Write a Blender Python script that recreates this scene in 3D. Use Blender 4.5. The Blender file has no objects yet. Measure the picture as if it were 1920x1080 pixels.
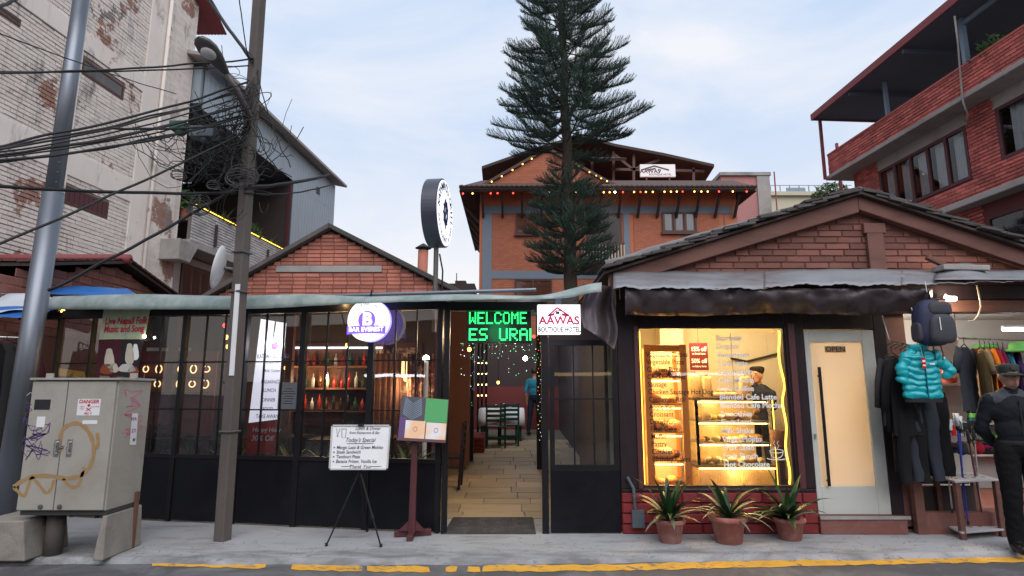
import bpy, bmesh, math, random
from mathutils import Vector, Matrix, noise as mnoise
R = math.radians
SC = bpy.context.scene
COL = SC.collection
rnd = random.Random(7)
ORD = ('first','second','third','fourth','fifth','sixth','seventh','eighth','ninth','tenth','eleventh','twelfth','thirteenth','fourteenth')

# ---------------------------------------------------------------- camera
FPX = 1120.0            # focal length in pixels of a 1920 px wide picture
TILT = R(9.7)
EYE = Vector((0.0, 0.0, 1.5))
cam_data = bpy.data.cameras.new('camera')
cam = bpy.data.objects.new('camera', cam_data)
COL.objects.link(cam)
cam.location = EYE
cam.rotation_euler = (R(90) + TILT, 0, 0)
cam_data.sensor_width = 36.0
cam_data.lens = 36.0 * FPX / 1920.0
cam_data.clip_start = 0.05
cam_data.clip_end = 2000
SC.camera = cam

# ---------------------------------------------------------------- sky, sun, exposure
world = bpy.data.worlds.new('World'); SC.world = world
world.use_nodes = True
wn = world.node_tree.nodes; wl = world.node_tree.links
wn.clear()
w_out = wn.new('ShaderNodeOutputWorld'); w_bg = wn.new('ShaderNodeBackground')
w_sky = wn.new('ShaderNodeTexSky'); w_sky.sky_type = 'NISHITA'; w_sky.sun_disc = False
w_sky.sun_elevation = R(47); w_sky.sun_rotation = R(167)
w_sky.air_density = 1.0; w_sky.dust_density = 1.6; w_sky.ozone_density = 2.0
w_co = wn.new('ShaderNodeTexCoord')
w_map = wn.new('ShaderNodeMapping'); w_map.inputs['Scale'].default_value = (1.0, 1.0, 2.6)
w_map.inputs['Rotation'].default_value = (0.25, 0.3, 0.6); w_map.inputs['Location'].default_value = (5.5, 2.2, 0.0)
wl.new(w_co.outputs['Generated'], w_map.inputs['Vector'])
w_n = wn.new('ShaderNodeTexNoise'); w_n.inputs['Scale'].default_value = 2.3
w_n.inputs['Detail'].default_value = 7; w_n.inputs['Roughness'].default_value = 0.56
w_n.inputs['Distortion'].default_value = 0.35
wl.new(w_map.outputs['Vector'], w_n.inputs['Vector'])
w_r = wn.new('ShaderNodeValToRGB')
w_r.color_ramp.elements[0].position = 0.36; w_r.color_ramp.elements[0].color = (0.0,)*3 + (1,)
w_r.color_ramp.elements[1].position = 0.70; w_r.color_ramp.elements[1].color = (1.0,)*3 + (1,)
wl.new(w_n.outputs['Fac'], w_r.inputs['Fac'])
w_mix = wn.new('ShaderNodeMixRGB'); w_mix.blend_type = 'MIX'
w_mix.inputs['Fac'].default_value = 0.90
w_veil = wn.new('ShaderNodeMixRGB'); wl.new(w_r.outputs['Color'], w_veil.inputs['Fac'])
w_veil.inputs['Color1'].default_value = (3.7, 4.7, 6.2, 1); w_veil.inputs['Color2'].default_value = (6.1, 6.15, 6.45, 1)   # thin and thick evening veil
w_sep = wn.new('ShaderNodeSeparateXYZ'); wl.new(w_co.outputs['Generated'], w_sep.inputs[0])
w_hz = wn.new('ShaderNodeMapRange'); w_hz.inputs[1].default_value = 0.55; w_hz.inputs[2].default_value = 0.05; w_hz.inputs[3].default_value = 0.0; w_hz.inputs[4].default_value = 1.0
wl.new(w_sep.outputs['Z'], w_hz.inputs[0])
w_pw = wn.new('ShaderNodeMath'); w_pw.operation = 'POWER'; wl.new(w_hz.outputs[0], w_pw.inputs[0]); w_pw.inputs[1].default_value = 1.5
w_low = wn.new('ShaderNodeMixRGB'); wl.new(w_pw.outputs[0], w_low.inputs['Fac']); wl.new(w_veil.outputs['Color'], w_low.inputs['Color1'])
w_low.inputs['Color2'].default_value = (6.7, 6.25, 5.9, 1)      # the veil pales towards the horizon, all round
wl.new(w_low.outputs['Color'], w_mix.inputs['Color2'])
wl.new(w_sky.outputs['Color'], w_mix.inputs['Color1'])
wl.new(w_mix.outputs['Color'], w_bg.inputs['Color'])
w_bg.inputs['Strength'].default_value = 0.118
wl.new(w_bg.outputs['Background'], w_out.inputs['Surface'])

sun_data = bpy.data.lights.new('sun', 'SUN')
sun_data.energy = 1.5; sun_data.angle = R(60); sun_data.color = (1.0, 0.93, 0.88)
sun = bpy.data.objects.new('sun', sun_data); COL.objects.link(sun)
# soft fill added high behind the camera to brighten the walls facing it
sun.rotation_euler = Vector((0.15, -0.65, 0.74)).to_track_quat('Z', 'Y').to_euler()

SC.view_settings.view_transform = 'Standard'
SC.view_settings.look = 'None'
SC.view_settings.exposure = 0.45
SC.view_settings.gamma = 1.0
SC.view_settings.use_curve_mapping = False
SC.render.engine = 'CYCLES'
SC.cycles.use_denoising = True
SC.cycles.max_bounces = 7
SC.cycles.transparent_max_bounces = 16
SC.cycles.sample_clamp_indirect = 4.0
SC.cycles.caustics_reflective = False
SC.cycles.caustics_refractive = False

# ---------------------------------------------------------------- picture <-> place
CT, ST = math.cos(TILT), math.sin(TILT)
def ray(px, py):
    cx = (px - 960) / FPX; cy = (540 - py) / FPX
    return Vector((cx, CT - cy * ST, ST + cy * CT))
def P(px, py, Y):
    d = ray(px, py); return EYE + d * (Y / d.y)
def G(px, py, z=0.0):
    d = ray(px, py); return EYE + d * ((z - EYE.z) / d.z)
def proj(p):
    v = p - EYE
    zc = v.y * CT + v.z * ST; yc = -v.y * ST + v.z * CT
    if zc < 0.05: return None
    return (960 + FPX * v.x / zc, 540 - FPX * yc / zc, zc)
class Fr:
    """vertical plane: u runs along it, n points out of it, coordinates (s, z, d)"""
    def __init__(self, a, b, side=-1):
        self.o = Vector((a[0], a[1], 0)); v = Vector((b[0] - a[0], b[1] - a[1], 0)); self.len = v.length
        self.u = v.normalized(); self.n = Vector((self.u.y, -self.u.x, 0))
        if self.n.y * side < 0 and abs(self.n.y) > 1e-6 and side == -1 and self.n.y > 0: self.n = -self.n
    def w(self, s, z, d=0.0): return self.o + self.u * s + self.n * d + Vector((0, 0, z))
    def px(self, px, py, d=0.0):
        r = ray(px, py); o = self.o + self.n * d
        t = (o - EYE).dot(self.n) / r.dot(self.n); p = EYE + r * t
        return ((p - self.o).dot(self.u), p.z)
    def rect(self, x0, y0, x1, y1, d=0.0):
        s0, z1 = self.px(x0, y0, d); s1, z0 = self.px(x1, y1, d)
        return s0, s1, z0, z1

# ---------------------------------------------------------------- mesh building
class MB:
    def __init__(self): self.v = []; self.f = []; self.m = []
    def add(self, vs, fs, mi=0):
        b = len(self.v); self.v += [Vector(q) for q in vs]
        for f in fs: self.f.append([b + i for i in f]); self.m.append(mi)
        return self
    def box8(self, c, mi=0):      # c: bottom ring 0-3, top ring 4-7
        return self.add(c, [(3,2,1,0),(4,5,6,7),(0,1,5,4),(1,2,6,5),(2,3,7,6),(3,0,4,7)], mi)
    def box(self, x0, x1, y0, y1, z0, z1, mi=0):
        return self.box8([(x0,y0,z0),(x1,y0,z0),(x1,y1,z0),(x0,y1,z0),(x0,y0,z1),(x1,y0,z1),(x1,y1,z1),(x0,y1,z1)], mi)
    def fbox(self, fr, s0, s1, z0, z1, d0, d1, mi=0):
        return self.box8([fr.w(s0,z0,d1),fr.w(s1,z0,d1),fr.w(s1,z0,d0),fr.w(s0,z0,d0),
                          fr.w(s0,z1,d1),fr.w(s1,z1,d1),fr.w(s1,z1,d0),fr.w(s0,z1,d0)], mi)
    def fquad(self, fr, s0, s1, z0, z1, d, mi=0):
        return self.add([fr.w(s0,z0,d), fr.w(s1,z0,d), fr.w(s1,z1,d), fr.w(s0,z1,d)], [(0,1,2,3)], mi)
    def prism(self, pts, vec, mi=0):
        n = len(pts); vec = Vector(vec); p = [Vector(q) for q in pts]
        vs = p + [q + vec for q in p]
        fs = [tuple(range(n-1,-1,-1)), tuple(range(n, 2*n))] + [(i,(i+1)%n,n+(i+1)%n,n+i) for i in range(n)]
        return self.add(vs, fs, mi)
    def fprism(self, fr, sz, d0, d1, mi=0):
        return self.prism([fr.w(s, z, d1) for s, z in sz], fr.n * (d0 - d1), mi)
    def beam(self, a, b, w, h, up=(0,0,1), mi=0):
        a = Vector(a); b = Vector(b); t = (b - a).normalized(); x = t.cross(Vector(up))
        if x.length < 1e-4: x = t.cross(Vector((0,1,0)))
        x.normalize(); y = x.cross(t).normalized(); x *= w/2; y *= h/2
        return self.box8([a-x-y,a+x-y,b+x-y,b-x-y,a-x+y,a+x+y,b+x+y,b-x+y], mi)
    def tube(self, pts, r, n=8, mi=0, cap=True):
        pts = [Vector(p) for p in pts]; k = len(pts)
        rs = r if isinstance(r, (list, tuple)) else [r]*k
        b = len(self.v); prev = None
        for i, p in enumerate(pts):
            t = (pts[min(i+1,k-1)] - pts[max(i-1,0)])
            if t.length < 1e-9: t = Vector((0,0,1))
            t.normalize()
            if prev is None:
                x = t.cross(Vector((0,0,1)))
                if x.length < 1e-3: x = t.cross(Vector((0,1,0)))
            else:
                x = prev - t * prev.dot(t)
                if x.length < 1e-4: x = t.cross(Vector((0,0.3,1)))
            x.normalize(); prev = x; y = t.cross(x)
            for j in range(n):
                a = 2*math.pi*j/n
                self.v.append(p + x*(rs[i]*math.cos(a)) + y*(rs[i]*math.sin(a)))
        for i in range(k-1):
            for j in range(n):
                self.f.append([b+i*n+j, b+i*n+(j+1)%n, b+(i+1)*n+(j+1)%n, b+(i+1)*n+j]); self.m.append(mi)
        if cap:
            self.f.append([b+j for j in range(n-1,-1,-1)]); self.m.append(mi)
            self.f.append([b+(k-1)*n+j for j in range(n)]); self.m.append(mi)
        return self
    def lathe(self, c, prof, n=20, mi=0, axis='Z', M=None):
        c = Vector(c); b = len(self.v); k = len(prof)
        for r, z in prof:
            for j in range(n):
                a = 2*math.pi*j/n
                q = Vector((r*math.cos(a), r*math.sin(a), z))
                if M is not None: q = M @ q
                self.v.append(c + q)
        for i in range(k-1):
            for j in range(n):
                self.f.append([b+i*n+j, b+i*n+(j+1)%n, b+(i+1)*n+(j+1)%n, b+(i+1)*n+j]); self.m.append(mi)
        self.f.append([b+j for j in range(n-1,-1,-1)]); self.m.append(mi)
        self.f.append([b+(k-1)*n+j for j in range(n)]); self.m.append(mi)
        return self
    def ball(self, c, r, n=10, k=7, mi=0, sc=(1,1,1)):
        c = Vector(c); b = len(self.v)
        for i in range(k+1):
            ph = math.pi*i/k - math.pi/2
            for j in range(n):
                a = 2*math.pi*j/n
                self.v.append(c + Vector((r*sc[0]*math.cos(ph)*math.cos(a), r*sc[1]*math.cos(ph)*math.sin(a), r*sc[2]*math.sin(ph))))
        for i in range(k):
            for j in range(n):
                self.f.append([b+i*n+j, b+i*n+(j+1)%n, b+(i+1)*n+(j+1)%n, b+(i+1)*n+j]); self.m.append(mi)
        return self
    def grid(self, rows, mi=0):       # rows: list of equally long point lists
        b = len(self.v); k = len(rows[0])
        for r in rows: self.v += [Vector(q) for q in r]
        for i in range(len(rows)-1):
            for j in range(k-1):
                self.f.append([b+i*k+j, b+i*k+j+1, b+(i+1)*k+j+1, b+(i+1)*k+j]); self.m.append(mi)
        return self
    def mesh(self, name, org=None):
        me = bpy.data.meshes.new(name)
        vs = [tuple(q - org) for q in self.v] if org is not None else [tuple(q) for q in self.v]
        me.from_pydata(vs, [], self.f)
        return me
    def build(self, name, mats, parent=None, smooth=False, bevel=0.0, kind=None, solid=0.0, world=True, org=None):
        if not isinstance(mats, (list, tuple)): mats = [mats]
        o_ = None
        if world and parent is not None: o_ = worldloc(parent)
        if org is not None: o_ = Vector(org)
        me = self.mesh(name, o_)
        for m_ in mats: me.materials.append(MAT[m_] if isinstance(m_, str) else m_)
        if any(self.m): me.polygons.foreach_set('material_index', self.m)
        if smooth: me.polygons.foreach_set('use_smooth', [True]*len(me.polygons))
        me.update()
        o = bpy.data.objects.new(name, me); COL.objects.link(o)
        if parent is not None: o.parent = parent
        if org is not None and parent is None: o.location = o_
        elif org is not None: o.location = Vector(org) - worldloc(parent)
        if solid:
            s = o.modifiers.new('thickness', 'SOLIDIFY'); s.thickness = solid; s.offset = 0
        if bevel:
            bv = o.modifiers.new('bevel', 'BEVEL'); bv.width = bevel; bv.segments = 2; bv.limit_method = 'ANGLE'
            bv.angle_limit = R(35)
        if kind: o['kind'] = kind
        return o
def worldloc(o):
    p = Vector((0,0,0))
    while o is not None: p = p + o.location; o = o.parent
    return p
def tag(o, label=None, cat=None, group=None, kind=None):
    if label: o['label'] = label
    if cat: o['category'] = cat
    if group: o['group'] = group
    if kind: o['kind'] = kind
    return o
def thing(name, label, cat, loc=(0,0,0), group=None):
    o = bpy.data.objects.new(name, None); COL.objects.link(o)
    o.location = loc; o.empty_display_size = 0.1
    return tag(o, label, cat, group)
def smoothstep(a, b, x):
    t = max(0.0, min(1.0, (x - a) / (b - a))); return t*t*(3-2*t)

# ---------------------------------------------------------------- lettering (font curves turned into meshes at the end)
TEXTS = []
def text(name, s, mat, parent, origin, u, up, size, align='LEFT', bold=0.0, shear=0.0, depth=0.0, xs=1.0, line=1.0):
    cu = bpy.data.curves.new(name, 'FONT'); cu.body = s; cu.size = 1.0
    cu.align_x = align; cu.align_y = 'CENTER'; cu.offset = bold; cu.shear = shear; cu.space_line = line
    cu.resolution_u = 3; cu.extrude = depth / max(size, 1e-6); cu.fill_mode = 'FRONT' if depth == 0 else 'BOTH'
    o = bpy.data.objects.new(name, cu); COL.objects.link(o)
    u = Vector(u).normalized(); up = Vector(up).normalized(); n = u.cross(up)
    Mx = Matrix((u*size*xs, up*size, n*size)).transposed().to_4x4()
    Mx.translation = Vector(origin) - (worldloc(parent) if parent else Vector((0,0,0)))
    TEXTS.append((o, name, mat, parent, Mx)); return o
def flush_texts():
    dg = bpy.context.evaluated_depsgraph_get()
    for o, name, mat, parent, Mx in TEXTS:
        me = bpy.data.meshes.new_from_object(o.evaluated_get(dg))
        me.transform(Mx); me.materials.clear(); me.materials.append(MAT[mat])
        me.name = name
        bpy.data.objects.remove(o)
        q = bpy.data.objects.new(name, me); COL.objects.link(q)
        if parent: q.parent = parent
    TEXTS.clear()

# ---------------------------------------------------------------- materials
MAT = {}
def nd(nt, typ, **kw):
    n = nt.nodes.new(typ)
    for k, v in kw.items(): setattr(n, k, v)
    return n
def lnk(nt, a, b): nt.links.new(a, b)
def base_mat(name):
    m = bpy.data.materials.new(name); m.use_nodes = True; MAT[name] = m
    nt = m.node_tree; b = nt.nodes['Principled BSDF']; return m, nt, b
def pos(nt, scale=(1,1,1), space='pos'):
    if space == 'pos':
        g = nd(nt, 'ShaderNodeNewGeometry'); out = g.outputs['Position']
    else:
        g = nd(nt, 'ShaderNodeTexCoord'); out = g.outputs['Object']
    mp = nd(nt, 'ShaderNodeMapping'); mp.inputs['Scale'].default_value = scale
    lnk(nt, out, mp.inputs['Vector']); return mp.outputs['Vector']
def noise(nt, vec, scale, detail=5, rough=0.55, dist=0.0):
    n = nd(nt, 'ShaderNodeTexNoise'); n.inputs['Scale'].default_value = scale
    n.inputs['Detail'].default_value = detail; n.inputs['Roughness'].default_value = rough
    n.inputs['Distortion'].default_value = dist
    lnk(nt, vec, n.inputs['Vector']); return n.outputs['Fac']
def ramp(nt, fac, stops):
    r = nd(nt, 'ShaderNodeValToRGB'); e = r.color_ramp.elements
    while len(e) < len(stops): e.new(0.5)
    for el, (p_, c) in zip(e, stops):
        el.position = p_; el.color = (c, c, c, 1) if not isinstance(c, (tuple, list)) else (*c, 1)
    lnk(nt, fac, r.inputs['Fac']); return r.outputs['Color']
def mix(nt, fac, a, b, mode='MIX'):
    n = nd(nt, 'ShaderNodeMixRGB', blend_type=mode)
    for s, q in (('Fac', fac), ('Color1', a), ('Color2', b)):
        if isinstance(q, (int, float)): n.inputs[s].default_value = q
        elif isinstance(q, tuple): n.inputs[s].default_value = (*q, 1)
        else: lnk(nt, q, n.inputs[s])
    return n.outputs['Color']
def bump(nt, h, strength, dist=0.01):
    b = nd(nt, 'ShaderNodeBump'); b.inputs['Strength'].default_value = strength
    b.inputs['Distance'].default_value = dist
    lnk(nt, h, b.inputs['Height']); return b.outputs['Normal']
def island_random(nt):
    g = nd(nt, 'ShaderNodeNewGeometry'); o = nd(nt, 'ShaderNodeObjectInfo')
    a = nd(nt, 'ShaderNodeMath', operation='ADD'); lnk(nt, g.outputs['Random Per Island'], a.inputs[0]); lnk(nt, o.outputs['Random'], a.inputs[1])
    f = nd(nt, 'ShaderNodeMath', operation='FRACT'); lnk(nt, a.outputs[0], f.inputs[0]); return f.outputs[0]
def scl(c, k): return tuple(min(1.0, max(0.0, q*k)) for q in c)
def pm(name, col, rough=0.6, var=0.18, scale=3.0, bmp=0.25, metal=0.0, spec=0.4, dirt=None, dirt_amt=0.5, fine=40.0,
       isl=0.0, stretch=(1,1,1), coat=0.0, space='pos'):
    m, nt, b = base_mat(name)
    v = pos(nt, stretch, space)
    n1 = noise(nt, v, scale, 6, 0.6)
    c = mix(nt, n1, scl(col, 1-var), scl(col, 1+var))
    if isl:
        r = island_random(nt)
        c = mix(nt, r, mix(nt, 1.0, c, (1-isl,)*3, 'MULTIPLY'), mix(nt, 1.0, c, (1+isl, 1+isl*0.9, 1+isl*0.85), 'MULTIPLY'))
    n2 = noise(nt, v, fine, 4, 0.65)
    if dirt:
        n3 = noise(nt, v, scale*0.7, 8, 0.7, 0.6)
        c = mix(nt, ramp(nt, n3, [(0.48, 0.0), (0.72, dirt_amt)]), c, dirt)
    lnk(nt, c, b.inputs['Base Color'])
    rr = ramp(nt, n1, [(0.25, max(0.02, rough-0.08)), (0.75, min(1, rough+0.08))]); lnk(nt, rr, b.inputs['Roughness'])
    b.inputs['Metallic'].default_value = metal
    b.inputs['Specular IOR Level'].default_value = spec
    if coat: b.inputs['Coat Weight'].default_value = coat
    if bmp: lnk(nt, bump(nt, n2, bmp, 0.006), b.inputs['Normal'])
    return m
def em(name, col, strength, base=None):
    m, nt, b = base_mat(name)
    b.inputs['Base Color'].default_value = (*(base or scl(col, 0.6)), 1)
    b.inputs['Emission Color'].default_value = (*col, 1)
    b.inputs['Emission Strength'].default_value = strength
    b.inputs['Roughness'].default_value = 0.4
    return m
def glassy(name, tint=(0.9,0.93,0.95), refl=1.0, ior=1.5, rough=0.0, haze=0.0, hcol=(0.6,0.62,0.65)):
    m = bpy.data.materials.new(name); m.use_nodes = True; MAT[name] = m
    nt = m.node_tree; nt.nodes.clear()
    out = nd(nt, 'ShaderNodeOutputMaterial')
    tr = nd(nt, 'ShaderNodeBsdfTransparent'); tr.inputs['Color'].default_value = (*tint, 1)
    gl = nd(nt, 'ShaderNodeBsdfGlossy'); gl.inputs['Roughness'].default_value = rough; gl.inputs['Color'].default_value = (refl,)*3 + (1,)
    fr = nd(nt, 'ShaderNodeFresnel'); fr.inputs['IOR'].default_value = ior
    g = nd(nt, 'ShaderNodeNewGeometry')
    v = pos(nt, (1,1,1)); 
    bp = nd(nt, 'ShaderNodeBump'); bp.inputs['Strength'].default_value = 0.04; bp.inputs['Distance'].default_value = 0.02
    lnk(nt, noise(nt, v, 1.3, 2), bp.inputs['Height']); lnk(nt, bp.outputs['Normal'], gl.inputs['Normal'])
    mx = nd(nt, 'ShaderNodeMixShader'); lnk(nt, fr.outputs['Fac'], mx.inputs['Fac'])
    first = tr.outputs['BSDF']
    if haze:
        df = nd(nt, 'ShaderNodeBsdfDiffuse'); df.inputs['Color'].default_value = (*hcol, 1)
        m2 = nd(nt, 'ShaderNodeMixShader')
        lnk(nt, ramp(nt, noise(nt, v, 3.0, 7, 0.65), [(0.35, 0.0), (0.8, haze)]), m2.inputs['Fac'])
        lnk(nt, tr.outputs['BSDF'], m2.inputs[1]); lnk(nt, df.outputs['BSDF'], m2.inputs[2]); first = m2.outputs['Shader']
    lnk(nt, first, mx.inputs[1]); lnk(nt, gl.outputs['BSDF'], mx.inputs[2])
    lnk(nt, mx.outputs['Shader'], out.inputs['Surface']); return m
# ---- plain materials
pm('road_asphalt', (0.085,0.085,0.092), 0.75, 0.3, 1.6, 0.6, dirt=(0.30,0.30,0.31), dirt_amt=0.55, fine=90)
pm('concrete_post', (0.11,0.095,0.088), 0.85, 0.3, 3.0, 0.6, dirt=(0.07,0.06,0.055), fine=60, stretch=(1,1,0.4))
pm('concrete_block', (0.27,0.25,0.22), 0.9, 0.25, 5.0, 0.7, dirt=(0.1,0.09,0.08), fine=50)
pm('concrete_wall', (0.34,0.32,0.31), 0.9, 0.25, 1.4, 0.4, dirt=(0.1,0.1,0.1), dirt_amt=0.6)
pm('galvanised', (0.2,0.22,0.255), 0.42, 0.3, 3.5, 0.08, metal=0.85, stretch=(1,1,0.25), dirt=(0.22,0.2,0.2), dirt_amt=0.5)
pm('lamp_metal', (0.13,0.12,0.12), 0.5, 0.2, 8.0, 0.1, metal=0.5)
pm('lamp_lens', (0.55,0.56,0.56), 0.15, 0.1, 8.0, 0.0, spec=0.7)
pm('black_paint', (0.006,0.0065,0.010), 0.38, 0.3, 2.5, 0.06, spec=0.2, dirt=(0.016,0.016,0.02), dirt_amt=0.6)
pm('black_steel', (0.008,0.008,0.011), 0.45, 0.2, 5, 0.05, spec=0.25)
pm('dark_wood', (0.022,0.014,0.018), 0.5, 0.35, 3.0, 0.3, stretch=(6,6,1), dirt=(0.04,0.028,0.03), spec=0.2)
pm('brown_wood', (0.17,0.075,0.058), 0.65, 0.3, 2.5, 0.35, stretch=(1,1,5), dirt=(0.05,0.03,0.028), dirt_amt=0.55)
pm('maroon_wood', (0.085,0.025,0.03), 0.5, 0.25, 4.0, 0.2, stretch=(5,5,1))
pm('orange_wood', (0.55,0.24,0.055), 0.45, 0.2, 3.0, 0.2, stretch=(6,6,1))
pm('cream_wall', (0.62,0.55,0.42), 0.8, 0.08, 1.5, 0.15)
pm('pale_wall', (0.5,0.49,0.47), 0.8, 0.1, 1.5, 0.15)
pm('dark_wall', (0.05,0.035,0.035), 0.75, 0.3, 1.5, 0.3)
pm('red_wall', (0.16,0.03,0.03), 0.7, 0.25, 1.5, 0.2)
pm('cabinet_paint', (0.34,0.325,0.29), 0.5, 0.08, 2.0, 0.06, dirt=(0.2,0.165,0.12), dirt_amt=0.55)
pm('cabinet_dark', (0.05,0.05,0.05), 0.6, 0.2, 4, 0.1)
pm('steel_handle', (0.5,0.5,0.5), 0.3, 0.1, 9, 0.03, metal=0.9)
pm('cafe_brick', (0.23,0.034,0.038), 0.8, 0.25, 5.0, 0.6, isl=0.18, fine=30, dirt=(0.1,0.035,0.035), spec=0.2, dirt_amt=0.8)
pm('cafe_mortar', (0.15,0.025,0.03), 0.75, 0.2, 6, 0.5)
pm('gable_brick', (0.44,0.165,0.12), 0.85, 0.28, 4.0, 0.5, isl=0.28, dirt=(0.15,0.06,0.05), dirt_amt=0.5)
pm('gable_mortar', (0.17,0.075,0.06), 0.9, 0.2, 6, 0.4)
pm('cafe_gable_board', (0.215,0.092,0.073), 0.8, 0.3, 3.0, 0.5, isl=0.24, stretch=(1,1,4), dirt=(0.1,0.04,0.035))
pm('roof_tile', (0.095,0.085,0.085), 0.9, 0.45, 4.0, 0.9, isl=0.35, dirt=(0.05,0.055,0.04), fine=45)
pm('ridge_cement', (0.2,0.195,0.2), 0.95, 0.3, 3.0, 0.8, dirt=(0.07,0.07,0.07))
pm('red_roof_tile', (0.13,0.055,0.05), 0.9, 0.35, 4.0, 0.8, isl=0.3, dirt=(0.05,0.04,0.04))
pm('tin_sheet', (0.25,0.265,0.29), 0.55, 0.3, 1.5, 0.15, metal=0.25, dirt=(0.15,0.085,0.07), dirt_amt=1.0, stretch=(0.6,1,3))
pm('tarp_dark', (0.07,0.055,0.062), 0.38, 0.35, 3.0, 0.4, dirt=(0.12,0.1,0.1), dirt_amt=0.6)
pm('tarp_blue', (0.02,0.13,0.42), 0.45, 0.2, 3.0, 0.3, dirt=(0.3,0.4,0.5), dirt_amt=0.25)
pm('tarp_white', (0.5,0.55,0.6), 0.55, 0.15, 3.0, 0.3, dirt=(0.3,0.33,0.36))
pm('hotel_plaster', (0.56,0.19,0.105), 0.8, 0.2, 1.2, 0.15, dirt=(0.36,0.12,0.075), dirt_amt=0.6)
pm('hotel_band', (0.19,0.235,0.3), 0.75, 0.12, 1.2, 0.15)
pm('hotel_frame', (0.09,0.04,0.035), 0.5, 0.2, 3, 0.1)
pm('hotel_roof', (0.1,0.07,0.065), 0.85, 0.3, 2.5, 0.5)
pm('eave_dark', (0.05,0.032,0.03), 0.75, 0.25, 2.0, 0.3)
pm('curtain', (0.7,0.7,0.72), 0.8, 0.1, 3.0, 0.1)
pm('pink_plaster', (0.42,0.2,0.19), 0.9, 0.2, 0.5, 0.3, dirt=(0.2,0.17,0.17))
pm('cream_far', (0.5,0.47,0.36), 0.85, 0.1, 0.5, 0.1)
pm('red_brick', (0.5,0.135,0.115), 0.85, 0.28, 3.0, 0.5, isl=0.3, dirt=(0.16,0.045,0.045))
pm('red_mortar', (0.13,0.04,0.04), 0.95, 0.2, 4, 0.4)
pm('slab_concrete', (0.36,0.34,0.33), 0.9, 0.2, 1.0, 0.35, dirt=(0.14,0.12,0.11), dirt_amt=0.7)
pm('blue_steel', (0.2,0.27,0.36), 0.5, 0.15, 3, 0.05)
pm('canopy_red', (0.24,0.05,0.055), 0.6, 0.2, 3, 0.1)
pm('canopy_under', (0.11,0.125,0.16), 0.8, 0.2, 1.5, 0.1)
pm('metal_clad', (0.33,0.39,0.44), 0.5, 0.12, 0.8, 0.06, metal=0.2, stretch=(1,1,0.3), dirt=(0.28,0.3,0.33))
pm('white_small_brick', (0.5,0.48,0.48), 0.8, 0.15, 3.0, 0.4, isl=0.16, dirt=(0.2,0.18,0.18))
pm('grey_mortar', (0.16,0.15,0.15), 0.9, 0.2, 5, 0.4)
pm('pink_wall', (0.5,0.42,0.4), 0.85, 0.12, 1.0, 0.2, dirt=(0.25,0.2,0.19))
pm('cable_black', (0.012,0.012,0.013), 0.5, 0.2, 10, 0.0)
pm('cable_grey', (0.06,0.06,0.065), 0.5, 0.2, 10, 0.0)
pm('cable_white', (0.5,0.45,0.32), 0.6, 0.1, 10, 0.0)
pm('box_green', (0.02,0.09,0.06), 0.5, 0.2, 5, 0.1)
pm('box_grey', (0.09,0.11,0.13), 0.5, 0.2, 5, 0.1)
pm('white_plastic', (0.68,0.69,0.71), 0.4, 0.05, 4, 0.03, dirt=(0.5,0.48,0.45), dirt_amt=0.3)
pm('white_paper', (0.68,0.68,0.7), 0.7, 0.05, 6, 0.05)
pm('black_ink', (0.012,0.012,0.014), 0.6, 0.1, 6, 0.0)
pm('purple_ink', (0.09,0.04,0.16), 0.6, 0.2, 6, 0.0)
pm('red_ink', (0.5,0.02,0.05), 0.6, 0.1, 6, 0.0)
pm('crimson_ink', (0.45,0.01,0.06), 0.6, 0.1, 6, 0.0)
pm('navy_ink', (0.015,0.02,0.06), 0.6, 0.1, 6, 0.0)
pm('pink_ink', (0.5,0.16,0.24), 0.6, 0.2, 6, 0.0)
pm('white_ink', (0.8,0.8,0.8), 0.6, 0.04, 6, 0.0)
pm('ochre_ink', (0.32,0.2,0.09), 0.7, 0.2, 9, 0.0)
pm('terracotta', (0.33,0.115,0.09), 0.8, 0.22, 6, 0.4, dirt=(0.42,0.28,0.25), dirt_amt=0.8)
pm('soil', (0.04,0.028,0.02), 0.95, 0.4, 20, 0.8)
pm('door_paint', (0.5,0.52,0.49), 0.45, 0.06, 2.0, 0.05, dirt=(0.3,0.28,0.25))
pm('step_red', (0.2,0.075,0.06), 0.8, 0.2, 3, 0.3, dirt=(0.22,0.2,0.19))
pm('green_chair', (0.006,0.05,0.042), 0.35, 0.15, 5, 0.05)
pm('table_cloth', (0.72,0.72,0.75), 0.8, 0.05, 4, 0.1)
pm('bread', (0.5,0.27,0.09), 0.7, 0.3, 14, 0.4)
pm('bread_pale', (0.7,0.52,0.28), 0.7, 0.2, 14, 0.4)
pm('bread_bag', (0.75,0.56,0.28), 0.3, 0.15, 14, 0.4, spec=0.7)
pm('choc', (0.09,0.035,0.015), 0.5, 0.3, 14, 0.3)
pm('counter_top', (0.09,0.06,0.045), 0.3, 0.2, 4, 0.05)
pm('skin', (0.36,0.19,0.13), 0.55, 0.08, 20, 0.05)
pm('lips', (0.3,0.1,0.09), 0.5, 0.08, 20, 0.05)
pm('hair', (0.012,0.01,0.009), 0.5, 0.2, 30, 0.3)
pm('guard_cloth', (0.016,0.018,0.023), 0.75, 0.3, 9, 0.4, spec=0.1)
pm('guard_yoke', (0.06,0.065,0.08), 0.6, 0.2, 9, 0.3, spec=0.1)
pm('guard_trousers', (0.01,0.01,0.012), 0.8, 0.3, 9, 0.4, spec=0.1)
pm('shoe', (0.008,0.008,0.009), 0.3, 0.2, 9, 0.1)
pm('cap_cloth', (0.045,0.05,0.045), 0.8, 0.25, 14, 0.3, spec=0.1)
pm('navy_cloth', (0.014,0.018,0.032), 0.8, 0.2, 9, 0.3, spec=0.1)
pm('teal_cloth', (0.012,0.16,0.24), 0.8, 0.2, 9, 0.3)
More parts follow.
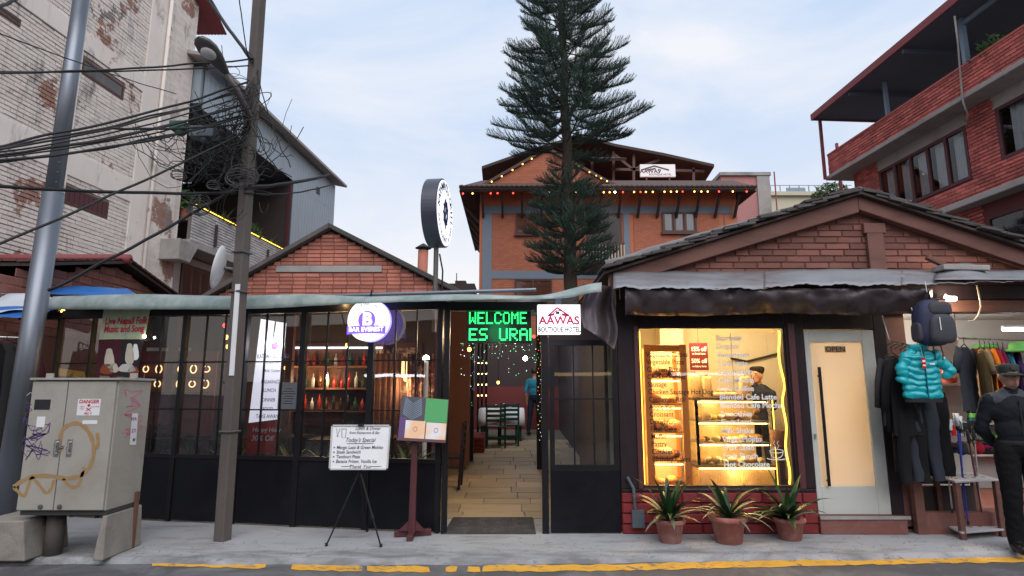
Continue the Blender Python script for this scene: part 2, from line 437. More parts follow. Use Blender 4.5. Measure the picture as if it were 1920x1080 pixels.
pm('jacket_turq', (0.0,0.36,0.42), 0.32, 0.12, 6, 0.12, spec=0.6)
pm('pack_navy', (0.025,0.03,0.07), 0.65, 0.2, 14, 0.4)
pm('pack_grey', (0.045,0.046,0.06), 0.65, 0.2, 14, 0.4)
for nm, c in dict(black=(0.012,0.012,0.014), char=(0.03,0.03,0.033), slate=(0.035,0.04,0.055), khaki=(0.2,0.16,0.1), orange=(0.62,0.17,0.015),
                  crimson=(0.3,0.015,0.03), plum=(0.13,0.015,0.06), teal=(0.01,0.12,0.16), blue=(0.14,0.27,0.52), violet=(0.05,0.03,0.09),
                  burgundy=(0.07,0.02,0.03), green=(0.14,0.42,0.12), rust=(0.25,0.07,0.03), cream=(0.55,0.5,0.42), red=(0.5,0.02,0.02)).items():
    pm('cloth_'+nm, c, 0.9, 0.25, 7, 0.5, spec=0.12)
pm('bottle_red', (0.4,0.03,0.02), 0.3, 0.1, 5, 0.02, coat=0.5)
pm('pole_orange', (0.6,0.22,0.02), 0.35, 0.1, 5, 0.0)
pm('pole_blue', (0.03,0.06,0.32), 0.35, 0.1, 5, 0.0)
pm('pole_silver', (0.5,0.48,0.45), 0.3, 0.1, 5, 0.0, metal=0.7)
pm('pole_plum', (0.12,0.03,0.06), 0.35, 0.1, 5, 0.0)
pm('rubber', (0.015,0.015,0.016), 0.7, 0.1, 8, 0.05)
pm('rack_white', (0.45,0.45,0.47), 0.55, 0.12, 4, 0.1, dirt=(0.2,0.18,0.17))
pm('red_planter', (0.24,0.04,0.035), 0.75, 0.2, 4, 0.4, isl=0.15)
pm('mat_rubber', (0.06,0.055,0.055), 0.85, 0.3, 12, 0.3, dirt=(0.2,0.19,0.18))
pm('bark', (0.055,0.042,0.034), 0.95, 0.35, 10, 0.9, stretch=(1,1,0.3))
pm('banner_red', (0.45,0.015,0.03), 0.5, 0.1, 4, 0.05)
pm('screen_dark', (0.02,0.02,0.025), 0.3, 0.1, 5, 0.0)
pm('copper', (0.45,0.2,0.09), 0.3, 0.15, 5, 0.1, metal=0.8)
pm('plastic_clear', (0.5,0.53,0.56), 0.15, 0.15, 9, 0.2, spec=0.8)
pm('sign_case', (0.045,0.05,0.075), 0.35, 0.15, 3, 0.03, spec=0.5)

def foliage(name, col, trans=0.25, var=0.35, rough=0.55):
    m, nt, b = base_mat(name)
    r = island_random(nt); v = pos(nt)
    c = mix(nt, noise(nt, v, 1.2, 3), scl(col, 1-var), scl(col, 1+var))
    c = mix(nt, r, mix(nt, 1.0, c, (0.7,0.72,0.75), 'MULTIPLY'), mix(nt, 1.0, c, (1.3,1.25,1.1), 'MULTIPLY'))
    lnk(nt, c, b.inputs['Base Color']); b.inputs['Roughness'].default_value = rough
    b.inputs['Specular IOR Level'].default_value = 0.35
    return m
foliage('pine_needle', (0.035,0.07,0.055))
foliage('leaf_green', (0.05,0.1,0.035))
foliage('leaf_dark', (0.02,0.06,0.022), rough=0.35)
foliage('leaf_pale', (0.2,0.24,0.16), rough=0.4)
foliage('leaf_bush', (0.05,0.085,0.03))

# ---- emitters (lit lamps, signs, surfaces given a glow)
em('led_green', (0.03,1.0,0.2), 2.6)
em('led_off', (0.01,0.1,0.03), 0.25, base=(0.01,0.015,0.012))
em('fairy_white', (0.8,0.9,1.0), 2.2)
em('sign_white', (0.93,0.92,1.0), .85, base=(0.7,0.7,0.7))
em('sign_hotel', (1.0,0.97,1.0), .9, base=(0.7,0.7,0.7))
em('sign_round', (0.84,0.86,1.0), 0.85, base=(0.7,0.7,0.75))
em('sign_violet', (0.2,0.09,0.9), 1.0, base=(0.08,0.05,0.3))
em('sign_blue_glow', (0.3,0.25,1.0), 1.2)
em('banner_white', (0.85,0.82,0.95), 0.55, base=(0.7,0.7,0.72))  # glow put into the banner print so it looks lit
em('bulb_warm', (1.0,0.62,0.2), 16.0)
em('bulb_gold', (1.0,0.5,0.1), 4.0)
em('bulb_red', (1.0,0.05,0.03), 3.5)
em('bulb_white', (1.0,0.93,0.82), 24.0)
em('bulb_blue', (0.12,0.2,1.0), 3.0)
em('bulb_mint', (0.2,1.0,0.5), 1.6)
em('led_strip', (1.0,0.58,0.07), 2.8)
em('led_case', (1.0,0.66,0.25), 6.0)
pm('poster_dark_red', (0.1,0.008,0.015), 0.5, 0.1, 5, 0.0)
em('tube_white', (0.85,0.92,1.0), 9.0)
em('jewel_gold', (1.0,0.68,0.3), 1.3)  # lantern, shop window lights, and the glow given to the mirrored necklaces
em('neon_red', (1.0,0.02,0.06), 2.0)
em('hotel_logo_sign', (0.75,0.75,0.78), 0.25, base=(0.6,0.6,0.62))
# ---- glass
glassy('glass_front', (0.86,0.89,0.93), 1.0, 1.75, 0.0, haze=0.03)
glassy('glass_cafe', (0.95,0.95,0.93), 0.8, 1.45, 0.0, haze=0.03)
glassy('glass_case', (0.94,0.95,0.93), 0.8, 1.4, 0.0)
glassy('glass_window', (0.85,0.88,0.9), 1.0, 1.5, 0.0)

def frosted(name):
    m, nt, b = base_mat(name)
    v = pos(nt)
    c = mix(nt, noise(nt, v, 1.6, 4), (0.82,0.78,0.7), (0.88,0.85,0.8)); lnk(nt, c, b.inputs['Base Color'])
    b.inputs['Roughness'].default_value = 0.35
    tl = nd(nt, 'ShaderNodeBsdfTranslucent'); lnk(nt, c, tl.inputs['Color'])
    mx = nd(nt, 'ShaderNodeMixShader'); mx.inputs['Fac'].default_value = 0.65
    out = [n for n in nt.nodes if n.type == 'OUTPUT_MATERIAL'][0]
    lnk(nt, b.outputs['BSDF'], mx.inputs[1]); lnk(nt, tl.outputs['BSDF'], mx.inputs[2]); lnk(nt, mx.outputs['Shader'], out.inputs['Surface'])
frosted('frosted_glass')
def translucent(name, col, col2, fac=0.4, rough=0.5, scale=2.0):
    m, nt, b = base_mat(name); v = pos(nt)
    c = mix(nt, ramp(nt, noise(nt, v, scale, 6, 0.6), [(0.35, 0.0), (0.65, 1.0)]), col, col2); lnk(nt, c, b.inputs['Base Color'])
    b.inputs['Roughness'].default_value = rough
    tl = nd(nt, 'ShaderNodeBsdfTranslucent'); lnk(nt, c, tl.inputs['Color'])
    mx = nd(nt, 'ShaderNodeMixShader'); mx.inputs['Fac'].default_value = fac
    out = [n for n in nt.nodes if n.type == 'OUTPUT_MATERIAL'][0]
    lnk(nt, b.outputs['BSDF'], mx.inputs[1]); lnk(nt, tl.outputs['BSDF'], mx.inputs[2]); lnk(nt, mx.outputs['Shader'], out.inputs['Surface'])
translucent('fibre_sheet', (0.24,0.34,0.32), (0.5,0.56,0.56), 0.3, scale=3.5)

# ---- worn concrete pavement
def pavement_mat():
    m, nt, b = base_mat('pavement'); v = pos(nt)
    c = mix(nt, noise(nt, v, 0.9, 6), (0.28,0.29,0.305), (0.4,0.41,0.43))
    stain = ramp(nt, noise(nt, pos(nt, (0.7,1.9,1)), 1.7, 9, 0.62, 0.5), [(0.54, 0.0), (0.70, 0.75)])
    c = mix(nt, stain, c, (0.2,0.195,0.195))
    spots = ramp(nt, noise(nt, pos(nt, (0.6,1.5,1)), 6.0, 8, 0.65, 0.7), [(0.62, 0.0), (0.67, 0.7)])
    c = mix(nt, spots, c, (0.13,0.12,0.12))
    # worn towards the road: asphalt shows through in patches along the edge
    g = nd(nt, 'ShaderNodeNewGeometry'); sp = nd(nt, 'ShaderNodeSeparateXYZ'); lnk(nt, g.outputs['Position'], sp.inputs[0])
    mr = nd(nt, 'ShaderNodeMapRange'); mr.inputs[1].default_value = 6.15; mr.inputs[2].default_value = 5.55; lnk(nt, sp.outputs['Y'], mr.inputs[0])
    ad = nd(nt, 'ShaderNodeMath', operation='MULTIPLY'); lnk(nt, mr.outputs[0], ad.inputs[0]); ad.inputs[1].default_value = 0.33
    ad2 = nd(nt, 'ShaderNodeMath', operation='ADD'); lnk(nt, ad.outputs[0], ad2.inputs[0])
    lnk(nt, noise(nt, pos(nt, (0.55,1.7,1)), 2.6, 9, 0.65, 0.4), ad2.inputs[1])
    c = mix(nt, ramp(nt, ad2.outputs[0], [(0.56, 0.0), (0.78, 0.9)]), c, (0.14,0.14,0.145))
    vo = nd(nt, 'ShaderNodeTexVoronoi', feature='DISTANCE_TO_EDGE'); vo.inputs['Scale'].default_value = 0.62
    wv = nd(nt, 'ShaderNodeVectorMath', operation='ADD'); lnk(nt, v, wv.inputs[0]); nz = nd(nt, 'ShaderNodeTexNoise'); nz.inputs['Scale'].default_value = 2.2; nz.inputs['Detail'].default_value = 5; lnk(nt, v, nz.inputs['Vector']); lnk(nt, nz.outputs['Color'], wv.inputs[1]); lnk(nt, wv.outputs[0], vo.inputs['Vector'])
    c = mix(nt, ramp(nt, vo.outputs['Distance'], [(0.0, 0.4), (0.005, 0.0)]), c, (0.13,0.125,0.125))   # fine cracks
    lnk(nt, c, b.inputs['Base Color']); b.inputs['Roughness'].default_value = 0.88
    hgt = mix(nt, 0.5, noise(nt, v, 60, 5, 0.7), noise(nt, v, 7, 6, 0.6))
    lnk(nt, bump(nt, hgt, 0.55, 0.02), b.inputs['Normal'])
pavement_mat()
def yellow_mat():
    m, nt, b = base_mat('yellow_paint'); v = pos(nt)
    c = mix(nt, noise(nt, v, 3, 5), (0.62,0.30,0.02), (0.78,0.43,0.05))
    c = mix(nt, ramp(nt, noise(nt, v, 9, 9, 0.72, 0.5), [(0.53, 0.0), (0.63, 0.95)]), c, (0.16,0.145,0.13))
    lnk(nt, c, b.inputs['Base Color']); b.inputs['Roughness'].default_value = 0.7
    lnk(nt, bump(nt, noise(nt, v, 70, 5, 0.7), 0.4, 0.01), b.inputs['Normal'])
yellow_mat()
def slab_mat():
    m, nt, b = base_mat('floor_slab'); v = pos(nt, (1, 2.2, 1))
    r = island_random(nt)
    c = mix(nt, noise(nt, v, 2.2, 7, 0.6, 0.4), (0.27,0.2,0.12), (0.5,0.41,0.28))
    c = mix(nt, r, mix(nt, 1.0, c, (0.75,0.75,0.78), 'MULTIPLY'), mix(nt, 1.0, c, (1.1,1.05,1.0), 'MULTIPLY'))
    lnk(nt, c, b.inputs['Base Color']); b.inputs['Roughness'].default_value = 0.55
    lnk(nt, bump(nt, noise(nt, v, 12, 7, 0.7), 0.4, 0.02), b.inputs['Normal'])
slab_mat()
pm('floor_joint', (0.16,0.14,0.11), 0.9, 0.2, 6, 0.4)
# ---- peeling white paint over red brick
def peel_mat(name, mortar=False, plaster=False):
    m, nt, b = base_mat(name); v = pos(nt)
    paint = mix(nt, noise(nt, v, 1.1, 5), (0.7,0.63,0.58), (0.85,0.79,0.73))
    if mortar: paint = mix(nt, 1.0, paint, (0.42,0.38,0.36), 'MULTIPLY')
    if not mortar and not plaster:
        r = island_random(nt); paint = mix(nt, r, mix(nt, 1.0, paint, (0.86,0.85,0.85), 'MULTIPLY'), paint)
    red = mix(nt, noise(nt, v, 5, 5), (0.25,0.13,0.1), (0.4,0.23,0.18))
    red = mix(nt, ramp(nt, noise(nt, v, 2.2, 4), [(0.55,0.0),(0.62,1.0)]), red, (0.24,0.22,0.21))
    pl = mix(nt, 0.35, noise(nt, v, 0.75, 3, 0.5, 0.2), noise(nt, v, 5.5, 8, 0.7, 0.4))
    th = (0.60, 0.63) if plaster else (0.572, 0.595)
    c = mix(nt, ramp(nt, pl, [(th[0], 0.0), (th[1], 1.0)]), paint, red)
    # black mould running down
    mo = noise(nt, pos(nt, (1.6,1.6,0.5)), 1.1, 9, 0.7, 0.5)
    c = mix(nt, ramp(nt, mo, [(0.56, 0.0), (0.7, 0.75)]), c, (0.1,0.085,0.08))
    st = noise(nt, pos(nt, (3.0,3.0,0.12)), 2.0, 5, 0.6)
    c = mix(nt, ramp(nt, st, [(0.55, 0.0), (0.8, 0.35)]), c, (0.25,0.18,0.16))
    lnk(nt, c, b.inputs['Base Color']); b.inputs['Roughness'].default_value = 0.88
    lnk(nt, bump(nt, mix(nt, 0.5, noise(nt, v, 35, 5, 0.7), pl), 0.5, 0.015), b.inputs['Normal'])
peel_mat('peel_brick'); peel_mat('peel_mortar', mortar=True); peel_mat('peel_plaster', plaster=True)
# ---- hotel brickwork, too far to tell bricks apart one by one
def far_brick(name, c1, c2, mortar, course=0.075, length=0.24):
    m, nt, b = base_mat(name)
    g = nd(nt, 'ShaderNodeNewGeometry'); sp = nd(nt, 'ShaderNodeSeparateXYZ'); lnk(nt, g.outputs['Position'], sp.inputs[0])
    ad = nd(nt, 'ShaderNodeMath', operation='ADD'); lnk(nt, sp.outputs['X'], ad.inputs[0]); lnk(nt, sp.outputs['Y'], ad.inputs[1])
    cb = nd(nt, 'ShaderNodeCombineXYZ'); lnk(nt, ad.outputs[0], cb.inputs[0]); lnk(nt, sp.outputs['Z'], cb.inputs[1])
    br = nd(nt, 'ShaderNodeTexBrick'); lnk(nt, cb.outputs[0], br.inputs['Vector'])
    br.inputs['Color1'].default_value = (*c1, 1); br.inputs['Color2'].default_value = (*c2, 1); br.inputs['Mortar'].default_value = (*mortar, 1)
    br.inputs['Scale'].default_value = 1.0; br.inputs['Mortar Size'].default_value = 0.009
    br.inputs['Brick Width'].default_value = length; br.inputs['Row Height'].default_value = course
    c = mix(nt, noise(nt, g.outputs['Position'], 0.8, 5), mix(nt, 1.0, br.outputs['Color'], (0.82,0.8,0.8), 'MULTIPLY'), br.outputs['Color'])
    lnk(nt, c, b.inputs['Base Color']); b.inputs['Roughness'].default_value = 0.85
    lnk(nt, bump(nt, br.outputs['Fac'], -0.5, 0.01), b.inputs['Normal'])
far_brick('hotel_brick', (0.55,0.185,0.1), (0.46,0.145,0.08), (0.3,0.13,0.09))
def leaf_print():
    m, nt, b = base_mat('leaf_print'); v = pos(nt, (1,1,1))
    w = nd(nt, 'ShaderNodeTexWave'); w.inputs['Scale'].default_value = 14; w.inputs['Distortion'].default_value = 3.0
    mp = pos(nt, (1.2,1,1.6)); lnk(nt, mp, w.inputs['Vector'])
    c = ramp(nt, w.outputs['Fac'], [(0.35, (0.012,0.02,0.045)), (0.7, (0.07,0.1,0.16)), (0.95, (0.25,0.3,0.36))]); lnk(nt, c, b.inputs['Base Color'])
    b.inputs['Roughness'].default_value = 0.25
leaf_print()
def page_print():
    m, nt, b = base_mat('page_print'); v = pos(nt)
    c = mix(nt, ramp(nt, noise(nt, v, 4.5, 2), [(0.40, 0.0), (0.6, 1.0)]), (0.62,0.6,0.62), (0.7,0.42,0.22)); lnk(nt, c, b.inputs['Base Color'])
    b.inputs['Roughness'].default_value = 0.3
page_print()
def photo_print(name, a, b_, c_, sc=9):
    m, nt, b = base_mat(name); v = pos(nt)
    c = ramp(nt, noise(nt, v, sc, 6, 0.6, 1.0), [(0.35, a), (0.5, b_), (0.62, c_)]); lnk(nt, c, b.inputs['Base Color'])
    b.inputs['Roughness'].default_value = 0.4
photo_print('poster_photo', (0.03,0.015,0.015), (0.16,0.05,0.045), (0.45,0.36,0.32))
photo_print('poster_green', (0.3,0.38,0.24), (0.42,0.47,0.3), (0.22,0.36,0.3), 5)
pm('leaf_navy', (0.012,0.02,0.045), 0.35, 0.2, 5, 0.0)
pm('leaf_stripe', (0.16,0.22,0.3), 0.35, 0.2, 5, 0.0)
pm('page_green', (0.015,0.27,0.06), 0.3, 0.12, 5, 0.1)
# ================================================================ laying bricks, tiles, boards one by one
UNIT = {}
def unit_mesh(mat, name='brick'):
    key = (mat, name)
    if key not in UNIT:
        b = MB()
        c = 0.06
        b.add([(-.5,-.5,-.5),(.5,-.5,-.5),(.5,-.5,.5),(-.5,-.5,.5),(-.47,.5,-.42),(.47,.5,-.42),(.47,.5,.42),(-.47,.5,.42)],
              [(0,1,2,3),(7,6,5,4),(0,4,5,1),(1,5,6,2),(2,6,7,3),(3,7,4,0)])
        me = b.mesh(name); me.materials.append(MAT[mat]); UNIT[key] = me
    return UNIT[key]
def lay(parent, fr, cells, mat, d0, depth, name='brick', cap=300, jit=0.004, seed=1):
    """cells: (s0,s1,z0,z1) in the frame; the nearest `cap` become objects, the rest one joined part"""
    rg = random.Random(seed); out = []
    for s0, s1, z0, z1 in cells:
        p = fr.w((s0+s1)/2, (z0+z1)/2, d0); q = proj(p)
        if q is None or not (-160 < q[0] < 2080 and -160 < q[1] < 1240): continue
        inside = 0 <= q[0] <= 1920 and 0 <= q[1] <= 1080
        out.append((0 if inside else 1, q[2], s0, s1, z0, z1))
    out.sort()
    base = worldloc(parent); ang = math.atan2(fr.u.y, fr.u.x)
    me = unit_mesh(mat, name)
    rest = MB()
    for i, (_, _, s0, s1, z0, z1) in enumerate(out):
        dd = depth + rg.uniform(-jit, jit)
        if i < cap:
            o = bpy.data.objects.new(name, me); COL.objects.link(o); o.parent = parent
            o.location = fr.w((s0+s1)/2, (z0+z1)/2, d0 + dd/2) - base
            o.rotation_euler = (0, rg.uniform(-.008,.008), ang + math.pi)
            o.scale = (s1-s0, dd, z1-z0)
        else:
            rest.fbox(fr, s0, s1, z0, z1, d0, d0+dd)
    if rest.v: rest.build(name, mat, parent, kind='stuff')
def courses(z0, z1, course, length, joint, spans, seed=0, offset=0.5):
    rg = random.Random(seed); cells = []; k = 0; z = z0
    while z < z1 - 0.3*course:
        zb = min(z + course - joint, z1)
        for a, b in spans((z+zb)/2):
            s = a - (length*offset if k % 2 else 0) - length*rg.uniform(0, .08)
            while s < b:
                e = s + length - joint
                lo, hi = max(s, a), min(e, b)
                if hi - lo > 0.12*length: cells.append((lo, hi, z, zb))
                s += length
        z += course; k += 1
    return cells
def cut(spans, holes):
    """remove (s0,s1,z0,z1) holes from the intervals"""
    def f(z):
        iv = spans(z)
        for h0, h1, hz0, hz1 in holes:
            if hz0 <= z <= hz1:
                nw = []
                for a, b in iv:
                    if h1 <= a or h0 >= b: nw.append((a, b)); continue
                    if h0 > a: nw.append((a, h0))
                    if h1 < b: nw.append((h1, b))
                iv = nw
        return iv
    return f

# ================================================================ ground, road, pavement
o = MB().add([(-300,-150,-0.12),(300,-150,-0.12),(300,400,-0.12),(-300,400,-0.12)], [(0,1,2,3)]).build('ground', 'road_asphalt'); tag(o, kind='structure')
o = MB().add([(-40,-5.5,-0.05),(40,-5.5,-0.05),(40,6.3,-0.05),(-40,6.3,-0.05)], [(0,1,2,3)]).build('road', 'road_asphalt'); tag(o, kind='structure')
# pavement: thin broken concrete apron feathering down to the road
rows = [[], [], []]
N = 240
for i in range(N+1):
    X = -9 + 18*i/N
    px_edge = 5.765 + .05*max(0,X) + 0.015*math.sin(X*1.3) + 0.05*mnoise.noise(Vector((X*1.7, 3.1, 0))) + 0.03*mnoise.noise(Vector((X*7.0, 1.1, 0)))
    rows[0].append((X, px_edge - 0.05, -0.052)); rows[1].append((X, px_edge, -0.004)); rows[2].append((X, px_edge+0.12, 0.0))
mb = MB(); mb.grid(rows[:2] + [rows[2]] + [[(r[0], 8.6, 0.0) for r in rows[2]]])
tag(mb.build('pavement', 'pavement'), kind='structure')
# yellow kerb line, worn into pieces
def yline(pts, w0=10.5):
    up = []; lo = []
    k = 0
    dense = []
    for (x0, y0), (x1, y1) in zip(pts[:-1], pts[1:]):
        n_ = max(2, int((x1-x0)/14))
        dense += [(x0+(x1-x0)*i/n_, y0+(y1-y0)*i/n_) for i in range(n_)]
    dense.append(pts[-1])
    for i, (x, y) in enumerate(dense):
        j0 = rnd.uniform(-1.4, 1.4); j1 = rnd.uniform(-1.4, 1.4)
        if i in (0, len(dense)-1): j0 = rnd.uniform(0,3); j1 = -rnd.uniform(0,3)
        up.append(G(x, y - w0/2 + j0, -0.046)); lo.append(G(x + rnd.uniform(-3,3), y + w0/2 + j1, -0.046))
    return [lo, up]
g = random.Random(77); pb = MB()
for i in range(700):   # grit and pebbles along the pavement edge
    x = g.uniform(-5.5, 5.5); y = 5.8 + .05*max(0,x) + abs(g.gauss(0, .28)); r = g.uniform(.003,.010)*(1.6 if g.random() > .95 else 1); z = 0.0 + r*.3
    a = g.uniform(0,6); pb.add([(x+r*math.cos(a+k*1.57)*g.uniform(.7,1.2), y+r*math.sin(a+k*1.57)*g.uniform(.7,1.2), 0.0) for k in range(4)] + [(x, y, r*1.1)], [(0,1,4),(1,2,4),(2,3,4),(3,0,4)])
o = pb.build('grit', 'concrete_block', None, kind='stuff'); o['label'] = 'scattered grit and small pebbles along the pavement edge'; o['category'] = 'grit'
segs = [[(285,1056),(400,1058),(500,1061)], [(548,1063),(680,1066)], [(688,1066),(804,1067)], [(836,1067),(858,1067)], [(878,1067),(899,1067)],
        [(906,1066),(1150,1064),(1400,1058),(1650,1052),(1960,1047)]]
for i, s_ in enumerate(segs):
    mb = MB(); mb.grid(yline(s_, 12 if i == 5 else 11))
    tag(mb.build('road_marking', 'yellow_paint'), kind='structure')

# ================================================================ courtyard floor of stone slabs, rising gently away from the street
def FZ(Y): return max(0.0, 0.043*(Y-7.5)) if Y < 18 else 0.043*10.5
def GF(px, py):
    z = 0.0
    for _ in range(30):
        p = G(px, py, z) ; z = 0.6*z + 0.4*FZ(min(p.y, 16))
    return G(px, py, z)
mb = MB(); yy = [7.0, 7.5, 9, 11, 13, 15, 18, 24]
mb.grid([[(-9, y, FZ(y)-0.012 if y > 8.7 else -0.006) for y in yy], [(3.0, y, FZ(y)-0.012 if y > 8.7 else -0.006) for y in yy]])
floor = tag(mb.build('floor', 'floor_joint'), kind='structure')
slab_me = None
rg = random.Random(3); y = 7.42; row = 0; nsl = 0
while y < 14.5:
    dep = rg.uniform(0.30, 0.42) if y < 10 else rg.uniform(0.38, 0.5)
    x = -2.2 - rg.uniform(0, .5)
    while x < 1.7:
        wd = rg.uniform(0.42, 0.8)
        p0 = proj(Vector((x, y, FZ(y)))); p1 = proj(Vector((x+wd, y+dep, FZ(y+dep))))
        if p1[0] > 800 and p0[0] < 1060 and nsl < 290:
            b = MB(); j = 0.008
            def q(xx, yy2, dz): return (xx + rg.uniform(-.006,.006), yy2 + rg.uniform(-.006,.006), FZ(yy2) + dz + rg.uniform(-.002,.002))
            c = [(x+j,y+j),(x+wd-j,y+j),(x+wd-j,y+dep-j),(x+j,y+dep-j)]
            b.box8([q(cx,cy,-0.011) for cx, cy in c] + [q(cx,cy,0.006) for cx, cy in c])
            b.build('slab', 'floor_slab', floor); nsl += 1
        x += wd
    y += dep; row += 1
# entrance doormat of dark woven rubber
mA, mB_ = G(832,1002), G(1005,1002); mC, mD = G(1000,973), G(848,973)
dm = thing('doormat', 'dark perforated rubber doormat lying in the restaurant entrance', 'doormat', (mA+mB_)/2)
b = MB(); b.prism([mA+Vector((0,0,.002)), mB_+Vector((0,0,.002)), mC+Vector((0,0,.002)), mD+Vector((0,0,.002))], (0,0,.010)); b.build('backing', 'mat_rubber', dm)
b = MB()
for i in range(26):
    t = (i+.5)/26; a = mA.lerp(mB_, t); c = mD.lerp(mC, t); b.beam(a+Vector((0,.01,.016)), c+Vector((0,-.01,.016)), .016, .008)
for i in range(16):
    t = (i+.5)/16; a = mA.lerp(mD, t); c = mB_.lerp(mC, t); b.beam(a+Vector((.01,0,.022)), c+Vector((-.01,0,.022)), .012, .006)
b.build('weave', 'mat_rubber', dm, kind='stuff')

# ================================================================ restaurant glass front
A0 = G(265,975); B0 = G(828,1000)
FA = Fr(A0, B0)
fz_top = 2.47
def SA(px, py=760): return FA.px(px, py)[0]
gf = thing('glazed_shopfront', 'long black steel and glass restaurant front left of the open entrance', 'glass front', FA.w(FA.len/2, 0))
sL = SA(60, 900); sR = FA.px(828, 900)[0]
z_pan = 0.735; zr = [z_pan, FA.px(620,769)[1], FA.px(620,677)[1], 2.40]
posts = [(95,5),(160,4),(206,6),(336,9),(452,9),(563,11),(693,11),(824,9)]
sp = [FA.px(x, 760)[0] for x, _ in posts]
for i in range(len(sp)-1):
    b = MB(); b.fbox(FA, sp[i]+.012, sp[i+1]-.012, 0.02, z_pan-.02, -.02, .02); b.build('lower_panel', 'black_paint', gf, bevel=.004)
for (x, wpx), s in zip(posts, sp):
    w = wpx/160*.5; b = MB(); b.fbox(FA, s-w, s+w, 0.01, 2.44, -.035, .035); b.build('post', 'black_steel', gf, bevel=.004)
b = MB(); b.fbox(FA, sL-.5, sR+.03, 2.40, 2.5, -.05, .04); b.build('header', 'black_steel', gf)
b = MB(); b.fbox(FA, sp[0], sR, z_pan-.02, z_pan+.025, -.03, .032); b.build('rail', 'black_steel', gf)
for i in range(len(sp)-1):
    a, c = sp[i]+.03, sp[i+1]-.03
    n_ = 3 if c-a > .5 else 1
    for k in range(1, n_):
        s = a + (c-a)*k/n_; b = MB(); b.fbox(FA, s-.008, s+.008, z_pan+.02, 2.41, -.012, .012); b.build('mullion', 'black_steel', gf)
    for z in zr[1:3]:
        b = MB(); b.fbox(FA, a, c, z-.008, z+.008, -.0105, .0105); b.build('transom', 'black_steel', gf)
    for k in range(n_):
        for r_ in range(3):
            s0 = a + (c-a)*k/n_ + .008; s1 = a + (c-a)*(k+1)/n_ - .008
            b = MB(); b.add([FA.w(s0, zr[r_]+.012), FA.w(s1, zr[r_]+.012), FA.w(s1, zr[r_+1]-.008), FA.w(s0, zr[r_+1]-.008)], [(0,1,2,3)]); b.build('pane', 'glass_front', gf)
# entrance jambs, open doorway, right hand glazed leaf
YF = G(1100,1000).y
FF = Fr((0, YF), (1, YF))
ent = thing('entrance_frame', 'black steel frame around the open restaurant doorway', 'door frame', (P(925,900,YF).x, YF, 0))
s0 = FA.px(829, 900)[0]
b = MB(); pl_ = FA.w(s0+.03, 0); b.box(pl_.x-.03, pl_.x+.03, pl_.y-.035, pl_.y+.03, 0, 2.45); b.build('jamb', 'black_steel', ent, bevel=.004)
x0, x1 = P(1016,850,YF).x, P(1030,850,YF).x
b = MB(); b.box(x0, x1-.012, YF-.03, YF+.05, 0, 2.45); b.build('jamb', 'black_steel', ent, bevel=.004)
b = MB(); b.prism([(pl_.x-.03, pl_.y-.03, 2.38), (x1-.012, YF-.035, 2.38), (x1-.012, YF+.04, 2.38), (pl_.x-.03, pl_.y+.05, 2.38)], (0,0,.1)); b.build('lintel', 'black_steel', ent)
rp = thing('glazed_side_panel', 'black panel with six tall panes between the doorway and the cafe', 'glass panel', (P(1095,1000,YF).x, YF, 0))
r0 = FF.rect(1032,640,1160,1000)
sa, sb = FF.px(1031,800)[0], FF.px(1159,800)[0]
z1 = FF.px(1090,877)[1]; z2 = FF.px(1090,748)[1]; z3 = FF.px(1090,648)[1]
b = MB(); b.fbox(FF, sa, sb, .01, z1-.02, -.02, .02); b.build('lower_panel', 'black_paint', rp, bevel=.004)
for s in (sa, sb-.05): 
    b = MB(); b.fbox(FF, s, s+.05, z1-.018, z3+.06, -.024, .024); b.build('post', 'black_steel', rp)
for z, h in ((z1-.018,.05),(z3,.06)):
    b = MB(); b.fbox(FF, sa+.0505, sb-.0505, z, z+h, -.022, .022); b.build('rail', 'black_steel', rp)
b = MB(); b.fbox(FF, sa+.0505, sb-.0505, z2-.008, z2+.008, -.011, .011); b.build('transom', 'black_steel', rp)
for k in range(1,3):
    s = sa+.05+(sb-sa-.1)*k/3; b = MB(); b.fbox(FF, s-.008, s+.008, z1+.032, z3, -.0125, .0125); b.build('mullion', 'black_steel', rp)
for k in range(3):
    q0 = sa+.05+(sb-sa-.1)*k/3+.008; q1 = sa+.05+(sb-sa-.1)*(k+1)/3-.008
    for za, zb in ((z1+.032, z2-.008), (z2+.008, z3)):
        b = MB(); b.add([FF.w(q0,za), FF.w(q1,za), FF.w(q1,zb), FF.w(q0,zb)], [(0,1,2,3)]); b.build('pane', 'glass_front', rp)
b = MB(); b.fbox(FF, sa, sb, z3+.062, 2.45, -.03, .0); b.build('fascia', 'dark_wall', rp)

# canopy roof over the dining yard: fibre sheet with a drooping front lip
cr = thing('canopy_roof', 'pale green fibre sheet canopy with drooping lip over the restaurant front', 'canopy', FA.w(FA.len/2, 2.6))
lip = []
for i in range(61):
    t = i/60; px = 92 + (1128-92)*t
    d = 0.3
    ytop = 553 + 2*math.sin(px*.02); ybot = 581 - 13*smoothstep(420, 760, px) - 6*smoothstep(700, 1000, px)
    lift = 24*smoothstep(985, 1128, px)**1.3
    s_t, z_t = FA.px(min(px, 1128), ytop - lift, d); s_b, z_b = FA.px(px, ybot - lift*1.05 + 12*smoothstep(1000,1090,px), d)
    wv = .012*math.sin(px*.11)
    top = FA.w(s_t, z_t, d-.06); bot = FA.w(s_b, z_b, d+.05+wv)
    mid = top.lerp(bot, .35) + FA.n*.045
    back = Vector((top.x*1.12, 10.55, 3.05)); b1 = top.lerp(back, .12) + Vector((0,0,.02))
    lip.append([bot, bot.lerp(mid,.5), mid, top, b1, back])
b = MB(); b.grid(lip); b.build('sheet', 'fibre_sheet', cr, smooth=True, solid=.006)
